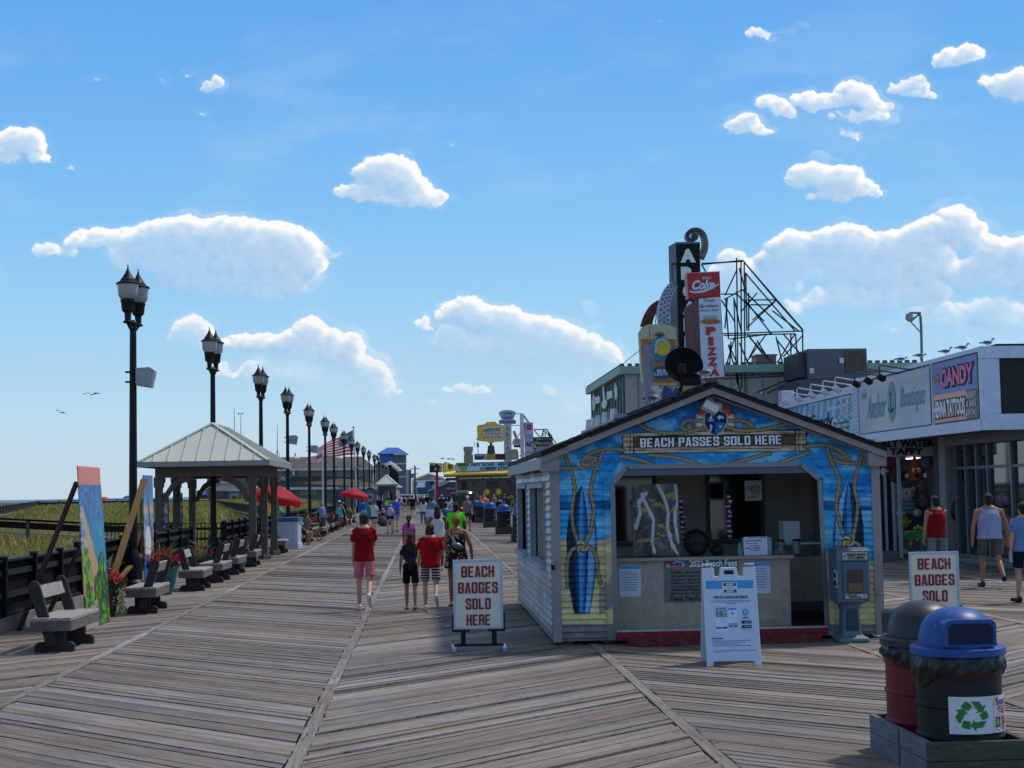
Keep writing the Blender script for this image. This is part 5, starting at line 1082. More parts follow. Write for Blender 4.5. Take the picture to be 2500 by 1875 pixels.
# ================================================================ litter bins
def drum_set():
 def drum(x, y, z, body, lid, label, rot, bag=True, op=True, s=1):
  t = thing('litter_bin', label, 'litter bin', (x, y, z)); t.rotation_euler = (0, 0, rot); r = .282
  pr = [(r-.02, 0), (r, .012)]
  for zz in (.09, .30, .51): pr += [(r, zz-.02), (r+.012, zz-.008), (r+.012, zz+.008), (r, zz+.02)]
  pr += [(r, .60), (r+.008, .61), (r+.008, .63), (r-.02, .63)]
  MB().lathe(pr, n=40).build('drum', body, t, smooth=True)
  lm = MB().lathe([(.31, .625), (.318, .63), (.318, .675), (.31, .682), (.262, .688), (.262, .69), (.258, .75), (.24, .82), (.2, .88), (.13, .925), (.05, .942), (.002, .944)], n=44)
  l = lm.build('lid', lid, t, smooth=True)
  if op:
   o = MB(); wv = .175; z0, z1 = .70, .875
   o.prism([(-wv, z0), (wv, z0), (wv, z1-.03), (wv-.02, z1-.008), (wv-.05, z1), (-wv+.05, z1), (-wv+.02, z1-.008), (-wv, z1-.03)], (0, -.262, 0), UX, UZ, (0, .20, 0)); o.build('hood', lid, l, smooth=True)
   i = MB(); iv = wv-.022; i.prism([(-iv, z0+.012), (iv, z0+.012), (iv, z1-.05), (iv-.03, z1-.025), (-iv+.03, z1-.025), (-iv, z1-.05)], (0, -.2645, 0), UX, UZ, (0, .002, 0)); i.build('opening', mat('inside_of_'+lid.name, (10, 26, 60) if 'blue' in lid.name else (14, 14, 16), .7), l)
  if bag:
   vs = []; fs = []; n = 90; rr = random.Random(int(x*100)); ph = [rr.random()*6 for _ in range(6)]
   for k in range(n):
    a = 2*math.pi*k/n; dr = .14+.07*math.sin(a*1+ph[0])+.04*math.sin(2*a+ph[1])+.02*math.sin(5*a+ph[2])
    for j in range(9):
     q = j/8; zz = .628-dr*q; rad = r+.010+.016*math.sin(q*3.1)*(1+.6*math.sin(9*a+ph[3]+q*3))+.011*math.sin(23*a+ph[4]+q*6)*math.sin(q*3.1); vs.append((rad*math.cos(a), rad*math.sin(a), zz))
   for k in range(n):
    for j in range(8): a_ = k*9+j; b_ = ((k+1) % n)*9+j; fs.append((a_, b_, b_+1, a_+1))
   MB().add(vs, fs).build('bin_liner', mat('black_plastic_bag', (9, 9, 10), .3, var=.2, scale=14, bump=.12, spec=.5), t, smooth=True)
  return t
 blue = mat('faded_blue_plastic', (26, 74, 146), .42, var=.18, scale=5, spec=.4, kind='scuff', p=((130, 150, 180), 7, .60, .74)); grey = mat('charcoal_plastic', (44, 45, 50), .42, var=.1, spec=.5); dg = mat('black_green_drum', (20, 25, 27), .55, var=.25, scale=5, spec=.35, kind='scuff', p=((70, 72, 70), 9, .60, .76)); rd = mat('dark_red_drum', (112, 20, 30), .5, var=.2, scale=6, kind='scuff', p=((60, 40, 38), 8, .56, .72))
 b = drum(3.62, 10.42, .165, dg, blue, 'black drum bin with blue domed lid and recycling sticker', R(1)); drum(3.60, 11.06, .165, rd, grey, 'dark red drum bin with charcoal domed lid behind the blue lidded one', R(-160))
 # recycling sticker wrapped round the drum
 a0, a1 = R(-124), R(-32)
 def P(u, v): a = a0+(a1-a0)*u; return .2975*np.cos(a), .2975*np.sin(a), .125+.245*v+.0*u
 def Cc(u, v):
  W = 1.72; x = u*W; y = v; c = np.tile([206., 212, 226], (len(u), 1)); c = mixc(c, (180, 160, 140), sm(.66, .74, vnoise(u*9, v*7, 4, 3))*.6); g = np.array([20., 120, 62])
  import math as m_
  cx, cy = .56, .5; arrows = []
  base = [[(-.04, .30), (.14, .30), (.25, .15), (.31, .20), (.22, .0), (.02, .0), (.08, .05), (-.1, .30)], [(-.30, .17), (-.20, .31), (-.10, .31), (-.02, .20), (-.14, .04)]]
  arr1 = [(-.05, .36), (.16, .36), (.26, .22), (.34, .28), (.27, .06), (.06, .05), (.13, .10)]; arr2 = [(-.28, .21), (-.2, .34), (-.12, .36), (-.05, .3), (.0, .24), (-.1, .1)]
  for k in range(3):
   ca, sa = m_.cos(-k*2.0944), m_.sin(-k*2.0944)
   for p in (arr1, arr2):
    q = [(cx+(px*ca-(py+.02)*sa), cy+((px*sa+(py+.02)*ca))) for px, py in p]; c = np.where(inpoly(x, y, q)[:, None], g, c)
  c = np.where((np.abs(x-1.13) < .006)[:, None], np.array([120., 70, 50]), c)
  c = np.where(inpoly(x, y, [(1.13, .72), (1.2, .95), (1.32, .97), (1.3, .85)])[:, None], np.array([200., 80, 120]), c); c = np.where(inpoly(x, y, [(1.15, .97), (1.17, .75), (1.22, .75), (1.2, .95)])[:, None], np.array([230., 190, 70]), c)
  d = np.hypot((x-1.3)/.13, (y-.28)/.23); c = np.where((np.abs(d-1) < .05)[:, None], np.array([90., 30, 60]), c); c = np.where(((np.abs(x-1.3) < .09) & (np.abs(y-.28) < .14))[:, None], np.array([60., 30, 24]), c); c = np.where((np.hypot((x-1.29)/.04, (y-.28)/.11) < 1)[:, None], np.array([150., 190, 50]), c)
  d = np.hypot((x-1.55)/.1, (y-.5)/.12); c = np.where((d < 1)[:, None] & (y > .48)[:, None], np.array([200., 40, 40]), c); d = np.hypot((x-1.55)/.09, (y-.12)/.1); c = np.where((d < 1)[:, None], np.array([200., 40, 40]), c)
  c = np.where(((np.abs(x-1.55) < .13) & (np.abs(y-.3) < .16) & (((x*26) % 1) < .5))[:, None], np.array([150., 110, 90]), c)
  return c
 s = grid('recycling_sticker', b, P, 150, 90, Cc, VCG, world=False); import mathutils
 def wrap(body, u0, v0, w_, h_, m):
  r = text(body, m, b, (0, 0, 0), UX, UZ, 1, 1, bold=.03, world=False, name='sticker_lettering'); me = r.data
  for vv in me.vertices:
   u = u0+vv.co.x*w_; v = v0+vv.co.z*h_; a = a0+(a1-a0)*u; vv.co = (.2985*math.cos(a), .2985*math.sin(a), .125+.245*v)
 wrap('SEASIDE', .72, .74, .24, .14, mat('st_blue', (20, 60, 150), .4)); wrap('HEIGHTS', .73, .58, .23, .14, mat('st_orange', (226, 130, 50), .4)); wrap('NEW JERSEY', .78, .52, .14, .04, _M['st_blue']); wrap('ROCK', .845, .2, .13, .22, mat('st_red', (190, 60, 50), .4))
 # timber planter-like surround
 t = thing('bin_surround', 'grey timber box holding the two near drum bins', 'bin surround', (3.57, 10.75, 0)); X0_, X1_, Y0_, Y1_ = 3.28, 3.97, 10.08, 11.42; gm = mat('green_grey_timber', (70, 76, 62), .85, var=.3, scale=8, bump=.3, stretch=(1, 1, 4)); sd_ = mat('blue_grey_timber', (112, 116, 122), .8, var=.3, scale=8, bump=.3, stretch=(1, .6, 4))
 g = MB(); g.b2(X0_, X1_, Y0_, Y0_+.04, .127, .25); g.b2(X0_, X1_, Y0_, Y0_+.04, .0, .123); g.build('front_boards', gm, t, True, bevel=.004)
 g = MB()
 for a, c in ((Y0_+.042, 10.7), (10.706, Y1_)): g.b2(X0_, X0_+.04, a, c, .127, .25); g.b2(X0_, X0_+.04, a, c, 0, .123)
 g.build('left_boards', sd_, t, True, bevel=.004); g = MB(); g.b2(X1_-.04, X1_, Y0_+.042, Y1_, 0, .25); g.b2(X0_+.042, X1_-.042, Y1_-.04, Y1_, 0, .25); g.build('back_boards', gm, t, True)
 MB().b2(X0_+.042, X1_-.042, Y0_+.042, Y1_-.042, .1, .165).build('platform', OLDWOOD, t, True); MB().b2(X0_-.005, X0_+.002, 10.69, 10.72, 0, .245).build('joint_strip', OLDWOOD, t, True)
 # the row down the walk
 labs = ['black bin with blue domed lid nearest the kiosk side, cut off by the kiosk wall', 'black bin with blue dome and small recycling label left of the kiosk', 'second black bin with blue dome from the kiosk corner', 'third bin with blue dome, white label on its front', 'farthest bin with blue dome beside the dark cart']
 for (x, Y), lab in zip(((3.62, 58.5), (3.56, 70.2), (3.52, 84.0), (3.5, 97), (3.5, 108)), labs):
  q = drum(x, Y, .3, dg, blue, lab, R(180), bag=False, op=False); q['group'] = 'blue domed bins down the middle of the walk'; q.scale = (1.15, 1.15, 1.15)
  bx = MB(); bx.b2(-.33, .33, -.33, .33, -.26, .03); bx.build('timber_box', mat('bin_box_timber', (72, 66, 62), .9, var=.2), q)
  MB().b2(.02, .2, -.302, -.298, .03, .18).build('label', WHITE, q); 
drum_set()
t = thing('litter', 'scrap of white paper lying on the planks near the walking girl', 'litter', (-.3, 22.6, .012)); MB().box((0, 0, 0), (.1, .05, .004), rz=.4).build('paper', WHITE, t)
for (px, py), lab in (((1035, 1555), 'flat strip of pale paper on the planks in front of the framed sign'), ((1052, 1509), 'small pink and white scrap on the planks'), ((1068, 1508), 'short pale blue strip on the planks behind the small scrap'), ((1095, 1530), 'tiny blue strip by the left edge of the framed sign')):
 p = gnd(px, py); t = thing('litter', lab, 'litter', (p.x, p.y, .012)); MB().box((0, 0, 0), (.16, .05, .004), rz=random.random()).build('paper', WHITE, t)
# ================================================================ right hand shops
def slab(mb, pts, t):
 """convex polygon in space given thickness vector"""
 n = len(pts); p = [Vector(q) for q in pts]; return mb.add(p+[q+Vector(t) for q in p], [tuple(range(n)), tuple(range(2*n-1, n-1, -1))]+[(i, n+i, n+(i+1) % n, (i+1) % n) for i in range(n)])
BW = mat('band_white', (186, 194, 214), .5, var=.1); SOF = mat('soffit_grey', (120, 122, 128), .7)
def shops():
 XF = 12.0
 # --- boutique and candy building: sign band over a glazed front
 t = thing('shop_building', 'white fronted shop with boutique and henna tattoo boards above its glass front', 'shop', (15.5, 36, 0))
 MB().b2(XF+.06, 22, 32.4, 42.0, 3.2, 4.78).build('sign_band', BW, t, True)
 f = MB(); f.b2(XF-.06, XF+.06, 32.28, 42.0, 3.08, 3.32); f.b2(XF-.04, XF+.3, 32.26, 42.0, 4.785, 4.88); f.b2(XF+.0, XF+.06, 32.3, 32.5, 3.325, 4.78); f.b2(XF+.0, XF+.06, 35.55, 35.7, 3.325, 4.78); f.b2(XF-.05, XF+.06, 41.75, 42.0, 3.325, 4.9)
 f.b2(XF-.06, 22, 32.2, 32.39, 3.08, 3.42); f.b2(XF-.06, 22, 32.2, 32.39, 4.62, 4.88); f.b2(XF-.06, XF+.34, 32.22, 32.395, 3.425, 4.615); f.build('band_trim', mat('bright_trim', (206, 216, 238), .45, var=.08, kind='scuff', p=((160, 160, 168), 2.5, .55, .75)), t, True)
 MB().b2(XF+.345, 22, 32.3, 32.395, 3.425, 4.615).build('dark_panel', mat('blank_black_panel', (22, 24, 28), .5), t, True)
 MB().b2(XF+.0, 22, 32.45, 42, 3.16, 3.195).build('soffit', SOF, t, True)
 MB().b2(XF+.3, 22, 32.25, 42.0, 4.885, 4.93).build('roof_edge', BLACK, t, True)
 # boutique board
 def onband(u, v, d=0): return XF+.0-.0*u-d, 35.72+5.98*(1-u), 3.36+1.38*v
 b = grid('boutique_board', t, lambda u, v: (XF-.02+0*u, 41.7-5.98*u, 3.36+1.38*v), 120, 60, lambda u, v: mixc(mixc(np.tile([186., 186, 196], (len(u), 1)), (168, 176, 204), sm(.35, .65, vnoise(u*5, v*3, 6, 3))), (206, 206, 210), sm(.5, .8, vnoise(u*3+4, v*2, 7, 3))*.5), VCG)
 teal = mat('script_teal', (96, 166, 184), .4, var=.05); tan_ = mat('shell_tan', (170, 150, 130), .5); U_ = -UY
 def tb(s_, y, z, ww, hh, m, sh=.35, bold=.02, par=b): return text(s_, m, par, Vector((XF-.035, y, z)), U_, UZ, ww, hh, bold=bold, shear=sh)
 text('Anchor', teal, b, Vector((XF-.035, 40.95, 3.72)), U_, UZ, 1.75, .62, bold=.0, shear=.5); text('Boutique', teal, b, Vector((XF-.035, 38.05, 3.72)), U_, UZ, 1.95, .66, bold=.0, shear=.4)
 text('Aunties', tan_, b, Vector((XF-.035, 41.4, 4.3)), U_, UZ, .5, .2, shear=.5)
 e = MB(); e.ell((XF-.03, 38.72, 4.08), (.012, .34, .52), 20, 12); e.build('oval_rim', tan_, b, True); e = MB(); e.ell((XF-.04, 38.72, 4.08), (.012, .25, .42), 20, 12); e.build('oval', mat('oval_teal', (90, 160, 180), .4), b, True)
 a = MB(); a.beam((XF-.055, 38.72, 3.8), (XF-.055, 38.72, 4.36), .04, .01, up=UX); a.tube([(XF-.055, 38.72+.2*math.sin(k), 3.95-.14*math.cos(k)) for k in [x*.3-1.2 for x in range(9)]], .018, 5); a.beam((XF-.055, 38.62, 4.25), (XF-.055, 38.82, 4.25), .03, .01, up=UX); a.build('anchor', mat('anchor_ink', (30, 70, 90), .5), b, True)
 # candy board
 def Cd(u, v):
  n = vnoise(u*6, v*8, 16, 3); c = mixc(np.tile([60., 76, 160], (len(u), 1)), (90, 110, 196), n); lo = v < .47
  c = np.where(lo[:, None], mixc(np.tile([226., 130, 110], (len(u), 1)), (240, 160, 130), n), c); c = np.where((lo & (u > .74))[:, None], np.array([24., 30, 34]), c)
  return np.where(((v > .985) | (v < .015) | (u > .985) | (u < .015))[:, None], np.array([30., 34, 50]), c)
 cb = grid('candy_board', t, lambda u, v: (XF-.02+0*u, 35.55-3.0*u, 3.36+1.40*v), 80, 60, Cd, VCG)
 pk = mat('candy_pink', (226, 120, 160), .5); bk = mat('board_black', (18, 18, 24), .5); wh = mat('board_white', (230, 232, 240), .5)
 for m_, d_, bo in ((bk, .03, .09), (pk, .04, .045)): text('CANDY', m_, cb, Vector((XF-d_, 34.93 if bo > .05 else 34.9, 4.12 if bo > .05 else 4.16)), U_, UZ, 2.2 if bo > .05 else 2.13, .5 if bo > .05 else .42, bold=bo)
 text('Gifts', mat('gold', (190, 170, 110), .5), cb, Vector((XF-.035, 35.45, 4.3)), U_, UZ, .45, .2, shear=.4)
 for m_, d_, bo in ((bk, .03, .1), (wh, .04, .05)): text('HENNA TATTOOS', m_, cb, Vector((XF-d_, 35.45, 3.44 if bo > .07 else 3.47)), U_, UZ, 2.1, .46 if bo > .07 else .40, bold=bo)
 for k, s_ in enumerate(('SURREY', '& BIKE', 'RENTALS')): text(s_, wh, cb, Vector((XF-.035, 33.28, 3.82-.19*k)), U_, UZ, .62, .13, bold=.0)
 # glazed front below, brick pier
 g = MB(); g.b2(13.5, 13.6, 31.0, 38.6, .12, 3.15); g.build('shop_glass', mat('shop_glass', (30, 42, 48), .03, var=.0, spec=1.0, alpha=1), t, True)
 fr = MB()
 for y in (38.35, 37.6, 36.85, 36.1, 34.6, 33.1, 31.6): fr.b2(13.42, 13.498, y-.05, y+.05, .12, 3.1)
 for z in (.12, 2.30, 3.04): fr.b2(13.43, 13.497, 31, 38.6, z, z+.07)
 fr.build('mullions', mat('grey_mullion', (110, 116, 122), .4, .3), t, True)
 MB().b2(13.3, 13.75, 38.7, 39.2, 0, 3.15).build('pier', mat('whitewashed_brick', (150, 142, 140), .85, var=.25, scale=14, bump=.4), t, True)
 MB().b2(13.3, 13.6, 31, 38.6, 0, .115).build('plinth', mat('plinth_grey', (120, 116, 116), .8), t, True); MB().b2(13.3, 13.75, 39.25, 39.6, 0, 3.15).build('side_board', GWOOD, t, True)
 MB().b2(15.5, 22, 31, 42, 0, 4.7).build('shop_body', mat('shop_inside', (104, 98, 98), .9), t, True)
 MB().b2(13.25, 13.5, 31, 38.6, 2.9, 3.15).build('roller_housing', SOF, t, True)
 sh = MB(); [sh.b2(14.0, 14.6, 33, 38, z, z+.04) for z in (.6, 1.1, 1.6, 2.0)]; s_ = sh.build('shelves', mat('dim_shelf', (90, 84, 76), .7), t, True)
 # --- taffy stand with hanging plush toys
 k = thing('taffy_shop', 'salt water taffy stand with an open front beside the brick pier', 'shop', (13, 41, 0)); Yt = 40.2
 sg = MB().b2(gx(2124, Yt), gx(2306, Yt), Yt, Yt+.06, gz(2200, 1114, Yt), gz(2200, 1070, Yt)).build('sign_board', mat('grey_green_board', (176, 184, 188), .6, var=.05), k, True); ink = mat('navy_ink', (20, 24, 44), .5)
 text('SALT WATER', ink, sg, at(2140, 1093, Yt-.02), UX, UZ, 1.56, .20, bold=.05); text('TAFFY', ink, sg, at(2172, 1111, Yt-.02), UX, UZ, .92, .18, bold=.05)
 w_ = MB(); w_.b2(gx(2122, Yt), gx(2190, Yt), Yt+.3, Yt+.36, .2, 2.7); w_.build('side_glass', GLASS, k, True)
 f = MB()
 for px in (2129, 2152, 2168, 2187): x = gx(px, Yt); f.b2(x-.03, x+.03, Yt+.22, Yt+.295, .2, 2.7)
 for px in (2196, 2319): x = gx(px, Yt); f.b2(x-.04, x+.04, Yt-.02, Yt+.06, .0, 2.68 if px < 2300 else 3.1)
 f.build('door_frames', mat('pale_frame', (170, 176, 180), .4), k, True)
 MB().b2(gx(2122, Yt), 13.7, 42.4, 42.5, 0, 3.1).build('back_wall', mat('shop_inside', 0), k, True); MB().b2(gx(2122, Yt), 13.7, Yt+.07, 42.4, 2.7, 2.76).build('ceiling', mat('shop_inside', (48, 46, 48), .9), k, True)
 MB().b2(gx(2240, Yt), gx(2262, Yt), Yt+.4, Yt+.9, 2.63, 2.66).build('tube_light', mat('lit_tube', (255, 250, 240), .5, emit=3), k, True)
 MB().b2(gx(2246, Yt), gx(2300, Yt), Yt+1.4, Yt+1.45, 0, 2.6).build('blue_door', mat('dull_navy', (50, 62, 84), .6), k, True)
 MB().b2(gx(2122, Yt), gx(2190, Yt), Yt+.1, Yt+.3, 0, .19).build('plinth', mat('plinth_grey', 0), k, True)
 c = thing('taffy_counter', 'green counter with purple TUBS lettering under the hanging toys', 'counter', (gx(2235, Yt), Yt+.2, 0)); a, b_ = at(2198, 1352, Yt+.1), at(2262, 1295, Yt+.1)
 q = grid('banner', c, lambda u, v: (a.x+(b_.x+.3-a.x)*u, Yt+.1+0*u, .12+(b_.z-.12)*v), 60, 50, lambda u, v: mixc(mixc(np.tile([60., 130, 76], (len(u), 1)), (90, 170, 90), vnoise(u*6, v*6, 4, 3)), (190, 200, 90), sm(.62, .7, vnoise(u*7, v*7, 8, 2))), VC); MB().b2(a.x, b_.x+.3, Yt+.12, Yt+.6, 0, b_.z).build('body', mat('counter_green', (50, 90, 60), .6), c, True)
 text('TUBS OF', mat('purple_ink', (110, 60, 120), .5), q, at(2207, 1345, Yt+.08), UX, Vector((.0, 0, 1)), .75, .30, bold=.03)
 # plush toys
 def plush(px, py, label, cc, s=1.0, kind=0):
  p = at(px, py, Yt+.25); t_ = thing('plush_toy', label, 'plush toy', tuple(p), group='plush toys hanging in the taffy stand'); m = mat('plush_%d_%d' % (px, py), cc, .95, var=.2, scale=18, bump=.3)
  g = MB()
  if kind == 1:
   g.lathe([(.01, -.26), (.13, -.24), (.2, -.14), (.22, -.02), (.17, .12), (.08, .26), (.03, .38), (.004, .46)], n=20, sy=.6); g.build('body', m, t_, smooth=True)
   e = MB(); [e.ell((sx*.065, -.13, .03), (.055, .03, .065)) for sx in (-1, 1)]; e.build('eyes', mat('plush_white', (226, 226, 222), .8), t_, smooth=True); e = MB(); [e.ell((sx*.05, -.16, .02), (.02, .012, .03)) for sx in (-1, 1)]; e.ell((0, -.14, -.12), (.07, .02, .045)); e.build('pupils_and_mouth', BLACK, t_, smooth=True); e = MB(); [e.ell((sx*.25, -.1, -.12), (.06, .04, .07)) for sx in (-1, 1)]; e.build('hands', _M['plush_white'], t_, smooth=True)
  elif kind == 2:
   g.ell((0, 0, .18), (.2, .16, .16)).ell((-.16, 0, .3), (.07, .05, .07)).ell((.16, 0, .3), (.07, .05, .07)); g.build('head', m, t_, smooth=True); b = MB().ell((0, 0, -.15), (.25, .18, .24)); b.build('body', mat('striped_plush', (150, 130, 140), .95, kind='stripes', p=((70, 110, 120), 2, 9, .5)), t_, smooth=True)
   l = MB(); [l.ell((sx*.22, -.1, -.33), (.13, .12, .1)) for sx in (-1, 1)]; l.build('feet', m, t_, smooth=True); e = MB(); [e.ell((sx*.08, -.15, .2), (.022, .015, .03)) for sx in (-1, 1)]; e.build('eyes', BLACK, t_, smooth=True)
  else:
   g.ell((0, 0, 0), (.2*s, .16*s, .2*s)).ell((0, -.02, .2*s), (.14*s, .12*s, .13*s)).ell((-.1*s, 0, .32*s), (.05*s, .03*s, .06*s)).ell((.1*s, 0, .32*s), (.05*s, .03*s, .06*s)).ell((-.2*s, -.05, .05*s), (.08*s, .06*s, .06*s)).ell((.2*s, -.05, .05*s), (.08*s, .06*s, .06*s)); g.build('body', m, t_, smooth=True)
   e = MB(); [e.ell((sx*.05*s, -.13*s, .22*s), (.018, .012, .024)) for sx in (-1, 1)]; e.build('eyes', BLACK, t_, smooth=True)
 plush(2234, 1150, 'orange teardrop plush toy with wide white eyes', (196, 90, 34), kind=1); plush(2216, 1222, 'pinkish plush toy with a striped body and floppy feet', (196, 166, 156), kind=2)
 plush(2188, 1160, 'brown layered plush toy left of the orange one', (84, 52, 38), 1.1); plush(2160, 1128, 'magenta plush toy at the top left of the stand', (150, 50, 90), 1.0); plush(2256, 1225, 'grey plush toy right of the striped one', (90, 84, 90), .8); plush(2158, 1152, 'white eared plush toy below the magenta one', (200, 200, 210), .5)
 plush(2262, 1128, 'lilac plush ball under the ceiling light', (110, 96, 116), 1.0); plush(2208, 1277, 'yellow plush toy just above the green counter', (180, 150, 50), .7); plush(2252, 1190, 'tan plush toy in the dark of the stand', (120, 96, 70), .6)
 g = MB(); [g.ell((gx(2232+q_*7, Yt), Yt, at(2232, 1290, Yt).z+.04*(q_ % 2)), (.06, .06, .055)) for q_ in range(3)]; g.one('green_apples', mat('lime_green', (150, 190, 50), .4), 'three lime green balls on the taffy counter', 'toy balls', smooth=True)
 t2 = thing('hanging_bag', 'black mesh bag hanging on the pier by the man in the dark red vest', 'bag', (gx(2325, 39), 38.6, 1.0)); MB().ell((0, 0, .25), (.2, .15, .3)).ell((.08, .02, .1), (.16, .12, .2)).build('bag', BLACK, t2, smooth=True)
 # --- light blue candy shop further along
 d = thing('candy_shop', 'light blue striped candy shop front beyond the boutique, behind the kiosk roof', 'shop', (16, 47, 0))
 MB().b2(XF+.06, 20, 42.1, 53, 0, 4.6).build('body', mat('shop_wall_white', (150, 156, 170), .6), d, True)
 def Cs(u, v):
  n = vnoise(u*9, v*9, 26, 3); s = np.sin(u*95+v*5); c = mixc(np.tile([150., 196, 226], (len(u), 1)), (84, 146, 196), sm(-.2, .2, s)); c = mixc(c, (216, 232, 244), sm(.55, .68, n)*.8)
  for cx in (.045, .10, .155):
   dd = np.hypot((u-cx)/.022, (v-.66)/.22); c = np.where((np.abs(dd-1) < .12)[:, None], np.array([40., 60, 90]), c); c = np.where((dd < .55)[:, None], np.array([90., 130, 160]), c)
  return c
 s_ = grid('striped_board', d, lambda u, v: (XF+.0+0*u, 42.2+10.6*u, 3.3+1.2*v), 240, 50, Cs, VCG)
 nv = mat('navy_ink', 0); text('Candy', nv, s_, Vector((XF-.015, 47.3, 3.45)), -UY, UZ, 2.8, .7, bold=.0, shear=.3); text('The Boardwalk\'s', nv, s_, Vector((XF-.015, 44.5, 3.72)), -UY, UZ, 1.6, .1); text('Favorite Sweet Shoppe', nv, s_, Vector((XF-.015, 44.6, 3.55)), -UY, UZ, 1.8, .1); text('Sweet', nv, s_, Vector((XF-.015, 50.3, 3.9)), -UY, UZ, 2.0, .5, shear=.3)
 m = MB(); m.b2(XF-.06, XF+.05, 42.05, 53, 4.52, 4.72); m.b2(XF-.06, XF+.05, 42.05, 53, 3.1, 3.28); m.b2(XF-.05, XF+.05, 42.02, 42.2, 3.1, 4.7); m.build('trim', mat('bright_trim', 0), d, True)
 bulbs = MB()
 for yy in (41.88, 42.12):
  for k_ in range(13): bulbs.ell((XF-.08, yy, 3.3+k_*.11), (.035, .035, .035), 8, 5)
 bb = bulbs.build('bulb_strip', mat('bulb_white', (206, 220, 236), .3), d, True); bb['kind'] = 'stuff'
 # gooseneck lights over the boards
 def goose(y, blk, lab):
  t_ = thing('gooseneck_light', lab, 'lamp', (XF, y, 4.72), group='arm lights over the shop sign boards'); m_ = BLACK if blk else mat('white_lamp', (206, 208, 216), .4)
  g = MB(); g.tube([(.3, 0, .0), (-.75, 0, .18), (-.78, 0, .12), (-.78, 0, -.06)], .022, 6); g.build('arm', mat('dark_arm', (70, 74, 84), .5) if blk else m_, t_)
  MB().box((-.74, 0, -.14), (.2, .2, .13), ry=R(35)).build('head', m_, t_, bevel=.02); MB().box((-.68, 0, -.18), (.12, .16, .01), ry=R(35)).build('lens', mat('lamp_lens', (140, 140, 130), .3), t_)
 for k_, y in enumerate((37.2, 38.3, 39.4)): goose(y, True, 'black arm light over the boutique board, %s from the near end' % ('first', 'second', 'third')[k_])
 for k_, y in enumerate((41.3, 42.6, 44.0, 45.6, 47.3)): goose(y, False, 'white arm light over the blue shop boards, %s from the near end' % ('first', 'second', 'third', 'fourth', 'fifth')[k_])
 # more frontage beyond, low and partly hidden
 e = thing('shop_building', 'low grey roofed shop behind the kiosk gable', 'shop', (12, 56, 0)); MB().b2(10.5, 22, 53.2, 60, 0, 4.6).build('body', mat('grey_stucco', (104, 98, 100), .8), e, True); MB().b2(10.3, 22.2, 53.1, 60, 4.62, 4.85).build('roof_edge', mat('dark_roof_edge', (50, 48, 52), .8), e, True)
 MB().b2(gx(1925, 52), gx(1955, 52), 52.5, 53.1, 4.5, gz(1940, 950, 52)).build('white_duct', BW, e, True)
shops()
# camera pole on the roof
p = at(2250, 864, 44); t = thing('camera_pole', 'thin grey pole with a dome camera above the boutique roof', 'camera pole', (p.x, 44, 4.6)); gm = mat('galvanised', (104, 116, 126), .4, .6)
q = lambda x, y: at(x, y, 44); MB().tube([q(2251, 900), q(2249, 800), q(2247, 772), q(2243, 765)], .04, 8).build('pole', gm, t, True); MB().tube([q(2248, 764), q(2220, 764)], .035, 6).beam(q(2246, 765), q(2222, 786), .05, .05).beam(q(2222, 784), q(2247, 811), .03, .03).build('arm', gm, t, True)
MB().ell(q(2220, 775), (.12, .12, .13)).cyl(q(2220, 769), q(2220, 766), .1).build('dome_camera', mat('camera_grey', (150, 152, 154), .3), t, True, smooth=True)
# air conditioning unit
a, b = at(1955, 940, 56), at(2116, 850, 56); t = thing('air_conditioner', 'large grey rooftop air conditioning unit right of the steel frame', 'air conditioner', ((a.x+b.x)/2, 57, a.z))
MB().b2(a.x+.28, b.x, 56, 59, a.z+.2, b.z).build('cabinet', mat('unit_grey', (94, 98, 108), .5, .2, var=.06), t, True, bevel=.02); MB().b2(a.x, a.x+.26, 56.3, 58.6, a.z+.3, b.z-.1).build('side_coil', mat('coil_dark', (66, 68, 74), .6), t, True)
g = MB(); lx = at(2066, 900, 55.9).x
for k in range(13): x = lx+k*.057; g.b2(x, x+.036, 55.93, 55.99, a.z+.45, b.z-.12)
MB().b2(lx-.02, lx+.76, 55.985, 55.998, a.z+.43, b.z-.1).build('grille_back', mat('grille_dark', (70, 66, 58), .6), t, True); g.build('grille', mat('grille_tan', (104, 96, 82), .6), t, True)
MB().b2(a.x-.1, b.x+.1, 55.9, 59, 4.86, a.z+.19).build('base', mat('unit_base', (84, 86, 92), .6), t, True)
for px, py in ((1982, 905), (2055, 880)): c = at(px, py, 55.9); MB().b2(c.x-.08, c.x+.08, 55.9, 55.92, c.z-.1, c.z+.1).build('sticker', WHITE, t, True)
a, b = at(1848, 905, 64), at(1895, 868, 64); t = thing('roof_vent_unit', 'small brown rooftop unit seen through the steel frame', 'roof unit', ((a.x+b.x)/2, 64, a.z)); MB().b2(a.x, b.x, 64, 65, a.z-.6, b.z).build('cabinet', mat('unit_brown', (96, 86, 82), .6), t, True); MB().b2(a.x-.05, b.x+.05, 63.95, 65, b.z+.003, b.z+.06).build('lid', mat('unit_brown', 0), t, True)
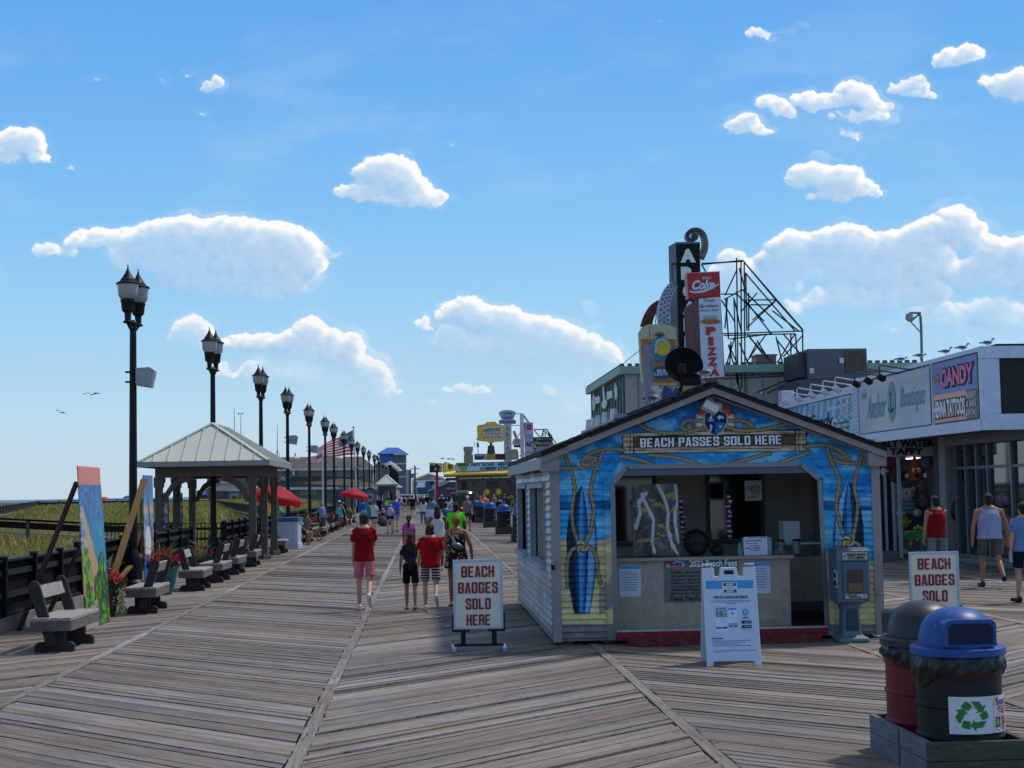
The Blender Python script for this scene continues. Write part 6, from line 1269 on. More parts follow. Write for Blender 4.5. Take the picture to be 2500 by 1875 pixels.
# ================================================================ green restaurant building with cutlery
def green_building():
 Y0_ = 60; xa = gx(1532, 60); t = thing('restaurant_building', 'green and cream two storey restaurant with white cutlery cut-outs on its side', 'building', (12, 66, 0))
 zt = 6.75; yb = 72.5; MB().b2(xa, 19.5, Y0_, yb, 0, zt).build('body', mat('cream_boards', (176, 178, 172), .7), t, True)
 g = MB(); [g.b2(x, x+.03, Y0_-.03, Y0_, 4.9, zt) for x in np.arange(xa+.5, 19.4, .62)]; g.build('battens', mat('cream_shadow', (128, 134, 130), .7), t, True)
 st = MB(); [st.b2(xa-.03, xa-.001, y, y+.45, 4.7, zt-.25) for y in np.arange(Y0_+.1, yb-.3, .95)]; st.build('green_stripes', mat('dark_green', (26, 50, 42), .7), t, True)
 st = MB(); st.b2(xa-.008, xa-.0005, Y0_, yb, 4.7, zt-.25); st.build('side_ground', mat('grey_green', (128, 142, 132), .7), t, True)
 r = MB(); r.b2(xa-.25, 19.7, Y0_-.25, Y0_-.05, zt-.28, zt+.02); r.b2(xa-.25, xa-.05, Y0_-.04, yb, zt-.28, zt+.02); r.build('cornice', mat('sage_cornice', (150, 180, 166), .6), t, True)
 b = MB(); [b.b2(x, x+.16, Y0_-.2, Y0_-.05, zt+.022, zt+.13) for x in np.arange(xa-.2, 19.5, .3)]; [b.b2(xa-.22, xa-.06, y, y+.16, zt+.022, zt+.10) for y in np.arange(Y0_+.1, yb, .4)]; c = b.build('crest_bulbs', mat('dark_bulbs', (84, 90, 80), .6), t, True); c['kind'] = 'stuff'
 c = MB(); W_ = mat('cutout_white', (222, 226, 228), .6); P = lambda px, py: at(px, py, 0)
 def side(px, py):      # point on the left wall plane x = xa-.06
  Y = (xa-.06)*FPX/(px-1038); return Vector((xa-.06, Y, at(px, py, Y).z))
 def cut(nm, poly):
  q = [side(*p_) for p_ in poly]; m = MB(); slab(m, q, (-.05, 0, 0)); m.build(nm, W_, t, True)
 f = lambda x, y: (1440+x/6.506, 880+y/6.506)
 cut('knife', [f(100, 510), f(122, 600), f(128, 720), f(112, 800), f(92, 780), f(88, 650)]); cut('spoon_bowl', [f(250, 640), f(275, 612), f(305, 620), f(318, 680), f(305, 740), f(275, 770), f(240, 745), f(234, 690)]); cut('spoon_handle', [f(262, 360), f(272, 400), f(288, 610), f(258, 630), f(254, 440)])
 cut('cleaver', [f(132, 585), f(200, 565), f(206, 670), f(140, 690)]); cut('cleaver', [f(325, 500), f(405, 478), f(412, 590), f(322, 625)]); cut('knife', [f(462, 350), f(484, 430), f(486, 560), f(472, 640), f(452, 600), f(446, 450)])
 m = MB(); m.b2(xa-.5, xa-.06, Y0_-.5, yb, 4.55, 4.72); m.b2(xa-.5, 19.6, Y0_-.5, Y0_-.05, 4.5, 4.9); m.build('ledge', mat('lilac_ledge', (150, 150, 170), .6), t, True)
 k = MB()
 for j, y in enumerate((61.2, 64, 66.5, 68.5, 70.5)): k.lathe([(.2, 0), (.16, .45), (.12, .46)], (xa-.3, y, 4.725), 8)
 k.build('pots', W_, t, True); q = MB(); [q.b2(x, x+.08, Y0_-.03, Y0_-.002, 4.3, 4.4) for x in np.arange(xa, 12, .2)]
 MB().b2(xa-.1, xa-.004, Y0_, yb, 3.0, 4.5).build('sign_fascia', mat('maroon_fascia', (84, 34, 36), .7), t, True)
 # coloured cartoon-style panel under the beer sign
 a, b_ = at(1586, 1035, 59.9), at(1730, 940, 59.9)
 grid('painted_front', t, lambda u, v: (a.x+(b_.x-a.x)*u, 59.86+0*u, a.z+(b_.z-a.z)*v), 110, 60, lambda u, v: np.where((v < .4+.05*np.sin(u*60))[:, None], np.array([44., 84, 66]), mixc(mixc(np.tile([176., 162, 70], (len(u), 1)), (214, 220, 226), sm(.5, .53, vnoise(u*9, v*6, 3, 2))), (60, 80, 150), sm(.62, .64, vnoise(u*7, v*4, 13, 2)))), VC)
green_building()
# ================================================================ tall signs
def cr5(x, y): return 1420+x/3.4569, 530+y/3.4569
def arc_band(name, pts, w_, Y, t, m, th=.25, wid=None):
 P = smooth_line(pts, 6); n = len(P); L = []; Rr = []
 for i, p_ in enumerate(P):
  a = P[max(i-1, 0)]; b = P[min(i+1, n-1)]; dx, dy = b[0]-a[0], b[1]-a[1]; l = math.hypot(dx, dy); ww = (wid(i/(n-1)) if wid else w_)/2
  L.append((p_[0]-dy/l*ww, p_[1]+dx/l*ww)); Rr.append((p_[0]+dy/l*ww, p_[1]-dx/l*ww))
 vs = []; fs = []
 for i in range(n):
  for q in (L[i], Rr[i]):
   for d in (0, th): vs.append(at(*cr5(*q), Y)+Vector((0, d, 0)))
 for i in range(n-1):
  a = i*4; fs += [(a, a+4, a+6, a+2), (a+1, a+3, a+7, a+5), (a, a+1, a+5, a+4), (a+2, a+6, a+7, a+3)]
 fs += [(0, 2, 3, 1), ((n-1)*4, (n-1)*4+1, (n-1)*4+3, (n-1)*4+2)]
 o = MB().add(vs, fs).build(name, m, t, True)
 b = MB()       # rows of little bulbs
 for i in range(0, n):
  for k in (-.3, 0, .3):
   if (i+int(k*10)) % 2: continue
   c = at(P[i][0]*(1/3.4569)+1420+(L[i][0]-P[i][0])*2*k/3.4569, P[i][1]/3.4569+530+(L[i][1]-P[i][1])*2*k/3.4569, Y); b.ell(c+Vector((0, -.02, 0)), (.035, .02, .035), 6, 4)
 q = b.build('bulbs', mat('sign_bulbs', (60, 66, 76), .4), o, True); q['kind'] = 'stuff'; return o
def arcade():
 Y = 56; t = thing('arcade_sign', 'tall black upright ARCADE sign with grey scrolls', 'sign', (gx(1680, Y), Y, 5)); P = lambda x, y: at(*cr5(x, y), Y)
 fr = MB(); slab(fr, [P(796, 210), P(1000, 208), P(1012, 1420), P(826, 1420)], (0, .5, 0)); fr.build('box', mat('sign_case_grey', (110, 116, 128), .4, .3), t, True)
 f2 = MB(); slab(f2, [P(800, 226), P(994, 222), P(1008, 1420), P(832, 1420)], (0, -.03, 0)); f2.build('face', mat('gloss_black', (20, 20, 22), .6, spec=.2), t, True)
 s = MB(); slab(s, [P(765, 216)+Vector((0, .9, 0)), P(795, 212), P(825, 1420), P(795, 1420)+Vector((0, .9, 0))], (.02, 0, 0)); s.build('side', mat('side_lilac', (84, 88, 104), .5), t, True)
 lt = mat('arcade_letters', (206, 222, 226), .4, var=.06); sx = (1/3.4569)*Y/FPX
 for ch, x0, x1, y0, y1 in (('A', 833, 965, 268, 385), ('R', 838, 962, 418, 530), ('C', 852, 975, 562, 690), ('A', 850, 985, 712, 822), ('D', 860, 985, 850, 962), ('E', 868, 990, 1000, 1105), ('S', 872, 994, 1140, 1240)):
  text(ch, lt, t, P(x0, y1)+Vector((0, -.045, 0)), Vector((1, 0, -.0)), UZ, (x1-x0)*sx, (y1-y0)*sx, bold=.09)
 arc_band('scroll', [(1008, 345), (1035, 290), (1045, 230), (1035, 165), (1005, 122), (960, 108), (915, 122), (893, 155), (902, 185), (935, 190), (965, 178), (968, 160), (950, 150), (932, 160)], 0, Y+.15, t, mat('scroll_grey', (176, 172, 166), .6), wid=lambda q: 58*(1-.62*q))
 arc_band('arc', [(792, 560), (740, 620), (705, 720), (695, 850), (710, 960), (745, 1050), (790, 1110)], 0, Y-.5, t, mat('arc_grey', (150, 158, 176), .4, .3), wid=lambda q: 62+30*math.sin(q*3.14)+20*q)
 m = MB(); 
 for yy in (395, 1000): m.beam(P(760, yy), P(800, yy), .06, .06)
 m.beam(P(762, 395), P(764, 540), .03, .03); m.build('brackets', BLACK, t, True)
 t2 = thing('rust_arch', 'rust brown curved arch behind the beer glass sign', 'sign', (gx(1590, 58), 58, 6)); arc_band('arch', [(680, 725), (620, 760), (580, 820), (560, 870), (545, 930)], 0, 58, t2, mat('rust_metal', (120, 62, 44), .7, .2, scale=12, var=.3), wid=lambda q: 70+25*q)
arcade()
def coke():
 Y = 50; t = thing('pizza_sign', 'tall red and white Three Brothers pizza sign topped by a red Coke panel', 'sign', (gx(1740, Y), Y, 4)); P = lambda x, y, d=0: at(*cr5(x, y), Y)+Vector((0, d, 0)); sx = (1/3.4569)*Y/FPX
 red = mat('coke_red', (168, 32, 40), .4, var=.06); wt = mat('coke_white', (196, 204, 222), .4, var=.03); ink = mat('pizza_ink', (44, 54, 66), .5, var=.03); rd2 = mat('pizza_red', (180, 34, 36), .4)
 m = MB(); slab(m, [P(888, 476), P(1164, 462), P(1174, 660), P(900, 686)], (0, .5, 0)); m.build('red_panel', red, t, True)
 m = MB(); slab(m, [P(884, 470, -.02), P(1166, 458, -.02), P(1166, 468, -.02), P(884, 480, -.02)], (0, .1, 0)); m.build('panel_edge', mat('pink_edge', (190, 110, 120), .5), t, True)
 m = MB(); slab(m, [P(980, 682), P(1172, 662), P(1212, 1358), P(1022, 1372)], (0, .45, 0)); m.build('case', red, t, True)
 m = MB(); slab(m, [P(988, 690, -.02), P(1168, 674, -.02), P(1203, 1348, -.02), P(1014, 1362, -.02)], (0, .015, 0)); m.build('white_face', wt, t, True)
 m = MB(); slab(m, [P(912, 735, 1.2), P(978, 690, .02), P(1012, 1180, .02), P(935, 1150, 1.2)], (.03, 0, 0)); sd_ = m.build('side_panel', mat('side_maroon', (78, 16, 22), .5), t, True)
 b = MB(); [b.ell(at(*cr5(930+18*c+.04*r*22, 790+r*38), Y+.5)+Vector((-.04, 0, 0)), (.02, .02, .02), 5, 4) for r in range(10) for c in range(3)]; q = b.build('bulbs', mat('pink_bulbs', (180, 110, 120), .4), sd_, True); q['kind'] = 'stuff'
 u = (P(1164, 462)-P(888, 476)).normalized()
 def T(s_, x0, y1, x1, y0, m_, bold=.02, sh=0): return text(s_, m_, t, P(x0, y1, -.04), u, UZ, (x1-x0)*sx, (y1-y0)*sx, bold=bold, shear=sh)
 T('Enjoy', 1014, 532, 1096, 503, wt, .02, .25); T('Coke', 930, 618, 1130, 535, wt, .05, .3)
 sw = [(908, 622), (960, 628), (1020, 618), (1080, 598), (1158, 560), (1160, 570), (1090, 615), (1020, 638), (960, 644), (912, 638)]; m = MB(); m.add([P(x, y, -.03) for x, y in sw], [(0, 1, 8, 9), (1, 2, 7, 8), (2, 3, 6, 7), (3, 4, 5, 6)]); m.build('swash', wt, t, True)
 T('Three', 1024, 720, 1126, 690, ink, .0); T('Brothers', 1002, 768, 1156, 737, ink, .0); T('From Italy', 998, 806, 1162, 780, ink, 0, .5)
 m = MB(); [m.ell(P(1046+k*38, 848, -.03), (.10, .01, .07)) for k in range(3)]; m.ell(P(1086, 884, -.03), (.36, .01, .10)); m.build('chefs', mat('pale_outline', (150, 158, 170), .5), t, True); MB().ell(P(1086, 882, -.045), (.32, .01, .075)).build('pizza', mat('pizza_brown', (170, 96, 60), .6, var=.3, scale=30), t, True)
 for ch, x0, x1, y0, y1 in (('P', 1048, 1134, 926, 1000), ('I', 1068, 1112, 1012, 1088), ('Z', 1058, 1142, 1100, 1172), ('Z', 1062, 1148, 1184, 1258), ('A', 1070, 1166, 1272, 1345)): T(ch, x0, y1, x1, y0, rd2, .07)
 m = MB(); m.beam(P(1090, 1370), P(1090, 1900), .3, .3); m.build('post', GWOOD, t, True)
coke()
def beer():
 Y = 54; t = thing('beer_glass_sign', 'beer glass shaped bar sign left of the satellite dish', 'sign', (gx(1600, Y), Y, 4)); P = lambda x, y, d=0: at(*cr5(x, y), Y)+Vector((0, d, 0)); sx = Y/3.4569/FPX
 out = [(486, 975), (510, 930), (545, 912), (580, 906), (640, 902), (700, 908), (760, 918), (795, 935), (800, 1000), (800, 1420), (540, 1418), (515, 1390), (505, 1300)]
 m = MB(); slab(m, [P(x, y) for x, y in out], (0, .35, 0)); m.build('glass_outline', mat('cream_edge', (186, 180, 150), .5), t, True)
 m = MB(); slab(m, [P(x, y, -.02) for x, y in [(505, 1030), (795, 1030), (800, 1400), (545, 1395), (522, 1370), (515, 1250)]], (0, .015, 0)); m.build('amber_face', mat('amber', (176, 104, 46), .4, var=.2, scale=1.5), t, True)
 m = MB(); m.ell(P(665, 1120, -.04), (.47, .01, .44)); m.build('logo_disc', mat('logo_teal', (50, 120, 150), .4), t, True); m = MB(); m.ell(P(680, 1100, -.05), (.30, .01, .30)); m.build('logo_sun', mat('logo_yellow', (206, 176, 60), .4), t, True); m = MB(); m.tube([P(625, 1120, -.07), P(615, 1080, -.07), P(640, 1045, -.07), P(680, 1035, -.07), P(700, 1055, -.07)], .06, 6); m.build('wave', mat('wave_pale', (150, 190, 220), .4), t, True)
 m = MB(); [m.beam(P(655, 1010, -.06), P(655+math.cos(a)*45, 1000-math.sin(a)*28, -.06), .03, .07, up=UY) for a in (0.2, .8, 1.4, 2.0, 2.7)]; m.build('palm', mat('palm_green', (40, 80, 60), .5), t, True)
 yl = mat('beer_yellow', (220, 200, 90), .4); text("R'S", yl, t, P(612, 1150, -.075), UX, UZ, 90*sx, 38*sx, bold=.06)
 m = MB(); m.ell(P(680, 1315, -.04), (.38, .01, .24)); m.build('logo_oval', mat('oval_blue', (30, 90, 130), .4), t, True); w2 = mat('beer_white', (200, 206, 216), .4); text('BUD', w2, t, P(632, 1312, -.06), UX, UZ, 95*sx, 27*sx, bold=.04, shear=.2); text('LIGHT', w2, t, P(610, 1338, -.06), UX, UZ, 130*sx, 25*sx, bold=.04, shear=.2)
 t3 = thing('antenna_mast', 'pair of grey poles in front of the beer glass sign', 'mast', (gx(1580, 52), 52, 0)); Q = lambda x, y: at(*cr5(x, y), 52)
 MB().beam(Q(553, 1080), Q(558, 1600), .24, .1, up=UY).build('pole', mat('lilac_pole', (130, 134, 160), .5), t3, True); MB().tube([Q(610, 1030), Q(588, 1400)], .06, 6).build('strut', gm, t3, True); MB().beam(Q(540, 1082), Q(590, 1086), .07, .07).beam(Q(560, 1138), Q(600, 1138), .07, .07).tube([Q(575, 920), Q(575, 1070)], .02, 5).tube([Q(640, 740), Q(622, 900)], .02, 5).build('clamps', gm, t3, True)
 m = MB(); m.tube([Q(355, 1232), Q(490, 1122)], .012, 4); m.tube([Q(490, 1122), Q(615, 1040)], .012, 4); m.tube([Q(640, 890), Q(790, 795)], .012, 4); m.one('guy_wire', gm, 'thin wire running down from the beer sign to the left', 'wire')
beer()
def lattice():
 Y = 60; t = thing('steel_frame', 'rusty steel lattice frame behind the pizza sign', 'steel frame', (gx(1830, Y), Y, 4.7)); m = mat('rusty_steel', (88, 74, 66), .7, .3, var=.3, scale=6); P = lambda q, d=0: at(*cr5(*q), Y+d)
 ch = [((1012, 400), (1360, 366)), ((1012, 392), (1358, 374)), ((1308, 345), (1320, 1420)), ((1345, 370), (1350, 1440)), ((1372, 370), (1380, 1470)), ((1012, 400), (1048, 462)),
   ((1375, 385), (1865, 950)), ((1380, 470), (1800, 960)), ((1355, 610), (1700, 940)), ((1180, 985), (1865, 962)), ((1200, 1000), (1800, 985)), ((1250, 1030), (1600, 985)), ((1865, 955), (1868, 1360)), ((1765, 985), (1768, 1330)), ((1805, 985), (1830, 1320)),
   ((1215, 690), (1350, 615)), ((1180, 650), (1320, 650)), ((1215, 690), (1240, 1030)), ((1285, 680), (1310, 1400)), ((1400, 700), (1640, 698)), ((1420, 740), (1610, 742)), ((1385, 480), (1395, 960)), ((1308, 450), (1210, 660)), ((1180, 700), (1290, 880)), ((1210, 940), (1230, 680)), ((1330, 430), (1380, 620)),
   ((1380, 390), (1640, 700)), ((1640, 700), (1865, 955)), ((1300, 640), (1540, 880)), ((1400, 930), (1640, 705)), ((1380, 700), (1600, 985)), ((1345, 800), (1480, 640)), ((1290, 700), (1345, 960)), ((1180, 1340), (1840, 1320)), ((1200, 1365), (1830, 1335)), ((1240, 1080), (1340, 1470)), ((1400, 985), (1560, 1200)), ((1560, 985), (1400, 1210)), ((1420, 1020), (1700, 1320)),
   ((1640, 1010), (1720, 1330)), ((1800, 985), (1650, 1230)), ((1650, 1040), (1800, 1230)), ((1865, 1000), (1700, 1180)), ((1700, 985), (1868, 1180)), ((1480, 1480), (1840, 1330)), ((1560, 1490), (1830, 1350)), ((1330, 1060), (1450, 1340)), ((1480, 1060), (1340, 1330)), ((1220, 1250), (1300, 990)), ((1250, 1250), (1260, 1050)),
   ((1830, 1340), (1985, 1500)), ((1740, 1340), (1900, 1500)), ((1410, 640), (1410, 960)), ((1480, 1040), (1600, 1240)), ((1240, 1075), (1310, 1230)), ((1610, 790), (1830, 960)), ((1440, 870), (1640, 700))]
 r = random.Random(4); k = 0
 for a, b in ch:
  d0 = d1 = 0; MB().beam(P(a, d0), P(b, d1), .05, .05).build('strut', m, t, True); k += 1
 for a, b in ch[::2]: MB().beam(P(a, 1.7), P(b, 1.7), .045, .045).build('strut', m, t, True)
 for a in ((1360, 370), (1865, 955), (1350, 615), (1380, 985), (1640, 700), (1320, 1330), (1830, 1330), (1210, 690), (1600, 985)):
  MB().beam(P(a, 0), P(a, 1.7), .07, .07).build('strut', m, t, True)
lattice()
# ================================================================ food buildings in the distance
def far_food():
 Y = 140; P = lambda x, y, d=0, YY=Y: at(x, y, YY)+Vector((0, d, 0)); sc = Y/FPX
 t = thing('food_stand', 'yellow and green steak and sausage stand with a long HOT DOGS sign', 'food stand', (gx(1190, Y), Y+5, 0)); X0_, X1_ = gx(1090, Y), gx(1300, Y)
 m = MB(); m.b2(X0_+1, X1_, Y+8, Y+9, 0, 4); m.b2(X1_-.3, X1_, Y, Y+8, 0, 4); m.b2(X0_+1, X0_+1.3, Y+1, Y+8, 0, 4); m.build('walls', mat('stand_inside', (118, 112, 108), .8), t, True)
 m = MB(); slab(m, [P(1083, 1161), P(1300, 1156), P(1300, 1150, 2.5), P(1108, 1149, 2.5)], (0, 0, .15)); m.build('yellow_awning', mat('awning_yellow', (240, 208, 80), .6), t, True)
 m = MB(); slab(m, [P(1083, 1165), P(1300, 1160), P(1300, 1156), P(1083, 1161)], (0, .2, 0)); m.build('red_valance', mat('valance_red', (140, 40, 40), .6), t, True)
 m = MB(); slab(m, [P(1088, 1174, .1), P(1300, 1170, .1), P(1300, 1163.5, .1), P(1088, 1166.5, .1)], (0, .2, 0)); g = m.build('green_fascia', mat('fascia_green', (40, 60, 44), .6), t, True)
 ye = mat('stand_yellow_text', (220, 214, 120), .5); text('ITALIAN SAUSAGE  Gyro  COLD DRINKS', ye, g, P(1120, 1171, .06), Vector((1, 0, .012)), UZ, 128*sc, 4.2*sc, bold=.05, shear=.3)
 m = MB(); m.prism([(X0_+1, 0), (X1_, 0), (X1_, 1.0), (X0_+1, 1.0)], (0, Y+.5, .0), UX, UZ, (0, .6, 0)); c = m.build('counter', mat('stand_counter', (80, 120, 70), .6), t, True); text('CORNER', ye, c, P(1188, 1235, .45), UX, UZ, 30*sc, 7*sc, bold=.05)
 m = MB(); m.b2(X0_+1.5, X1_, Y+2, Y+2.1, 3.0, 3.2); m.build('menu_rail', mat('menu_cream', (120, 116, 96), .6), t, True)
 for k, (px, w_, cc) in enumerate(((1135, 12, (40, 80, 62)), (1160, 16, (110, 110, 116)), (1205, 30, (84, 84, 76)), (1245, 14, (90, 90, 96)))): a = P(px, 1190, 1.9); MB().b2(a.x-w_*sc/2, a.x+w_*sc/2, Y+1.9, Y+1.98, 2.2, 2.95).build('menu_board', mat('menu_%d' % k, cc, .6), t, True)
 m = MB(); [m.ell(P(x, 1201, 1.2), (.28, .2, .3)) for x in (1190, 1219)]; m.build('lemon_signs', mat('lemon', (226, 206, 60), .5), t, True)
 m = MB(); [m.b2(gx(x, Y)-.1, gx(x, Y)+.1, Y+.2, Y+.4, 0, 3.1) for x in (1120,)]; m.build('red_pillar', mat('pillar_red', (150, 30, 34), .6), t, True)
 s = thing('food_sign', 'long pale HOT DOGS MEATBALL CHEESE STEAK sign on the yellow awning', 'sign', (gx(1190, Y), Y-.3, 3.8))
 m = MB(); p0, p1 = P(1111, 1153, -.3), P(1290, 1126, -.3); w_, h = p1.x-p0.x, p1.z-p0.z-.05; m.prism([(.15, 0), (w_, .1), (w_, h+.1), (.15, h), (0, h-.2), (0, .2)], p0, UX, UZ, (0, .25, 0)); m.build('edge', mat('sign_dark_edge', (50, 76, 66), .5), s, True)
 m = MB(); m.prism([(.2, .07), (w_-.05, .17), (w_-.05, h+.03), (.2, h-.07), (.07, h-.22), (.07, .22)], p0+Vector((0, -.03, 0)), UX, UZ, (0, .02, 0)); m.build('face', mat('sign_pale', (196, 208, 232), .5), s, True)
 gr = mat('sign_green_text', (24, 86, 74), .5); text('HOT DOGS · MEATBALL', gr, s, P(1149, 1139, -.36), Vector((1, 0, .012)), UZ, 118*sc, 7.5*sc, bold=.05, shear=.2); text('CHEESE STEAK', gr, s, P(1171, 1148, -.36), Vector((1, 0, .012)), UZ, 80*sc, 7.5*sc, bold=.05, shear=.2)
 m = MB(); m.ell(P(1130, 1140, -.37), (.42, .01, .34)); m.build('lemon', mat('lemon_green', (150, 164, 50), .5), s, True); text('LEMONADE', gr, s, P(1116, 1138, -.42), UX, UZ, 28*sc, 6*sc, bold=.05)
 # pictures over the awning
 s = thing('menu_pictures', 'row of food pictures with a blue cookie oval above the awning', 'sign', (gx(1200, Y+1), Y+1, 4.8))
 for k, (x0, x1, cc) in enumerate(((1159, 1187, (150, 160, 180)), (1187, 1210, (170, 130, 60)), (1210, 1235, (70, 36, 34)), (1235, 1262, (150, 146, 150)))): a, b = P(x0, 1122.5, 1), P(x1, 1107, 1); MB().b2(a.x, b.x-.02, Y+1, Y+1.1, a.z, b.z).build('picture', mat('pic_%d' % k, cc, .6, var=.45, scale=3), s, True)
 m = MB(); m.ell(P(1171.5, 1115, .95), (.42, .03, .27)); o = m.build('blue_oval', mat('oreo_blue', (26, 60, 120), .4), s, True); text('OREO', WHITE, o, P(1163, 1114, .88), Vector((1, 0, .03)), UZ, 17*sc, 4.5*sc, bold=.03)
 s = thing('roof_exhaust', 'round grey vent and stacked blocks on the food stand roof', 'roof vent', (gx(1148, Y+3), Y+3, 4.5)); a = P(1146, 1122, 3)
 MB().lathe([(.38, 0), (.38, .75), (.45, .9), (.45, 1.25), (.3, 1.26)], (a.x, Y+3, a.z), 14).build('vent', mat('vent_grey', (130, 134, 146), .5), s, True); MB().b2(a.x-.42, a.x+.42, Y+2.5, Y+3.3, a.z-.2, a.z+.5).build('block', mat('sand_block', (140, 136, 120), .8), s, True); MB().b2(P(1238, 1110, 3).x, P(1270, 1110, 3).x, Y+2.5, Y+3.5, a.z, P(1250, 1100, 3).z).b2(P(1250, 1100, 3).x, P(1268, 1100, 3).x, Y+2.5, Y+3.5, P(1250, 1100, 3).z, P(1250, 1095, 3).z).build('block', mat('sand_block', (140, 136, 120), .8), s, True)
 # steak house sign
 s = thing('steak_house_sign', 'yellow rounded steak house sign on a dark green post', 'sign', (gx(1200, Y+1.5), Y+1.5, 4.8)); f = lambda x, y: (1130+x/9.2167, 990+y/9.2167); Q = lambda x, y, d=0: P(*f(x, y), 1.5+d)
 out = [(330, 470), (350, 425), (500, 405), (560, 350), (740, 345), (800, 400), (940, 425), (975, 460), (950, 760), (920, 795), (740, 805), (690, 835), (600, 830), (575, 800), (390, 785), (350, 740)]
 m = MB(); slab(m, [Q(x, y) for x, y in out], (0, .5, 0)); m.build('case', mat('sign_yellow', (228, 186, 60), .5, var=.12, scale=6), s, True); m = MB(); slab(m, [Q(464, 462, -.03), Q(930, 455, -.03), Q(912, 750, -.03), Q(490, 748, -.03)], (0, .02, 0)); m.build('face', mat('face_cream', (206, 200, 192), .5), s, True)
 k_ = sc/9.2167; ggr = mat('mid_green', (40, 120, 86), .5); rr_ = mat('mid_red', (150, 60, 66), .5)
 text('miDWAY', ggr, s, Q(486, 575, -.08), UX, UZ, 400*k_, 85*k_, bold=.02); text('STEAK', rr_, s, Q(510, 648, -.08), UX, UZ, 370*k_, 52*k_, bold=.0); text('HOUSE', rr_, s, Q(500, 728, -.08), UX, UZ, 390*k_, 55*k_, bold=.0)
 m = MB(); a = Q(655, 1080); m.lathe([(.42*.9, 0), (.32*.9, 1.25*.62), (.12, .8), (.1, 1.15)], (a.x, a.y+.2, a.z), 4); m.build('post', mat('post_green', (36, 50, 46), .5), s, True)
 m = MB(); slab(m, [Q(560, 400, -.03), Q(580, 365, -.03), Q(640, 360, -.03), Q(660, 380, -.03), Q(600, 410, -.03)], (0, .02, 0)); m.build('chef_hat', WHITE, s, True)
 # lucky arcade sign
 Y2 = 172; W2 = lambda x, y, d=0: at(*f(x, y), Y2)+Vector((0, d, 0)); k2 = Y2/FPX/9.2167; s = thing('arcade_tower_sign', 'pale fan topped ARCADE tower sign behind the steak house sign', 'sign', (gx(1240, Y2), Y2, 3)); pl = mat('pale_lilac', (160, 166, 196), .5); pc = mat('pale_cream', (186, 188, 182), .5); nv = mat('lucky_navy', (60, 60, 140), .5)
 m = MB(); slab(m, [W2(*p_) for p_ in [(805, 160), (860, 125), (930, 105), (1000, 100), (1080, 108), (1150, 130), (1198, 158), (1135, 318), (880, 318)]], (0, .6, 0)); m.build('fan', pl, s, True); m = MB(); slab(m, [W2(818, 325), W2(1195, 325), W2(1195, 412), W2(818, 412)], (0, .6, 0)); m.build('band', mat('band_lilac', (140, 150, 176), .5), s, True); m = MB(); slab(m, [W2(930, 415), W2(1095, 415), W2(1095, 1300), W2(930, 1300)], (0, .6, 0)); m.build('tower', pc, s, True)
 text('Lucky', nv, s, W2(925, 212, -.05), UX, UZ, 190*k2, 65*k2, bold=.03); text("Leo's", nv, s, W2(915, 300, -.05), UX, UZ, 190*k2, 70*k2, bold=.03); text('Amusements', nv, s, W2(845, 388, -.05), UX, UZ, 330*k2, 45*k2, bold=.03)
 for ch, y0, y1 in (('A', 460, 578), ('R', 605, 722), ('C', 750, 868), ('A', 900, 1015), ('D', 1045, 1160)): text(ch, mat('outline_letter', (110, 114, 130), .5), s, W2(968, y1, -.05), UX, UZ, 88*k2, (y1-y0)*k2, bold=.0)
 s = thing('white_pylon', 'white pylon with guy rods right of the lucky arcade sign', 'pylon', (gx(1274, 168), 168, 3)); Z3 = lambda x, y, d=0: at(*f(x, y), 168)+Vector((0, d, 0)); wm = mat('pylon_white', (196, 202, 214), .4)
 MB().beam(Z3(1325, 180), Z3(1345, 1300), .42, .4, up=UY).build('column', wm, s, True); g = MB()
 for a, b in (((1190, 188), (1325, 180)), ((1090, 450), (1400, 442)), ((1330, 185), (1480, 380)), ((1345, 200), (1450, 380)), ((1360, 200), (1500, 380)), ((1320, 570), (1130, 850)), ((1090, 870), (1400, 880)), ((1335, 940), (1420, 1150)), ((1355, 1000), (1280, 1140))): g.beam(Z3(*a), Z3(*b), .09, .09)
 g.build('rods', wm, s, True)
 s = thing('dish_sign', 'round white rooftop dome sign with a tilted orange straw', 'sign', (gx(1262, 170), 170, 3)); g = MB(); slab(g, [W2(*p_) for p_ in [(1120, 880), (1120, 800), (1150, 755), (1210, 738), (1280, 750), (1310, 790), (1310, 880)]], (0, .4, 0)); g.build('dome', mat('dome_grey', (150, 156, 160), .5), s, True); MB().beam(W2(1145, 575, -.1), W2(1240, 830, -.1), .3, .1, up=UY).build('straw', mat('straw_orange', (200, 120, 100), .5), s, True); g = MB(); slab(g, [W2(1140, 885, -.05), W2(1308, 885, -.05), W2(1300, 945, -.05), W2(1150, 940, -.05)], (0, .3, 0)); g.build('blue_band', mat('dish_navy', (30, 56, 110), .5), s, True)
 # second pizza sign
 Y4 = 165; V4 = lambda x, y, d=0: at(*f(x, y), Y4)+Vector((0, d, 0)); k4 = Y4/FPX/9.2167; s = thing('far_pizza_sign', 'far upright white pizza sign with a red round logo', 'sign', (gx(1291, Y4), Y4, 3)); g = MB(); slab(g, [V4(1378, 380), V4(1578, 380), V4(1590, 1135), V4(1412, 1135)], (0, .5, 0)); g.build('case', mat('case_red', (170, 60, 66), .5), s, True); g = MB(); slab(g, [V4(1400, 395, -.03), V4(1565, 395, -.03), V4(1575, 1120, -.03), V4(1420, 1120, -.03)], (0, .02, 0)); g.build('face', mat('case_white', (176, 184, 206), .5), s, True)
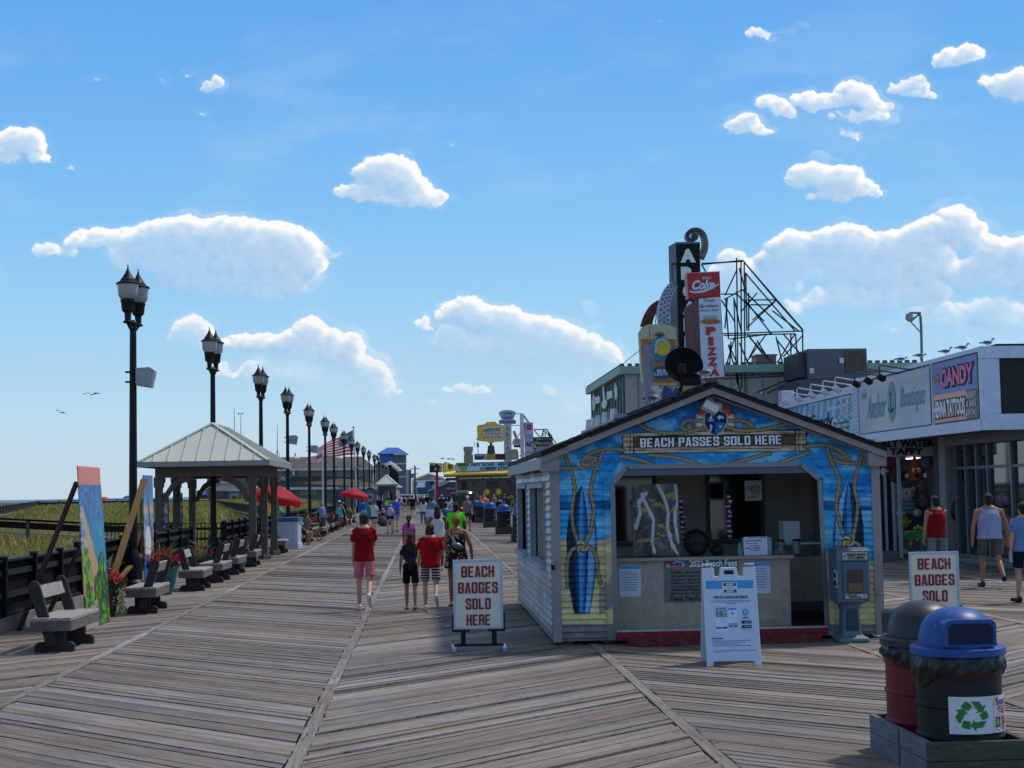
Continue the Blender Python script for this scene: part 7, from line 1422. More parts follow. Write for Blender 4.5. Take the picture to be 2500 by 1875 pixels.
 MB().ell(V4(1487, 483, -.06), (.33, .02, .33)).build('red_disc', mat('disc_red', (170, 30, 36), .5), s, True); text('Coca-Cola', WHITE, s, V4(1425, 500, -.12), UX, UZ, 125*k4, 34*k4, shear=.3); text('Three', nv, s, V4(1440, 680, -.08), UX, UZ, 105*k4, 28*k4); text('Brothers', nv, s, V4(1420, 720, -.08), UX, UZ, 145*k4, 28*k4); text('from Italy', nv, s, V4(1430, 755, -.08), UX, UZ, 125*k4, 20*k4); text('PIZZA', mat('mid_red2', (180, 40, 50), .5), s, V4(1425, 1072, -.08), UX, UZ, 145*k4, 32*k4, bold=.03)
 grid('picture', s, lambda u, v: (V4(1415, 0).x+(V4(1568, 0).x-V4(1415, 0).x)*u, Y4-.06+0*u, V4(0, 950).z+(V4(0, 820).z-V4(0, 950).z)*v), 16, 14, lambda u, v: mixc(np.tile([30., 34, 44], (len(u), 1)), (200, 196, 200), sm(.5, .55, vnoise(u*5, v*4, 5, 2))), VC)
 Y5 = 178; V5 = lambda x, y, d=0: at(*f(x, y), Y5)+Vector((0, d, 0)); k5 = Y5/FPX/9.2167; s = thing('scoop_sign', 'cream billboard with black gothic letters in a black frame by the kiosk roof', 'sign', (gx(1325, Y5), Y5, 3)); g = MB(); slab(g, [V5(1585, 712), V5(2020, 705), V5(2030, 985), V5(1590, 985)], (0, .5, 0)); g.build('frame', BLACK, s, True); g = MB(); slab(g, [V5(1592, 745, -.03), V5(2010, 740, -.03), V5(2018, 960, -.03), V5(1596, 960, -.03)], (0, .02, 0)); g.build('face', mat('scoop_cream', (186, 178, 150), .5), s, True)
 text('Regent', SHD_, s, V5(1600, 840, -.08), UX, UZ, 380*k5, 85*k5, bold=.05); text('Scoop', SHD_, s, V5(1640, 945, -.08), UX, UZ, 300*k5, 85*k5, bold=.05)
 st_ = mat('thin_black_steel', (60, 64, 74), .5)
 for a, b in (((1585, 545), (1880, 540)), ((1600, 560), (1720, 705)), ((1795, 545), (1800, 980)), ((1815, 560), (1740, 740)), ((1840, 560), (1860, 980)), ((1870, 535), (2120, 900)), ((1880, 560), (2000, 700)), ((1880, 530), (1960, 720)), ((1890, 720), (2060, 900)), ((1600, 820), (1720, 980)), ((2000, 720), (1900, 960)), ((1830, 570), (1960, 720))): MB().beam(V5(*a, -.5), V5(*b, -.5), .11, .11).build('strut', st_, s, True)
 g = MB(); slab(g, [V5(1590, 990), V5(1750, 985), V5(1750, 1060), V5(1590, 1070)], (0, .3, 0)); g.build('blue_strip', mat('strip_blue', (110, 130, 170), .5), s, True)
 s = thing('slim_antenna', 'thin antenna mast left of the steak house sign', 'antenna', (gx(1167, 145), 145, 4.5)); V6 = lambda x, y: at(*f(x, y), 145); MB().beam(V6(335, 690), V6(345, 1090), .05, .05).build('mast', st_, s, True); MB().beam(V6(262, 820), V6(268, 930), .04, .04).build('rod', st_, s, True); MB().beam(V6(332, 730), V6(335, 780), .16, .1).beam(V6(330, 840), V6(345, 940), .2, .1).build('aerials', st_, s, True)
 # NEW sign on red pole
 Y6 = 122; V7 = lambda x, y, d=0: at(960+x/7.373, 1120+y/7.373, Y6)+Vector((0, d, 0)); k7 = Y6/FPX/7.373; s = thing('new_sign', 'black board with a yellow NEW flash on a red pole', 'sign', (gx(1066, Y6), Y6, 0))
 MB().b2(V7(760, 0).x, V7(806, 0).x, Y6, Y6+.2, 0, V7(0, 250).z).build('pole', mat('pillar_red', 0), s, True); g = MB(); slab(g, [V7(650, 80), V7(880, 80), V7(880, 240), V7(800, 245), V7(655, 250)], (0, .3, 0)); g.build('board', mat('new_black', (36, 38, 46), .5), s, True)
 MB().b2(V7(648, 0).x, V7(755, 0).x, Y6-.04, Y6-.01, V7(0, 135).z, V7(0, 82).z).build('flash', mat('flash_yellow', (206, 220, 60), .5), s, True); text('NEW', mat('pillar_red', 0), s, V7(668, 125, -.06), UX, UZ, 70*k7, 30*k7, bold=.04); MB().ell(V7(850, 200, -.05), (.12, .02, .16)).build('orange_mark', mat('mark_orange', (220, 120, 50), .5), s, True); g = MB(); slab(g, [V7(775, 82, -.03), V7(875, 82, -.03), V7(875, 170, -.03)], (0, .02, 0)); g.build('pink_corner', mat('corner_pink', (200, 160, 150), .5), s, True); text('&', WHITE, s, V7(740, 205, -.06), UX, UZ, 50*k7, 50*k7)
 Y7 = 130; V8 = lambda x, y, d=0: at(960+x/7.373, 1120+y/7.373, Y7)+Vector((0, d, 0)); s = thing('yellow_sign', 'yellow lemon stand sign turned sideways at the end of the awning', 'sign', (gx(1098, Y7), Y7, 3)); g = MB(); slab(g, [V8(905, 70), V8(965, 55), V8(970, 235), V8(905, 255)], (0, .3, 0)); g.build('yellow_end', mat('stand_gold', (236, 204, 70), .5), s, True); g = MB(); slab(g, [V8(975, 60, 1), V8(1110, 110, 1), V8(1110, 215, 1), V8(975, 235, 1)], (0, .2, 0)); g.build('yellow_face', mat('stand_gold', 0), s, True); text('LEMON', BLACK, s, V8(985, 180, .9), UX, UZ, .42, .4, bold=.03)
 g = MB(); slab(g, [V8(885, 95), V8(905, 80), V8(905, 255), V8(890, 250)], (0, .2, 0)); g.build('striped_edge', mat('edge_black', (30, 30, 30), .5, kind='stripes', p=((190, 180, 90), 2, 4, .5)), s, True)
 # gabled arcade hall at the end
 Y8 = 330; V9 = lambda x, y, d=0: at(960+x/7.373, 1120+y/7.373, Y8)+Vector((0, d, 0)); k9 = Y8/FPX/7.373; s = thing('gabled_hall', 'far gabled hall with white block letters across its front', 'building', (gx(1045, Y8), Y8+5, 0))
 g = MB(); slab(g, [V9(340, 640), V9(1000, 640), V9(1000, 400), V9(890, 340), V9(640, 262), V9(340, 385)], (0, 10, 0)); g.build('wall', mat('hall_grey', (150, 148, 150), .7), s, True); g = MB(); g.beam(V9(335, 385, -.3), V9(640, 270, -.3), 1.2, .35); g.beam(V9(640, 270, -.3), V9(900, 345, -.3), 1.2, .35); g.beam(V9(350, 405, -.2), V9(900, 398, -.2), .3, .4); g.build('gable_trim', mat('hall_white', (200, 204, 212), .6), s, True)
 g = MB(); slab(g, [V9(555, 345, -.5), V9(810, 345, -.5), V9(810, 390, -.5), V9(555, 390, -.5)], (0, .2, 0)); slab(g, [V9(605, 318, -.5), V9(745, 318, -.5), V9(745, 344, -.5), V9(605, 344, -.5)], (0, .2, 0)); q = g.build('letter_blocks', mat('hall_white', 0), s, True); text('FUNNY', SHD_, q, V9(612, 342, -.6), UX, UZ, 125*k9, 20*k9, bold=.03); text('RANCH LAND', SHD_, q, V9(565, 384, -.6), UX, UZ, 235*k9, 32*k9, bold=.03)
 g = MB(); [g.b2(V9(x, 0).x, V9(x+25, 0).x, Y8-.3, Y8-.05, 0, V9(0, 420).z) for x in (380, 440, 500, 560)]; g.build('columns', mat('hall_white', 0), s, True)
 Y9 = 240; VA = lambda x, y, d=0, Yq=Y9: at(960+x/7.373, 1120+y/7.373, Yq)+Vector((0, d, 0))
 s = thing('blue_awning_shop', 'low shop with a pale blue sloping awning left of the red pole', 'shop', (gx(1030, Y9), Y9+4, 0)); g = MB(); slab(g, [VA(410, 530), VA(560, 530), VA(590, 440, 2), VA(450, 440, 2)], (0, 0, .15)); g.build('awning', mat('awning_blue', (110, 150, 190), .5), s, True); g = MB(); slab(g, [VA(440, 640, 1), VA(700, 640, 1), VA(700, 410, 1), VA(590, 400, 1), VA(580, 500, 1), VA(440, 520, 1)], (0, 6, 0)); g.build('wall', mat('shop_bluegrey', (84, 104, 130), .7), s, True); g = MB(); slab(g, [VA(655, 400, .5), VA(740, 400, .5), VA(740, 470, .5), VA(655, 470, .5)], (0, .2, 0)); g.build('navy_board', mat('navy_board', (30, 46, 80), .5), s, True)
 Y9b = 150; s = thing('grey_shop', 'grey sloped roof shop between the red pole and the food stand', 'shop', (gx(1080, Y9b), Y9b+4, 0)); g = MB(); slab(g, [VA(640, 700, 0, Y9b), VA(1180, 700, 0, Y9b), VA(1180, 470, 0, Y9b), VA(1010, 410, 0, Y9b), VA(640, 570, 0, Y9b)], (0, 6, 0)); g.build('wall', mat('shop_grey', (104, 104, 114), .7), s, True); MB().beam(VA(620, 585, -.1, Y9b), VA(1010, 415, -.1, Y9b), .3, .16).beam(VA(1010, 415, -.1, Y9b), VA(1190, 480, -.1, Y9b), .3, .16).build('roof_trim', mat('trim_pale', (170, 178, 190), .5), s, True)
 a = VA(1020, 505, -.1, Y9b); b = VA(1130, 430, -.1, Y9b); MB().b2(a.x, b.x, a.y-.4, a.y-.05, a.z, b.z).build('wall_unit', mat('unit_pale', (160, 162, 160), .5), s, True); MB().cyl((a.x*.45+b.x*.55, a.y-.42, (a.z+b.z)/2), (a.x*.45+b.x*.55, a.y-.45, (a.z+b.z)/2), .33, n=16).build('fan', mat('fan_grey', (100, 100, 100), .5), s, True)
 MB().b2(VA(955, 0, 0, Y9b).x, VA(1110, 0, 0, Y9b).x, Y9b-.3, Y9b-.05, VA(0, 575, 0, Y9b).z, VA(0, 535, 0, Y9b).z).build('window_top', mat('trim_pale', 0), s, True)
 MB().b2(VA(735, 0, 0, Y9b).x, VA(755, 0, 0, Y9b).x, Y9b-.5, Y9b-.2, 0, VA(0, 510, 0, Y9b).z).build('white_post', WHITE, s, True)
 # utility pole
 Ya = 300; s = thing('utility_pole', 'wooden utility pole with transformer beyond the far roofs', 'utility pole', (gx(1013, Ya), Ya, 0)); a = at(1013, 1137, Ya); MB().cyl((a.x, Ya, 0), a, .16).build('pole', GWOOD, s, True); MB().beam((a.x-.9, Ya, a.z-.6), (a.x+.9, Ya, a.z-.6), .14, .14).beam((a.x-.6, Ya, a.z-1.6), (a.x+.6, Ya, a.z-1.6), .14, .14).build('crossarm', GWOOD, s, True); MB().cyl((a.x-.5, Ya-.2, a.z-2.4), (a.x-.5, Ya-.2, a.z-1.5), .32).build('transformer', mat('transformer', (120, 124, 128), .5), s, True)
SHD_ = mat('gothic_black', (20, 20, 24), .5)
far_food()
# ================================================================ buildings beyond the lamp row on the left
def left_buildings():
 Y = 200; P = lambda x, y, d=0, YY=Y: at(x, y, YY)+Vector((0, d, 0)); f = lambda x, y: (650+x/4.1475, 950+y/4.1475); Q = lambda x, y, d=0: P(*f(x, y), d)
 roof = mat('brown_roof', (92, 84, 78), .9, var=.12, scale=3); wall = mat('tan_siding', (146, 136, 118), .8, var=.06); gut = mat('gutter_white', (190, 196, 206), .5); wall2 = mat('taupe_siding', (122, 116, 112), .8, var=.06)
 t = thing('beach_house', 'long tan two storey building with brown hip roofs behind the lamp row', 'building', (gx(800, Y), Y+6, 0))
 m = MB(); slab(m, [Q(-90, 1300), Q(1080, 1300), Q(1080, 815), Q(-90, 820)], (0, 12, 0)); m.build('wall', wall, t, True)
 m = MB(); m.add([Q(-110, 815, -1), Q(1110, 805, -1), Q(950, 672, 6), Q(-70, 680, 6), Q(1100, 800, 13)], [(0, 1, 2, 3), (1, 4, 2)]); m.build('roof', roof, t, True)
 MB().beam(Q(-110, 820, -1.02), Q(1110, 806, -1.02), .12, .32).build('gutter', gut, t, True)
 m = MB(); slab(m, [Q(-60, 1300, -5), Q(1100, 1300, -5), Q(1120, 1010, -5), Q(-60, 1020, -5)], (0, 4.9, 0)); m.build('lower_wall', wall2, t, True)
 m = MB(); m.add([Q(60, 1010, -6), Q(1180, 1000, -6), Q(900, 900, -.3), Q(640, 882, -.3), Q(290, 885, -.3), Q(130, 940, -.3), Q(60, 1000, -.3), Q(1190, 1000, -.3)], [(0, 1, 2, 3, 4, 5, 6), (1, 7, 2)]); m.build('lower_roof', roof, t, True)
 MB().beam(Q(60, 1010, -6.02), Q(1190, 1000, -6.02), .12, .3).build('lower_gutter', gut, t, True)
 fr = mat('window_frame', (170, 168, 160), .5)
 def win(x0, y0, x1, y1, d=-.1, gl=GLASS):
  a, b = Q(x0, y1, d), Q(x1, y0, d); w_ = MB().b2(a.x-.12, b.x+.12, a.y-.1, a.y-.02, a.z-.12, b.z+.12).build('window', fr, t, True); MB().b2(a.x, b.x, a.y-.14, a.y-.105, a.z, b.z).build('pane', gl, w_, True)
 win(335, 832, 438, 878); win(728, 832, 835, 878); win(906, 822, 1010, 872, gl=mat('pale_pane', (110, 124, 124), .2)); win(935, 770, 975, 870, -.5, gl=_M['pale_pane']); win(390, 1030, 528, 1062, -5.1)
 win(60, 850, 90, 900)
 text('OCEAN BATHS', mat('blue_sign_text', (50, 70, 130), .5), t, Q(755, 1010, -6.2), UX, UZ, 105*Y/FPX/4.1475, 18*Y/FPX/4.1475, bold=.03)
 m = MB(); [m.lathe([(.6, 0), (.5, .15), (.1, .3), (.1, .7)], Q(x, 702, 0), 8) for x in (295, 745)]; m.build('roof_vent', gut, t, True); MB().b2(Q(262, 0).x, Q(288, 0).x, Y-.8, Y-.3, Q(0, 880).z, Q(0, 820).z).build('downpipe', gut, t, True)
 MB().tube([Q(160, 920, -.6), Q(160, 900, -.6), Q(175, 893, -.6), Q(188, 902, -.6), Q(188, 925, -.6)], .12, 6).build('pipe_hook', gut, t, True)
 MB().b2(Q(725, 0).x, Q(757, 0).x, Y-5.4, Y-5.2, 0, Q(0, 1065).z).build('blue_door', mat('door_blue', (36, 66, 130), .5), t, True)
 # balcony house seen through the pavilion
 g = lambda x, y: (380+x/6.9125, 1120+y/6.9125); Y2 = 215; V = lambda x, y, d=0: at(*g(x, y), Y2)+Vector((0, d, 0)); t = thing('balcony_house', 'white balconied house with a dark canopy seen through the pavilion', 'building', (gx(550, Y2), Y2+4, 0))
 m = MB(); slab(m, [V(870, 700), V(1600, 700), V(1600, 285), V(1035, 285), V(870, 300)], (0, 8, 0)); m.build('wall', wall2, t, True); m = MB(); slab(m, [V(860, 500, -.2), V(1085, 500, -.2), V(1085, 285, -.2), V(870, 290, -.2)], (0, .15, 0)); m.build('white_bay', mat('bay_white', (190, 192, 196), .5), t, True)
 m = MB(); m.add([V(1030, 510, -5), V(1550, 515, -5), V(1350, 430, -.5), V(1110, 430, -.5)], [(0, 1, 2, 3)]); m.build('canopy_roof', roof, t, True); MB().beam(V(1030, 525, -5), V(1550, 528, -5), .2, .3).build('canopy_edge', gut, t, True)
 m = MB(); m.beam(V(1090, 350, -1), V(1335, 335, -1), .1, .12); m.beam(V(1090, 405, -1), V(1335, 400, -1), .1, .3); [m.beam(V(1100+k*16, 400, -1), V(1100+k*16, 350, -1), .12, .12) for k in range(15)]; m.build('balcony_rail', gut, t, True); w_ = MB(); [w_.b2(V(x, 0).x, V(x+28, 0).x, Y2-.4, Y2-.25, V(0, 470).z, V(0, 430).z) for x in (890, 1045)]; [w_.b2(V(x, 0).x, V(x+28, 0).x, Y2-.4, Y2-.25, V(0, 400).z, V(0, 330).z) for x in (890, 940)]; w_.build('windows', GLASS, t, True)
 m = MB(); slab(m, [V(1380, 790, -8), V(1600, 790, -8), V(1600, 560, -8), V(1350, 560, -8)], (0, 7, 0)); m.build('annex', wall2, t, True)
 for x0 in (1378, 1560): a, b = V(x0, 765, -8.1), V(x0+145, 590, -8.1); w1 = MB().b2(a.x, b.x, a.y-.1, a.y-.02, a.z, b.z).build('window', mat('green_frame', (130, 160, 146), .5), t, True); MB().b2(a.x+.3, b.x-.3, a.y-.14, a.y-.105, a.z+.3, b.z-.3).build('pane', mat('dark_green_pane', (40, 58, 56), .2), w1, True)
 t = thing('deck_restaurant', 'reddish brown beach deck building with blue parasols far behind the dunes', 'building', (gx(480, 260), 260, 0)); Y3 = 260; V3 = lambda x, y, d=0: at(*g(x, y), Y3)+Vector((0, d, 0)); m = MB(); slab(m, [V3(620, 680), V3(900, 680), V3(900, 510), V3(760, 515), V3(650, 560), V3(640, 600)], (0, 6, 0)); m.build('wall', mat('red_brown', (112, 84, 80), .8, var=.25, scale=.8), t, True); m = MB(); [m.lathe([(1.6, 0), (.1, .9)], V3(x, 612, -1), 8) for x in (830, 900, 1180, 1260)]; m.build('parasols', mat('parasol_blue', (40, 70, 150), .6), t, True)
 m = MB(); [m.b2(V3(x, 0).x-.2, V3(x, 0).x+.2, Y3-9, Y3-8.6, 0, V3(0, 560, 0).z) for x in (1075, 1150, 1180)]; m.build('columns', gut, t, True)
 # blue roofed tower
 Y4 = 285; h = lambda x, y: (820+x/9.2167, 1090+y/9.2167); T = lambda x, y, d=0: at(*h(x, y), Y4)+Vector((0, d, 0)); t = thing('blue_roof_tower', 'grey tower with a bright blue hip roof at the far end of the lamp row', 'building', (gx(965, Y4), Y4+5, 0)); br = mat('blue_metal_roof', (50, 96, 178), .5, var=.04)
 gw = mat('tower_grey', (112, 112, 122), .7, var=.05)
 m = MB(); slab(m, [T(1290, 1100), T(1575, 1100), T(1575, 165), T(1290, 165)], (0, 9, 0)); slab(m, [T(850, 1100, .5), T(1289, 1100, .5), T(1289, 375, .5), T(850, 400, .5)], (0, 8, 0)); m.build('wall', gw, t, True)
 m = MB(); slab(m, [T(975, 375, -.1), T(1300, 375, -.1), T(1300, 170, -.1), T(975, 170, -.1)], (0, 9, 0)); m.build('blue_wall', br, t, True)
 m = MB(); m.add([T(925, 165, -1), T(1625, 165, -1), T(1395, 10, 4), T(1145, 10, 4), T(1625, 165, 10), T(925, 165, 10)], [(0, 1, 2, 3), (1, 4, 2), (0, 3, 5), (0, 5, 4, 1)]); m.build('roof', br, t, True)
 m = MB(); m.beam(T(1300, 175, -1.05), T(1615, 175, -1.05), .2, .3); m.beam(T(1300, 388, -.15), T(1580, 388, -.15), .1, .25); m.beam(T(850, 385, -.15), T(1290, 380, -.15), .1, .22); m.beam(T(1300, 682, -.1), T(1590, 682, -.1), .1, .25); m.beam(T(1290, 1000, -.2), T(1290, 480, -.2), .3, .2); m.build('trim', gut, t, True)
 m = MB(); m.beam(T(820, 240, 4), T(940, 240, 4), .5, .8); m.build('low_blue_roof', br, t, True)
 m = MB(); slab(m, [T(1590, 1100, 1), T(1695, 1100, 1), T(1690, 520, 1), T(1590, 520, 1)], (0, 6, 0)); m.build('side_block', wall2, t, True); MB().beam(T(1605, 1100, .8), T(1605, 525, .8), .5, .2, up=UY).build('pale_corner', gut, t, True)
 # arcaded front running towards the tower
 t = thing('boardwalk_arcade', 'dark columned balcony front between the far pavilion and the blue roofed tower', 'building', (gx(970, 235), 235, 0)); Ya, Yb = 205, 262; xw = -4.6
 m = MB(); m.b2(xw-1.0, xw-.3, Ya, Yb, 0, 5.2); m.build('wall', gw, t, True); m = MB(); n = 8
 for k in range(n): y = Ya+(Yb-Ya)*k/(n-1); m.b2(xw-.15, xw+.15, y-.15, y+.15, 0, 5.4)
 m.b2(xw-.3, xw+.2, Ya, Yb, 2.6, 2.9); m.b2(xw-.3, xw+.2, Ya, Yb, 5.4, 5.7); m.build('columns', BLACK, t, True); m = MB(); [m.lathe([(.9, 0), (.1, .5)], (xw, Ya+(Yb-Ya)*k/(n-1), z), 8) for k in range(n) for z in (2.92, 5.72)]; m.build('scalloped_awnings', mat('scallop_pale', (150, 160, 166), .6), t, True)
 # little ticket hut
 Yh = 128; H = lambda x, y, d=0: at(*h(x, y), Yh)+Vector((0, d, 0)); t = thing('ticket_hut', 'small grey gabled hut with a blue sign by the second red parasol', 'hut', (gx(905, Yh), Yh+1, 0)); c = mat('hut_siding', (108, 110, 118), .7)
 m = MB(); slab(m, [H(620, 1400), H(925, 1400), H(925, 1020), H(765, 925), H(620, 1010)], (0, 2, 0)); m.build('wall', c, t, True); m = MB(); slab(m, [H(590, 1025, -.2), H(760, 905, -.2), H(950, 1025, -.2), H(950, 1045, -.2), H(760, 928, -.2), H(590, 1045, -.2)], (0, 2.4, 0)); m.build('roof', ASPH, t, True)
 m = MB(); slab(m, [H(635, 1065, -.05), H(850, 1065, -.05), H(850, 1005, -.05), H(635, 1005, -.05)], (0, .04, 0)); s = m.build('sign', mat('hut_sign', (120, 140, 180), .5), t, True); text('BEACH PASSES', mat('blue_sign_text', 0), s, H(650, 1050, -.1), UX, UZ, 185*Yh/FPX/9.2167, 28*Yh/FPX/9.2167, bold=.03)
 a, b = H(675, 1210, -.06), H(830, 1075, -.06); w1 = MB().b2(a.x, b.x, a.y, a.y+.05, a.z, b.z).build('window', gut, t, True); MB().b2(a.x+.08, b.x-.08, a.y-.03, a.y-.005, a.z+.08, b.z-.08).build('pane', GLASS, w1, True)
left_buildings()
# flags
def flag(x0, y0, x1, y1, x2, y2, x3, y3, Y, label, poleb, polet):
 """corner order: hoist top, hoist bottom, fly bottom, fly top"""
 t = thing('flag', label, 'flag', tuple(at(*poleb, Y))); C_ = [at(x, y, Y) for x, y in ((x0, y0), (x1, y1), (x2, y2), (x3, y3))]
 A = [np.array(c) for c in C_]
 def P(u, v):
  p = (A[0][None]*((1-u)*v)[:, None]+A[1][None]*((1-u)*(1-v))[:, None]+A[2][None]*(u*(1-v))[:, None]+A[3][None]*(u*v)[:, None]); w_ = np.sin(u*9+v*2)*.22*u; return p[:, 0]-w_*.2, p[:, 1]+w_*2, p[:, 2]+w_*.35
 def C(u, v):
  s = np.floor((1-v)*13) % 2; c = np.where((s == 0)[:, None], np.array([205., 36, 54]), np.array([238., 236, 240])); k = (u < .4) & (v > 6/13); c = np.where(k[:, None], np.array([34., 46, 110]), c); sx = (u/.4*9.5) % 1; sy = ((v-6/13)/(7/13)*7.5) % 1
  return np.where((k & (np.hypot(sx-.5, sy-.5) < .27))[:, None], np.array([206., 208, 220]), c)
 grid('cloth', t, P, 110, 66, C, mat('flag_cloth', (255, 255, 255), .8, var=.05, kind='vcol', spec=.1, tl=.5), smooth=True)
 MB().tube([at(*poleb, Y), at(*polet, Y)], [.08, .05], 8).build('pole', mat('white_pole', (190, 196, 204), .4), t, True); MB().ell(at(*polet, Y), (.12, .12, .12), 8, 6).build('finial', mat('white_pole', 0), t, True)
flag(861.5, 1050, 864, 1110, 775, 1118, 773, 1094, 150, 'large American flag streaming left behind the lamp posts', (872, 1240), (863, 1043))
flag(786, 1108, 786, 1128, 747, 1133, 751, 1118, 140, 'smaller drooping American flag on a white pole below the large one', (789, 1250), (787, 1104))
for fx, fy, Y, lab in ((436, 1165, 260, 'tiny American flag seen between the left pavilion posts'), (475, 1166, 250, 'tiny American flag on a pole seen in the pavilion opening')): flag(fx+3, fy-5, fx+3, fy+3, fx-6, fy+2, fx-6, fy-4, Y, lab, (fx+4, 1225), (fx+4, fy-6))
# aerials on the left roofs
for (px, y0, y1, lab, hd) in ((572, 997, 1055, 'thin whip antenna behind the pavilion roof', 0), (588, 1010, 1065, 'wind gauge on a thin pole behind the pavilion roof', 1), (677, 1037, 1113, 'lattice footed antenna on the tan building roof', 2)):
 Y = 210; a, b = at(px, y1+30, Y), at(px, y0, Y); t = thing('antenna', lab, 'antenna', tuple(a)); MB().tube([a, b], [.07, .03], 5).build('mast', gm, t, True)
 if hd == 1: MB().beam(b+Vector((-.3, 0, 0)), b+Vector((.3, 0, 0)), .08, .08).beam(b+Vector((-.3, 0, -.15)), b+Vector((-.3, 0, .12)), .12, .1).beam(b+Vector((.3, 0, -.1)), b+Vector((.3, 0, .1)), .1, .1).build('vanes', gm, t, True)
 if hd == 2:
  g = MB(); [g.beam(at(px, 1098, Y), at(px+d, 1114, Y), .06, .06) for d in (-6, 0, 6)]; g.build('tripod', gm, t, True)
# ================================================================ parasols, booth, cart
def parasol(c, r, tilt, label, pole_to, col=(214, 44, 60), valance=True):
 t = thing('parasol', label, 'parasol', tuple(pole_to)); Mx = Matrix.Rotation(tilt, 3, 'Y'); n = 8; vs = []; fs = []; prof = [(0.02, .42), (.25, .36), (.55, .24), (.82, .08), (1.0, -.06)]
 m = MB(); N = 32
 for q, z in prof:
  for k in range(N):
   a = 2*math.pi*k/N; sag = 1-.05*q*abs(math.sin(4*a)); m.v.append(tuple(Vector(c)+Mx@Vector((r*q*sag*math.cos(a), r*q*sag*math.sin(a), r*z))))
 for i in range(4):
  for k in range(N): m.f.append((i*N+k, i*N+(k+1) % N, (i+1)*N+(k+1) % N, (i+1)*N+k))
 red = mat('parasol_cloth_%d' % col[0], col, .6, var=.06, spec=.3, tl=.45); cn = m.build('canopy', red, t, True, smooth=True); sd_ = cn.modifiers.new('t', 'SOLIDIFY'); sd_.thickness = .01
 v_ = MB()
 for k in range(N):
  a0, a1 = 2*math.pi*k/N, 2*math.pi*(k+1)/N; g = .19 if k % 4 in (1, 2) else .15; f0 = lambda a, z, rr=1.0: Vector(c)+Mx@Vector((r*rr*(1-.05*abs(math.sin(4*a)))*math.cos(a), r*rr*(1-.05*abs(math.sin(4*a)))*math.sin(a), r*z)); v_.add([f0(a0, -.06), f0(a1, -.06), f0(a1, -.06-g, .98), f0(a0, -.06-g, .98)], [(0, 1, 2, 3)])
 v_.build('valance', red, cn, True)
 s = MB()
 for k in range(8):
  a = 2*math.pi*k/8; s.tube([Vector(c)+Mx@Vector((r*q*math.cos(a)*1.0, r*q*math.sin(a)*1.0, r*z+.012)) for q, z in prof], .008, 4)
 s.build('seams', mat('seam_pink', (206, 130, 140), .6), cn, True); MB().lathe([(.12*r, -.02), (.05*r, .05*r), (.02*r, .16*r)], tuple(Vector(c)+Mx@Vector((0, 0, .40*r))), 10).build('cap', red, cn, True)
 MB().tube([Vector(c)+Mx@Vector((0, 0, .38*r)), Vector(pole_to)], .022, 8).build('pole', mat('parasol_pole', (160, 140, 120), .6), t, True); return t
Yp = 58.5; parasol(at(667, 1213, Yp), 1.1, R(9), 'big red parasol over the white booth', (at(660, 1300, Yp).x, Yp, 0))
Yp = 98; parasol(at(865, 1208, Yp), .95, R(9), 'second red parasol in front of the small hut', (at(858, 1240, Yp).x, Yp, 0))
Yp = 145; p3 = parasol(at(962, 1203, Yp), .95, R(48), 'far red and white tilted parasol by the smaller pavilion', (at(955, 1215, Yp).x, Yp, 0), col=(186, 40, 44))
g = MB(); c = at(966, 1202, Yp-1.0); g.prism([(-.1, -.6), (.5, -.6), (.35, .2), (-.05, .3)], c, UX, UZ, (0, .02, 0)); g.build('white_gore', WHITE, p3, True)
def booth():
 t = thing('booth', 'white booth with a blue top beside the pavilion', 'booth', (-5.3, 57.2, 0)); x0, x1, y0, y1 = gx(677, 57), gx(725, 57)+.02, 56.6, 58.6; w_ = mat('booth_white', (176, 186, 204), .5, var=.05)
 MB().b2(x0, x1, y0, y1, .05, .98).build('body', w_, t, True); m = MB(); m.b2(x1-.12, x1+.03, y0-.03, y0+.1, 0, .98); m.b2(x0-.03, x1+.05, y0-.05, y1, 0, .16); m.b2(x0-.0, x1+.03, y0-.04, y1, .90, .985); m.build('corner_trim', w_, t, True); MB().b2(x0-.08, x1+.07, y0-.09, y1+.05, .99, 1.13).build('top', mat('slate_blue_top', (50, 78, 118), .5), t, True)
booth()
t = thing('leaning_board', 'dark board leaning against the white booth', 'board', (gx(683, 55.8), 55.8, 0)); MB().beam((gx(677, 55.8)-.1, 55.9, 0), (gx(677, 55.8)-.2, 56.3, .9), .5, .03, up=UX).build('board', BLACK, t, True)
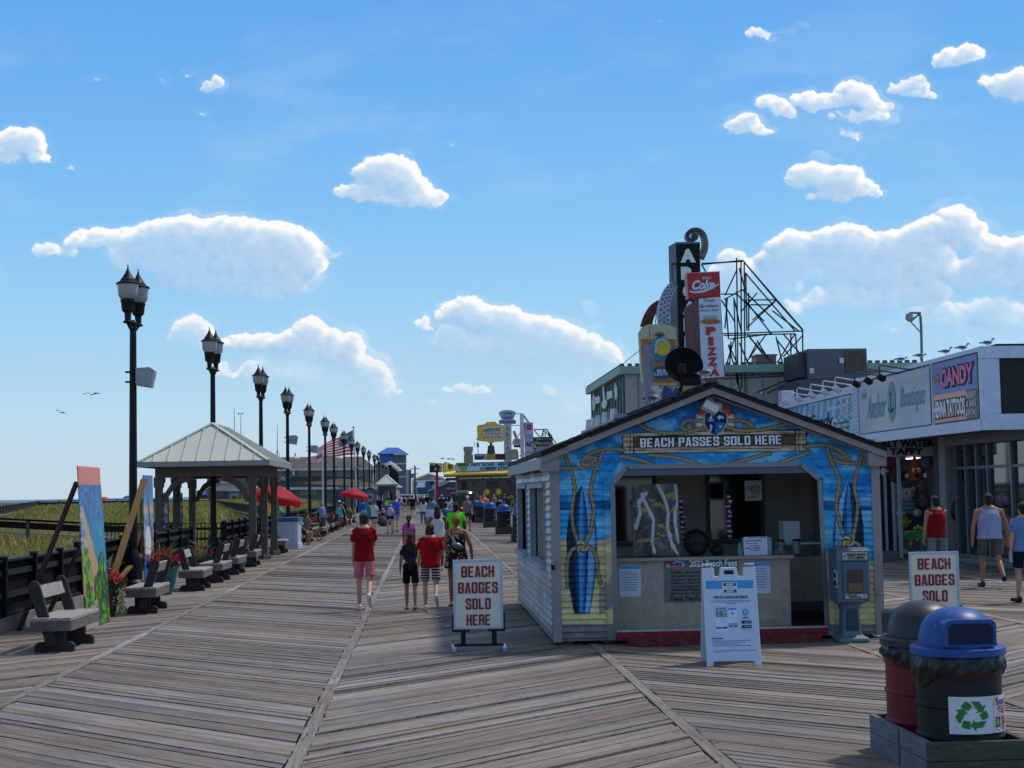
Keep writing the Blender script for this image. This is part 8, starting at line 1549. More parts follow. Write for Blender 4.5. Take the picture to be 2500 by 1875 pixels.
def cart():
 Y = 99.5; x = gx(1129, Y); t = thing('utility_cart', 'dark four wheeled utility cart with a lit headlamp coming down the walk', 'cart', (x, Y, 0)); bk = mat('cart_black', (30, 32, 36), .4, spec=.6); w_ = .68
 MB().prism([(-w_, .45), (w_, .45), (w_, 1.0), (w_-.08, 1.12), (-w_+.08, 1.12), (-w_, 1.0)], (0, -1.5, 0), UX, UZ, (0, 3.0, 0)).build('body', bk, t, bevel=.04)
 MB().b2(-w_+.04, w_-.04, -.8, 1.3, 1.12, 1.75).build('cab_opening', mat('cab_dark', (16, 18, 22), .3, spec=.6), t); m = MB(); [m.beam((sx*(w_-.04), -1.0, 1.1), (sx*(w_-.07), -.75, 1.85), .06, .06) for sx in (-1, 1)]; [m.beam((sx*(w_-.04), 1.3, 1.1), (sx*(w_-.07), 1.2, 1.85), .06, .06) for sx in (-1, 1)]; m.build('roll_bars', BLACK, t)
 MB().b2(-w_, w_, -.95, 1.4, 1.86, 1.94).build('roof', mat('cart_roof', (140, 146, 152), .3, .4), t, bevel=.03); MB().b2(-w_*.6, w_*.6, -1.0, -.85, 1.97, 2.05).build('light_bar', mat('light_bar', (150, 156, 164), .3, .3), t)
 MB().ell((.48, -1.02, 1.9), (.07, .04, .05)).ell((.52, -1.54, .85), (.05, .04, .09)).build('headlamps', mat('headlamp_lit', (255, 246, 220), .3, emit=12), t, smooth=True); MB().b2(-.15, .15, -1.53, -1.50, .92, .98).build('amber_lamp', mat('amber_lamp', (255, 130, 40), .4, emit=1.2), t); MB().b2(-.3, .3, -1.52, -1.5, .6, .85).build('grille', mat('cart_grille', (60, 62, 66), .5), t)
 for sx in (-1, 1):
  for sy in (-1.0, 1.0): wh = MB().cyl((sx*(w_-.1), sy, .34), (sx*(w_+.12), sy, .34), .34, n=20).build('wheel', mat('tyre', (22, 22, 22), .8), t, smooth=True); MB().cyl((sx*(w_+.12), sy, .34), (sx*(w_+.14), sy, .34), .17, n=14).build('rim', mat('rim', (120, 122, 126), .4, .5), wh)
cart()
Yv = 190; x = gx(993, Yv); t = thing('parked_van', 'white vehicle far down the walk left of centre', 'vehicle', (x, Yv, 0)); wv = mat('van_white', (190, 196, 204), .3)
MB().prism([(-.95, .35), (.95, .35), (.95, 1.1), (.8, 1.8), (-.8, 1.8), (-.95, 1.1)], (0, 0, 0), UX, UZ, (0, 3.5, 0)).build('body', wv, t, bevel=.06); MB().b2(-.68, .68, -.02, .0, 1.15, 1.65).build('windscreen', GLASS, t); [MB().ell((sx*.7, -.03, .75), (.12, .03, .1)).build('headlight', mat('headlight_glass', (220, 220, 210), .2), t) for sx in (-1, 1)]; [MB().cyl((sx*.85, .6, .32), (sx*.98, .6, .32), .32, n=14).build('wheel', mat('tyre', 0), t) for sx in (-1, 1)]
# ================================================================ people
def melt(name, mb, vox, m, parent, sm_it=3, label=None):
 """join overlapping solids into one continuous skin"""
 me = bpy.data.meshes.new('t'); me.from_pydata(mb.v, [], mb.f); bm = bmesh.new(); bm.from_mesh(me); bmesh.ops.recalc_face_normals(bm, faces=bm.faces); bm.to_mesh(me); bm.free()
 ob = bpy.data.objects.new('t', me); COL.objects.link(ob); r = ob.modifiers.new('r', 'REMESH'); r.mode = 'VOXEL'; r.voxel_size = vox; s = ob.modifiers.new('s', 'SMOOTH'); s.iterations = sm_it; s.factor = .5
 dg = bpy.context.evaluated_depsgraph_get(); q = bpy.data.meshes.new_from_object(ob.evaluated_get(dg)); bpy.data.objects.remove(ob); bpy.data.meshes.remove(me)
 q.name = name; q.materials.clear(); q.materials.append(m); q.polygons.foreach_set('use_smooth', [True]*len(q.polygons)); o = bpy.data.objects.new(name, q); COL.objects.link(o); o.parent = parent
 if label: o['label'] = label
 return o
def limb(mb, pts, rs, n=12):
 pts = [Vector(p) for p in pts]; P = []; Rr = []
 for i in range(len(pts)-1):
  for k in range(4): f = k/4; P.append(pts[i].lerp(pts[i+1], f)); Rr.append(rs[i]*(1-f)+rs[i+1]*f)
 P.append(pts[-1]); Rr.append(rs[-1]); mb.tube(P, Rr, n)
 for p, r in zip(pts, rs): mb.ell(p, (r, r, r), n, 7)
SKIN = {'fair': (196, 148, 126), 'tan': (164, 112, 86), 'brown': (104, 66, 48), 'dark': (64, 42, 34)}
def person(label, x, Y, h, face=0, skin='fair', shirt=('tee', (150, 30, 40)), bottom=('shorts', (60, 60, 70)), hair=('short', (60, 40, 30)), shoe=((200, 200, 200), 'shoe'),
   legs=(12, -12, 5, 20), arms=((8, 6, 12), (-8, 6, 12)), wide=1., lean=0, head=0, seat=None, z=0, vox=None, group=None, fem=False, extra=None, smat=None, bmat=None):
 """legs: hip swing L,R then knee bend L,R (degrees).  arms: (swing, spread, elbow) for L,R.  facing +Y when face = 0"""
 s = h/1.75; t = thing('person', label, 'person', (x, Y, z), R(face), group); v = (.011 if Y < 45 else .017 if Y < 80 else .026 if Y < 120 else .034) if vox is None else vox
 sk = mat('skin_'+skin, SKIN[skin], .5, var=.06, spec=.35); b = MB(); hipz = .93 if seat is None else seat/s+.09
 V = lambda a, b_, c: Vector((a*s, b_*s, c*s)); sw = (.185 if not fem else .165)*wide; hw = (.155 if not fem else .17)*wide
 ln = R(lean); up = lambda zz, xx=0, yy=0: V(xx, yy*math.cos(ln)+math.sin(ln)*(zz-hipz), hipz+math.cos(ln)*(zz-hipz)-math.sin(ln)*yy); dzs = 0 if seat is None else hipz-.93
 T = lambda zz: zz+dzs
 # torso
 for zz, rx, ry in ((.93, hw, .115), (1.03, hw*.93, .105), (1.13, .135*wide if fem else .15*wide, .10), (1.25, .155*wide, .112), (1.36, sw*.93, .11), (1.42, sw*.72, .085)): b.ell(up(T(zz)), (rx*s, ry*s*(.8+.2*wide), .09*s), 16, 9)
 limb(b, [up(T(1.43)), up(T(1.50), 0, .01)], [.055*s, .05*s])
 hd = R(head); hc = up(T(1.60), 0, .02+.05*math.sin(hd)); b.ell(hc, (.073*s, .092*s, .115*s), 16, 10); b.ell(hc+V(0, .055, -.06), (.045*s, .045*s, .05*s)); b.ell(hc+V(0, .098, -.02), (.013*s, .02*s, .022*s), 8, 6)
 for q in (-1, 1): b.ell(hc+V(q*.075, -.005, -.01), (.012*s, .022*s, .032*s), 8, 6)
 b.ell(hc+V(0, .088, -.062), (.025*s, .012*s, .008*s), 8, 5)
 J = {}
 for i, q in enumerate((-1, 1)):
  hs, kb = R(legs[i]), R(legs[2+i]); hip = V(q*.09*wide, 0, hipz-.02); a1 = hs; kn = hip+V(q*.01, .43*math.sin(a1), -.43*math.cos(a1)); a2 = hs-kb; an = kn+V(0, .42*math.sin(a2), -.42*math.cos(a2))
  limb(b, [hip, kn.lerp(hip, .5)+V(q*.008, 0, 0), kn], [.088*s*(.85+.15*wide), .074*s, .052*s]); cf = kn.lerp(an, .32)+V(0, -.018*math.cos(a2), -.01); limb(b, [kn, cf, an], [.05*s, .052*s, .031*s])
  ft = a2+R(0) if (kb > R(40) and seat is None) else 0; fd = Vector((q*.12, math.cos(ft), math.sin(ft))).normalized(); nn = V(0, -math.sin(ft), math.cos(ft)).normalized(); heel = an-nn*.055*s-fd*.04*s; limb(b, [heel, heel+fd*.10*s, heel+fd*.20*s], [.032*s, .034*s, .024*s]); J[i] = (hip, kn, an, heel, fd, nn)
 H = {}
 for i, q in enumerate((-1, 1)):
  a, sp, eb = [R(c) for c in arms[i]]; sh = up(T(1.388), q*sw*.96, 0); b.ell(up(T(1.42), q*sw*.5), (.085*s, .05*s, .035*s)); d1 = Vector((q*math.sin(sp), math.sin(a)*math.cos(sp), -math.cos(a)*math.cos(sp))); el = sh+d1*.29*s
  d2 = Vector((q*math.sin(sp)*.3*(1 if eb < 1 else -1), math.sin(a+eb), -math.cos(a+eb))).normalized(); wr = el+d2*.255*s; limb(b, [sh, el.lerp(sh, .5), el], [.052*s*(.8+.2*wide), .045*s, .036*s]); limb(b, [el, el.lerp(wr, .3), wr], [.036*s, .037*s, .025*s]); H[i] = (sh, el, wr)
  pm = wr+d2*.045*s; fw = Vector((0, 1, 0)) if abs(d2.y) < .8 else Vector((0, 0, 1)); fw = (fw-d2*fw.dot(d2)).normalized(); b.ell(pm, (.022*s, .034*s, .045*s), 10, 7, M=Matrix((d2.cross(fw), fw, d2)).transposed())
  for k in range(4):
   f0 = wr+d2*.078*s+fw*(k-1.5)*.019*s; inw = Vector((-q, 0, 0)); L_ = (.05, .06, .057, .045)[k]*s; limb(b, [f0, f0+d2*L_*.55+inw*.004*s, f0+d2*L_*.85+inw*.022*s], [.0092*s, .0088*s, .008*s], 6)
  f0 = wr+d2*.03*s+fw*.03*s; limb(b, [f0, f0+d2*.035*s+fw*.022*s, f0+d2*.06*s+fw*.024*s], [.012*s, .0105*s, .009*s], 6); J['h%d' % i] = pm
 melt('body', b, v, sk, t)
 g = 1.0
 def cloth(name, rgb, mb, m=None, lab=None, vv=None): return melt(name, mb, vv or v, m or mat('cloth_%s' % '_'.join(map(str, rgb)), rgb, .85, var=.16, scale=7, spec=.15, bump=.9, stretch=(1.6, 1.6, .6)), t, 2, lab)
 kind, rgb = shirt
 if kind:
  c = MB(); lo = {'tee': .86, 'tank': .88, 'long': .84, 'crop': 1.12, 'dress': .70, 'bikini': 1.12}[kind]; fl = .02 if not fem else .008
  prof = [(lo, hw+.035+(.03 if kind == 'dress' else .012), .145), (lo+.02, hw+.035+(.03 if kind == 'dress' else .012), .145), (.98, hw+.028, .135), (1.12, (.165 if fem else .18)*wide, .128), (1.26, (.172 if fem else .188)*wide, .134), (1.36, sw+.012, .122), (1.41, sw*.92, .10), (1.445, sw*.66, .082), (1.465, sw*.40, .07)]
  if kind == 'dress': prof = prof[:5]+[(1.33, sw*.86, .128)]
  if kind == 'tank': prof = prof[:5]+[(1.35, sw*.84, .13), (1.42, sw*.76, .09), (1.45, sw*.6, .072)]
  prof = [p for p in prof if p[0] >= lo-.001]; n = 20; vs = []; fs = []
  for zz, rx, ry in prof:
   o = up(T(zz)); 
   for k in range(n): a = 2*math.pi*k/n; vs.append(o+V(rx*math.cos(a), ry*math.sin(a)*(.75+.25*wide), 0))
  for i in range(len(prof)-1):
   for k in range(n): fs.append((i*n+k, i*n+(k+1) % n, (i+1)*n+(k+1) % n, (i+1)*n+k))
  fs += [tuple(range(n))[::-1], tuple(range((len(prof)-1)*n, len(prof)*n))]; c.add(vs, fs)
  for i, q in enumerate((-1, 1)):
   sh, el, wr = H[i]
   if kind in ('tee', 'long', 'crop'):
    e = sh.lerp(el, .62 if kind != 'long' else 1.0); c.tube([sh+V(-q*.05, 0, -.005), sh.lerp(e, .5)+V(q*.006, 0, 0), e], [.052*s*(.85+.15*wide), .066*s, .074*s if kind != 'long' else .055*s], 12); c.ell(sh+V(-q*.006, 0, -.002), (.06*s, .06*s, .057*s), 12, 7); c.ell(up(T(1.423), q*sw*.52), (.10*s, .064*s, .044*s), 12, 7)
    if kind == 'long': c.tube([el, wr], [.05*s, .042*s], 10)
   if kind == 'tank': c.ell(up(T(1.42), q*sw*.5), (.085*s, .066*s, .048*s), 12, 7)
   if kind == 'dress': c.tube([up(T(1.30), q*sw*.62, -.105), up(T(1.43), q*sw*.52, -.06), up(T(1.45), q*sw*.5, 0), up(T(1.42), q*sw*.52, .07), up(T(1.32), q*sw*.5, .105)], .014*s, 8)
  cloth('shirt' if kind != 'dress' else 'dress', rgb, c, smat)
 kind, rgb = bottom
 if kind:
  c = MB(); c.ell(V(0, 0, hipz+.02), ((hw+.028)*s, .135*s*(.75+.25*wide), .13*s), 18, 10); fr = {'shorts': .78, 'short': .42, 'pants': 1.9, 'skirt': .7}[kind]
  for i, q in enumerate((-1, 1)):
   hip, kn, an = J[i][:3]; w0 = .092*s*(.75+.25*wide)
   if fr <= 1: e = hip.lerp(kn, fr); c.tube([hip+V(0, 0, .03), hip.lerp(e, .5)+V(q*.008, 0, 0), e+V(q*.012, 0, 0)], [w0, w0*.98, w0*.97], 14)
   else: c.tube([hip+V(-q*.01, 0, .03), hip.lerp(kn, .5), kn, kn.lerp(an, .5), an+V(0, 0, .02)], [w0, w0*.9, w0*.74, w0*.68, w0*.66], 14)
  if kind == 'skirt': c.lathe([(.17*s, (hipz-.35)*s), (.16*s, hipz*s), (.14*s, (hipz+.08)*s)], (0, 0, 0), 18)
  cloth({'pants': 'trousers', 'skirt': 'skirt'}.get(kind, 'shorts'), rgb, c, bmat)
 kind, rgb = hair; hm = mat('hair_%s' % '_'.join(map(str, rgb)), rgb, .55, var=.35, scale=24, bump=.8, stretch=(3, 3, .6), spec=.4)
 if kind:
  c = MB(); c.ell(hc+V(0, -.014, .025), (.086*s, .10*s, .112*s), 16, 10)
  if kind == 'short': c.ell(hc+V(0, -.045, -.03), (.074*s, .06*s, .07*s)); [c.ell(hc+V(.085*math.cos(a)*.8, -.02+.08*math.sin(a), .05+.03*math.sin(3*a)), (.03*s, .03*s, .03*s), 8, 5) for a in [k*.63 for k in range(10)]]
  if kind == 'bob': c.ell(hc+V(0, -.035, -.05), (.092*s, .075*s, .09*s))
  if kind in ('long', 'mid'):
   e = .42 if kind == 'long' else .2; c.ell(hc+V(0, -.06, -.08), (.10*s, .07*s, .12*s)); c.ell(hc+V(0, -.095, -.12-e*.45), (.135*s if kind == 'long' else .09*s, .055*s, (.1+e*.5)*s), 16, 10)
  if kind == 'tail': c.tube([hc+V(0, -.09, .03), hc+V(0, -.13, -.05), hc+V(-.01, -.13, -.22), hc+V(-.02, -.12, -.36)], [.035*s, .045*s, .05*s, .015*s], 10)
  if kind == 'bun': c.ell(hc+V(.02, -.10, .03), (.05*s, .045*s, .05*s)); c.ell(hc+V(0, -.09, -.02), (.05*s, .035*s, .06*s))
  if kind == 'bald': c = MB(); c.ell(hc+V(0, -.04, -.02), (.078*s, .065*s, .06*s))
  if kind not in ('cap', 'hat'): melt('hair', c, v, hm, t, 2)
  else:
   hmx = mat('hat_%s' % '_'.join(map(str, rgb)), rgb, .8); c = MB(); c.ell(hc+V(0, -.005, .05), (.083*s, .10*s, .085*s), 16, 8); c.ell(hc+V(0, .10, .045), (.065*s, .07*s, .012*s), 12, 6)
   if kind == 'hat': c.ell(hc+V(0, 0, .045), (.15*s, .16*s, .012*s), 16, 6)
   melt('cap', c, v, hmx, t, 1); c = MB().ell(hc+V(0, -.04, -.02), (.076*s, .065*s, .06*s)); melt('hair', c, v, mat('hair_under_cap', (50, 38, 30), .6, var=.3), t, 1)
 if Y < 90:
  for q in (-1, 1): MB().ell(hc+V(q*.029, .086, .002), (.013*s, .006*s, .008*s), 8, 6).build('eye', mat('eye', (30, 26, 26), .2, spec=.8), t, smooth=True)
 col_, sk_ = shoe
 if sk_:
  for i in range(2):
   heel, fd, nn = J[i][3:6]; c = MB()
   if sk_ == 'shoe': limb(c, [heel, heel+fd*.1*s, heel+fd*.215*s], [.045*s, .042*s, .034*s]); c.ell(heel+nn*.035*s, (.042*s, .045*s, .04*s)); melt('shoe', c, max(v, .011), mat('shoe_%s' % '_'.join(map(str, col_)), col_, .6, var=.1), t, 1)
   else: u = fd.cross(nn).normalized(); c.prism([(-.045*s, -.05*s), (.045*s, -.05*s), (.05*s, .2*s), (0, .24*s), (-.05*s, .2*s)], heel-nn*.042*s, u, fd, nn*.015); c.build('sandal', mat('sandal_%s' % '_'.join(map(str, col_)), col_, .7), t)
 # stand the figure on its lower foot
 if seat is None:
  lo = min((J[i][3].z-(.045 if sk_ == 'shoe' else .042)*s) for i in range(2)); t.location.z = z-lo
 t['_j'] = 0; del t['_j']
 return t, J, H, up, s, hc
def px2(x, Y): return gx(x, Y)
# the family in front
yy = 25.9
t, J, H, up, s, hc = person('boy in a loose dark red T-shirt and pink shorts walking left of the seam', -1.03, yy, 1.63, 0, 'fair', ('tee', (138, 14, 26)), ('shorts', (206, 112, 124)), ('short', (66, 42, 30)), ((206, 204, 198), 'shoe'), (8, -14, 4, 42), ((6, 5, 8), (30, -2, 95)), .95, head=25, lean=3)
t, J, H, up, s, hc = person('small girl with very long dark hair and black shorts', -.26, 25.95, 1.28, 0, 'tan', ('crop', (24, 30, 66)), ('shorts', (16, 16, 20)), ('long', (40, 26, 22)), ((40, 36, 34), 'sandal'), (8, -10, 4, 10), ((-10, 14, 40), (20, 8, 60)), .95, fem=True)
g = MB(); g.box(up(1.03, 0, -.15), (.09, .03, .2)).ell(up(1.1, 0, -.14), (.06, .03, .04)); g.build('tied_top', mat('navy_cloth', (22, 28, 66), .8), t, bevel=.01)
t, J, H, up, s, hc = person('boy in a bright red T-shirt and navy shorts with white stripes', .07, 25.6, 1.43, 0, 'fair', ('tee', (176, 24, 26)), ('shorts', (18, 22, 48)), ('bob', (62, 42, 32)), ((190, 190, 186), 'shoe'), (6, -12, 3, 48), ((2, 8, 10), (20, 4, 50)), 1.08, head=25,
 bmat=mat('striped_shorts', (18, 22, 48), .85, kind='stripes', p=((190, 176, 174), 2, 22, .62)))
dk = mat('shirt_print', (70, 16, 22), .8); text('Local\nSummer', dk, t, Vector((-.075, -.148, 1.02)), UX, UZ, .15, .07, bold=.01, world=False)
t, J, H, up, s, hc = person('woman in a black floral dress with a blond bun and silver bag', .52, 26.5, 1.56, 0, 'tan', ('dress', (22, 20, 22)), (None, 0), ('bun', (150, 112, 74)), ((60, 50, 44), 'sandal'), (8, -10, 4, 12), ((4, 10, 70), (-6, 22, 10)), 1.05, fem=True, smat=mat('floral_cloth', (20, 18, 20), .8, kind='floral', scale=20))
g = MB(); g.tube([up(1.44, -.1, 0), up(1.35, -.13, -.13), up(1.2, -.02, -.16)], .012, 6); g.build('bag_strap', mat('silver_strap', (160, 160, 166), .4), t); MB().ell(up(1.13, .02, -.17), (.11, .045, .055), M=Matrix.Rotation(R(25), 3, 'Y')).build('shoulder_bag', mat('silver_bag', (130, 134, 144), .3, .4), t, smooth=True)
# the group ahead of them
P_ = [
 ('girl in a coral skirt and patterned strap top with a long dark ponytail', 997, 40.5, 1.36, 0, 'brown', ('crop', (180, 90, 150)), ('skirt', (226, 92, 92)), ('tail', (22, 18, 18)), dict(fem=True, legs=(8, -8, 4, 8))),
 ('woman in a sheer white vest over coral shorts', 1067, 38.5, 1.62, 0, 'brown', ('tank', (196, 196, 196)), ('shorts', (196, 44, 60)), ('mid', (24, 18, 18)), dict(fem=True, wide=1.15, arms=((-12, 22, 30), (10, 8, 20)))),
 ('man in a neon green T-shirt walking ahead of the woman in the floral dress', 1112, 41.5, 1.66, 0, 'dark', ('tee', (86, 220, 30)), ('shorts', (30, 34, 44)), ('short', (16, 14, 14)), dict(wide=1.15)),
 ('person in a white T-shirt with a turquoise head scarf', 1058, 50, 1.66, 0, 'tan', ('tee', (196, 204, 230)), ('shorts', (60, 70, 90)), ('short', (60, 160, 200)), dict(wide=1.2)),
 ('man in a slate blue T-shirt and dark shorts walking behind the neon shirt', 1086, 52, 1.62, 0, 'tan', ('tee', (72, 92, 132)), ('shorts', (20, 22, 34)), ('short', (40, 30, 26)), dict(wide=1.2)),
 ('person in a white vest with a purple strap across the back', 1097, 72, 1.8, 0, 'brown', ('tank', (190, 194, 214)), ('shorts', (50, 54, 70)), ('short', (18, 16, 16)), dict()),
 ('man in a white cap and striped vest walking towards the camera', 1141, 76, 1.76, 180, 'tan', ('tank', (150, 120, 140)), ('shorts', (60, 60, 64)), ('cap', (196, 196, 200)), dict(smat=mat('striped_vest', (104, 88, 110), .85, kind='stripes', p=((150, 130, 150), 2, 16, .6)), shoe=((30, 30, 30), 'shoe'), legs=(6, -6, 4, 6))),
 ('woman in a white T-shirt and blue jeans with long black hair', 1033, 91, 1.64, 0, 'tan', ('tee', (190, 196, 214)), ('pants', (50, 80, 122)), ('long', (16, 14, 16)), dict(fem=True, wide=1.1)),
 ('man in a black T-shirt and khaki shorts walking away', 1007, 121, 1.78, 0, 'fair', ('tee', (26, 26, 30)), ('shorts', (96, 92, 74)), ('short', (110, 100, 92)), dict(wide=1.1, legs=(14, -14, 6, 16))),
 ('man with a black backpack and light blue shorts', 987, 152, 1.75, 0, 'fair', ('tee', (200, 204, 212)), ('shorts', (120, 130, 160)), ('cap', (140, 44, 50)), dict(legs=(16, -16, 6, 22))),
 ('person in a royal blue T-shirt with a pink drawstring bag', 951, 75, 1.60, 0, 'fair', ('tee', (36, 84, 196)), ('short', (18, 18, 24)), ('short', (150, 116, 80)), dict(wide=1.12, legs=(4, -4, 2, 4))),
 ('taller man in a blue T-shirt and pale shorts beside the pink bag', 964, 77, 1.82, -10, 'fair', ('tee', (50, 100, 214)), ('shorts', (120, 140, 190)), ('cap', (36, 40, 50)), dict(wide=1.1, legs=(3, -3, 2, 4))),
 ('girl in a white T-shirt, black shorts and cap with a blond ponytail', 914, 77.5, 1.55, -20, 'fair', ('tee', (196, 204, 204)), ('short', (22, 24, 34)), ('cap', (40, 40, 46)), dict(fem=True, legs=(4, -8, 2, 10))),
 ('person in a teal top half hidden behind the girl in the white T-shirt', 903, 80, 1.55, 10, 'fair', ('tee', (60, 130, 146)), ('shorts', (60, 90, 120)), ('short', (50, 40, 36)), dict()),
 ('person in a deep blue T-shirt near the small table', 884, 93, 1.65, 0, 'tan', ('tee', (30, 96, 180)), ('shorts', (60, 120, 150)), ('short', (30, 26, 26)), dict()),
 ('child in a mint dress and white hat beside the tenth lamp post', 828, 84, 1.62, -10, 'brown', ('dress', (110, 180, 168)), (None, 0), ('hat', (180, 200, 220)), dict(fem=True)),
 ('person in a dark top with pale stripes beside the mint dress', 836, 86, 1.72, 0, 'tan', ('long', (40, 36, 40)), ('pants', (36, 34, 38)), ('short', (24, 20, 20)), dict()),
 ('large man in a bright orange T-shirt behind the blue domed bins', 1182, 108, 1.74, 0, 'fair', ('tee', (246, 118, 26)), ('shorts', (60, 60, 60)), ('bald', (150, 120, 96)), dict(wide=1.5)),
 ('woman in a black strapless dress by the lemon sign', 1218, 100, 1.62, 0, 'tan', ('dress', (20, 20, 22)), (None, 0), ('bun', (60, 44, 36)), dict(fem=True, wide=1.2)),
 ('man in an olive T-shirt and khaki trousers by the food counter', 1240, 112, 1.74, 0, 'tan', ('tee', (58, 60, 52)), ('pants', (120, 112, 92)), ('short', (30, 26, 24)), dict(wide=1.15)),
 ('person in a grey T-shirt in the middle of the crowd', 1054, 82, 1.72, 0, 'tan', ('tee', (110, 124, 150)), ('shorts', (60, 64, 74)), ('short', (36, 28, 26)), dict(wide=1.1)),
 ('person in a dark top beside the dark cart', 1078, 112, 1.78, 0, 'dark', ('tee', (40, 40, 46)), ('shorts', (40, 40, 46)), ('cap', (180, 180, 186)), dict()),
 ('person in a dark red T-shirt far down the walk', 1028, 150, 1.76, 0, 'fair', ('tee', (150, 30, 40)), ('shorts', (60, 50, 56)), ('short', (50, 36, 30)), dict(wide=1.1)),
 ('person in a black T-shirt far down the walk right of the dark red shirt', 1041, 150, 1.78, 0, 'fair', ('tee', (26, 28, 34)), ('shorts', (110, 112, 120)), ('short', (40, 36, 34)), dict()),
 ('person in a neon yellow top beside the far pavilion', 948, 104, 1.7, 0, 'tan', ('tee', (196, 230, 40)), ('shorts', (40, 40, 50)), ('short', (40, 34, 30)), dict()),
 ('person in a black top standing in the shade of the small hut', 926, 118, 1.72, 180, 'tan', ('tee', (24, 24, 28)), ('shorts', (40, 36, 40)), ('short', (24, 22, 22)), dict()),
 ('person in a white vest and blue shorts below the tilted parasol', 967, 138, 1.66, 0, 'fair', ('tank', (200, 204, 214)), ('shorts', (40, 60, 120)), ('short', (60, 44, 36)), dict()),
 ('person in a white top walking beside the white vehicle', 978, 175, 1.75, 0, 'fair', ('tee', (206, 208, 214)), ('shorts', (50, 54, 66)), ('short', (40, 36, 34)), dict()),
 ('person in a black top just right of the red pole', 1088, 122, 1.7, 10, 'brown', ('tee', (30, 28, 34)), ('shorts', (50, 46, 50)), ('mid', (18, 16, 18)), dict()),
 ('person in a grey top at the lemon stand counter', 1206, 131, 1.7, 0, 'fair', ('tee', (120, 126, 130)), ('shorts', (60, 64, 70)), ('cap', (170, 176, 180)), dict()),
 ('person in a blue cap at the far right of the lemon stand', 1231, 134, 1.72, 0, 'tan', ('tee', (60, 80, 100)), ('shorts', (60, 64, 70)), ('cap', (90, 150, 180)), dict()),
 ('person in a mustard top at the food counter beside the kiosk edge', 1247, 130, 1.82, 0, 'tan', ('tee', (120, 90, 50)), ('shorts', (60, 54, 50)), ('short', (26, 22, 20)), dict()),
 ('person with raised arms at the left end of the lemon stand', 1172, 131, 1.72, 180, 'fair', ('tee', (110, 90, 84)), ('shorts', (60, 54, 50)), ('short', (40, 30, 28)), dict(arms=((150, 20, 40), (150, 20, 40)))),
]
for lab, px, Y, h, fc, sk, sh, bt, hr, kw in P_:
 kw = dict(kw); kw.setdefault('legs', random.choice([(10, -12, 4, 16), (-12, 10, 18, 4)])); sho = kw.pop('shoe', (random.choice([(190, 190, 190), (60, 56, 54)]), 'shoe'))
 r = person(lab, gx(px, Y), Y, h, fc, sk, sh, bt, hr, sho, **kw); t, J, H, up, s, hc = r
 if 'drawstring' in lab: MB().ell(up(1.13, .03, -.2), (.17, .09, .21)).build('drawstring_bag', mat('pink_bag', (206, 160, 176), .7, var=.35, scale=9), t, smooth=True)
 if 'backpack' in lab: MB().ell(up(1.2, 0, -.19), (.17, .1, .24)).build('backpack', BLACK, t, smooth=True)
 if 'purple strap' in lab: MB().tube([up(1.42, .1, -.1), up(1.2, 0, -.15), up(1.0, -.13, -.14)], .02, 6).build('strap', mat('purple_strap', (60, 40, 120), .6), t)
 if 'pale stripes' in lab: MB().tube([up(1.4, -.05, -.13), up(1.15, .08, -.14), up(.9, .17, -.12)], .02, 6).build('stripe', WHITE, t)
 if 'blond ponytail' in lab: MB().tube([hc+Vector((0, -.09, 0)), hc+Vector((0, -.13, -.12)), hc+Vector((0, -.11, -.3))], [.03, .045, .01], 8).build('ponytail', mat('blond', (190, 160, 110), .6), t, smooth=True)
 if 'striped vest' in lab: MB().ell(J['h0']+Vector((0, .05, .03)), (.03, .03, .04)).build('bottle', mat('lit_bottle', (220, 210, 190), .2), t, smooth=True)
# a few more far walkers
far = [(1000, 185, (170, 174, 180)), (1016, 200, (40, 44, 56)), (1022, 178, (200, 204, 212)), (1034, 205, (190, 196, 206)), (1046, 190, (60, 60, 70)), (1050, 170, (120, 60, 50)), (972, 160, (30, 30, 36)), (1064, 160, (44, 40, 44)), (1010, 215, (150, 60, 60)), (1070, 145, (30, 30, 36)), (995, 165, (140, 40, 50))]
wd = ['pale grey', 'navy', 'white', 'whitish', 'charcoal', 'rust', 'black', 'near black', 'faded red', 'jet black', 'crimson']
for k, (px, Y, cc) in enumerate(far): person('tiny figure in a %s top, far down the walk%s' % (wd[k], ' near its end' if Y > 180 else ' in the crowd'), gx(px, Y), Y, 1.64+.02*(k % 8), 180 if k % 3 == 0 else 0, ('fair', 'tan', 'brown')[k % 3], ('tee', cc), ('shorts', (60+k*5, 60, 70)), ('short', (40, 32, 28)), ((90, 90, 90), 'shoe'), vox=.04, group='walkers far down the boardwalk')
# seated and leaning people on the sea side
t, *_ = person('person in a black basketball jersey sitting on a bench', -4.98, 60.0, 1.75, -70, 'tan', ('tank', (22, 22, 26)), ('shorts', (30, 34, 60)), ('short', (36, 28, 26)), ((80, 150, 190), 'shoe'), (82, 84, 78, 74), ((12, 10, 20), (20, 8, 40)), seat=.45, lean=-2)
t, *_ = person('long haired woman sitting sideways on a bench beside the black jersey', -4.93, 64.5, 1.66, -60, 'tan', ('tee', (120, 110, 104)), ('short', (50, 50, 60)), ('mid', (84, 58, 44)), ((50, 44, 40), 'sandal'), (84, 88, 66, 58), ((30, 12, 60), (30, 12, 60)), seat=.45, fem=True)
t, *_ = person('person in a light blue T-shirt and denim shorts bending over a bench', gx(789, 74.5), 74.5, 1.62, 40, 'fair', ('tee', (96, 132, 190)), ('short', (56, 70, 104)), ('mid', (150, 110, 70)), ((70, 60, 54), 'sandal'), (4, -10, 2, 10), ((40, 6, 40), (40, 6, 50)), lean=14, fem=True)
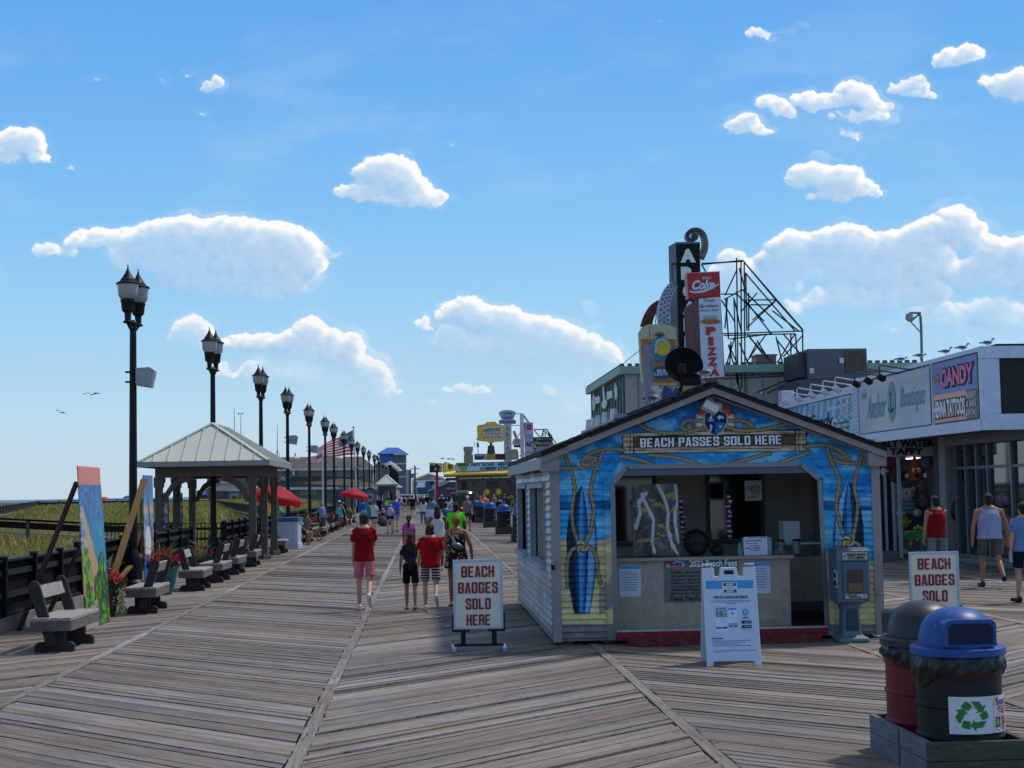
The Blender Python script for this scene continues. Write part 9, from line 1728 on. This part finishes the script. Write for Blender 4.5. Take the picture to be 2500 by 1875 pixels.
t, *_ = person('attendant in a mint green T-shirt behind the white booth', gx(676, 59.5), 59.5, 1.72, 200, 'brown', ('tee', (90, 190, 160)), ('shorts', (60, 70, 80)), ('short', (20, 18, 18)), ((60, 60, 60), 'shoe'), (2, -2, 2, 2), ((30, 6, 70), (30, 6, 70)))
t, *_ = person('person in sunglasses and an olive top sitting on a far bench', gx(853, 88.5), 88.5, 1.68, 180, 'fair', ('tee', (104, 96, 70)), ('short', (70, 60, 56)), ('mid', (60, 44, 38)), ((60, 50, 44), 'sandal'), (80, 84, 80, 80), ((20, 8, 40), (20, 8, 40)), seat=.45, fem=True)
t, *_ = person('person in dark clothes sitting on the planks by the small hut', gx(936, 100), 100, 1.7, 120, 'tan', ('tee', (44, 44, 52)), ('pants', (36, 36, 42)), ('short', (140, 146, 156)), ((40, 40, 40), 'shoe'), (70, 74, 100, 104), ((30, 10, 60), (30, 10, 60)), seat=.14, lean=6)
t, *_ = person('second person in dark clothes sitting low beside the first', gx(928, 98), 98, 1.7, 90, 'tan', ('tee', (52, 50, 60)), ('pants', (44, 44, 52)), ('short', (60, 56, 54)), ((40, 40, 40), 'shoe'), (70, 78, 110, 104), ((30, 10, 60), (30, 10, 60)), seat=.14, lean=14)
g = MB(); g.ell((gx(938, 93), 93, .22), (.42, .3, .26)).ell((gx(934, 93), 93, .42), (.2, .2, .14)); g.one('bundle', mat('dark_bundle', (62, 64, 78), .8, var=.4, scale=6), 'dark patterned bundle lying on the planks by the small hut', 'bundle', smooth=True)
t = thing('display_board', 'white board standing by the second red parasol', 'board', (gx(877, 88), 88, 0)); MB().box((0, 0, .62), (.34, .03, .5), rx=-.2).build('panel', WHITE, t, bevel=.005); MB().b2(-.15, -.12, 0, .03, 0, .5).b2(.12, .15, 0, .03, 0, .5).build('legs', BLACK, t)
t = thing('folding_table', 'small table with turquoise things by the small hut', 'table', (gx(893, 92), 92, 0)); MB().b2(-.4, .4, -.3, .3, .7, .74).build('tabletop', WHITE, t); [MB().cyl((sx*.36, sy*.26, 0), (sx*.36, sy*.26, .7), .02, n=6).build('leg', BLACK, t) for sx in (-1, 1) for sy in (-1, 1)]
for k, (dx, hh, cc) in enumerate(((-.2, .22, (90, 170, 190)), (.02, .3, (150, 200, 220)), (.22, .2, (60, 140, 170)))): q = MB(); q.b2(-.09, .09, -.1, .1, .72, .72+hh); o = q.one('storage_box', mat('tq_%d' % k, cc, .5), ('short turquoise box at the left of the small table', 'tall pale blue box in the middle of the small table', 'small teal box at the right of the small table')[k], 'box', bevel=.01); o.location = (gx(893, 92)+dx, 92, .742)
# people by the shops on the right
t, J, H, up, s, hc = person('man in a dark red sleeveless vest looking into the taffy stand', gx(2283, 30), 30, 1.70, 12, 'tan', ('tank', (128, 18, 28)), ('shorts', (110, 116, 124)), ('short', (28, 24, 24)), ((60, 60, 60), 'shoe'), (2, -3, 2, 3), ((2, 10, 6), (20, 8, 80)), 1.12)
t, J, H, up, s, hc = person('man in a pale lilac sleeveless T-shirt and grey shorts by the glass shop front', gx(2412, 28.3), 28.3, 1.76, -6, 'tan', ('tank', (150, 158, 196)), ('shorts', (84, 86, 84)), ('short', (38, 32, 30)), ((24, 24, 28), 'shoe'), (14, -14, 4, 34), ((-6, 16, 8), (4, 22, 10)), 1.25)
t, J, H, up, s, hc = person('person in a light blue T-shirt and navy shorts cut off by the right edge', 9.72, 24.6, 1.62, 10, 'fair', ('tee', (104, 134, 190)), ('shorts', (20, 28, 48)), ('short', (36, 30, 28)), ((20, 20, 24), 'shoe'), (6, -8, 2, 6), ((-2, 8, 10), (6, 8, 10)), 1.15)
MB().cyl(J['h0']+Vector((0, 0, -.12)), J['h0']+Vector((0, 0, .06)), .028).build('water_bottle', mat('clear_bottle', (170, 190, 206), .15, alpha=.7), t, smooth=True)
# the pale open bag and camera box on the kiosk gable side have no geometry here
# ================================================================ gulls
GW = mat('gull_white', (196, 198, 204), .7, var=.05); GG = mat('gull_grey', (92, 94, 104), .7, var=.12); GK = mat('gull_black', (24, 22, 24), .6)
def gull(px, py, Y, label, face=0, s=1.0, down=0, dark=False):
 p = at(px, py, Y); t = thing('gull', label, 'gull', tuple(p), R(face), 'gulls standing on the roofs'); t.scale = (s, s, s); b = MB()
 for x, z, rx, rz in ((-.02, .145, .10, .055), (.05, .155, .07, .055), (-.12, .14, .07, .03)): b.ell((x, 0, z), (rx, .05, rz))
 limb(b, [(.08, 0, .17), (.12, 0, .22-down), (.145, 0, .25-down*1.6)], [.035, .026, .03]); b.ell((.15, 0, .255-down*1.6), (.034, .03, .03)); melt('body', b, .008, GW, t, 2)
 w_ = MB(); [w_.ell((-.04, q*.043, .16), (.12, .014, .042)) for q in (-1, 1)]; melt('wings', w_, .007, GG, t, 1); MB().tube([(-.12, 0, .15), (-.2, 0, .145), (-.26, 0, .15)], [.03, .018, .006], 8).build('tail', GK, t, smooth=True)
 MB().tube([(.178, 0, .252-down*1.6), (.205, 0, .25-down*1.6), (.222, 0, .24-down*1.6)], [.011, .008, .003], 6).build('beak', GK, t); h = MB(); h.ell((.155, 0, .262-down*1.6), (.03, .031, .025)); h.build('hood', GK if dark else GG, t, smooth=True)
 l = MB(); [l.cyl((.0, q*.02, 0), (-.01, q*.02, .11), .005, n=5) for q in (-1, 1)]; [l.b2(-.005, .035, q*.02-.012, q*.02+.012, -.002, .004) for q in (-1, 1)]; l.build('legs', GK, t)
gull(1596, 989, 22.6, 'gull on the left slope of the kiosk roof', s=.68); gull(1724, 929, 19.6, 'gull on the ridge of the kiosk in front of the pizza sign', s=.66, dark=True)
gull(1855, 967, 52.6, 'small gull beyond the right slope of the kiosk roof', s=.6)
for k, (px, py, Y, dn) in enumerate(((2201, 888, 38.5, .04), (2247, 879, 37.2, .05), (2310, 870, 35.4, 0), (2351, 861, 34.3, 0), (2412, 850, 32.7, 0))):
 gull(px, py, Y, ('leftmost gull of the row on the boutique roof, pecking', 'gull standing at the foot of the camera pole', 'gull right of the camera pole on the roof edge', 'gull above the candy board', 'gull at the corner of the shop roof, farthest right')[k], s=.80, down=dn)
for k, (px, py) in enumerate(((1081, 1123), (1096, 1124), (1106, 1125))): gull(px, py, 130, ('leftmost', 'middle', 'rightmost')[k]+' of three tiny gulls on the yellow food stand', s=.9)
def flyer(px, py, Y, sp, label, roll):
 p = at(px, py, Y); t = thing('flying_gull', label, 'gull', tuple(p)); b = MB(); b.ell((0, 0, 0), (.07, .2, .06)); b.ell((0, .2, .01), (.04, .06, .04)); b.ell((0, -.22, 0), (.05, .1, .015)); melt('body', b, .015, GW, t)
 for q in (-1, 1): pts = [(q*.04, .03), (q*.28*sp, .10), (q*.6*sp, .04), (q*.75*sp, -.06), (q*.5*sp, -.05), (q*.28*sp, -.02), (q*.04, -.08)]; zz = [0, .12, .08, .0, .07, .12, 0]; m = MB(); n = 7; vs = [(x, y, z_+roll*x) for (x, y), z_ in zip(pts, zz)]; m.add(vs+[(x, y, z_-.015) for x, y, z_ in vs], [tuple(range(n)), tuple(range(2*n-1, n-1, -1))]+[(i, n+i, n+(i+1) % n, (i+1) % n) for i in range(n)]); m.build('wing', GG, t)
flyer(224, 963, 95, .75, 'gull gliding in the sky left of the nearest lamp post', 0); flyer(149, 1007, 110, .5, 'smaller gull flying lower at the far left', -.4)
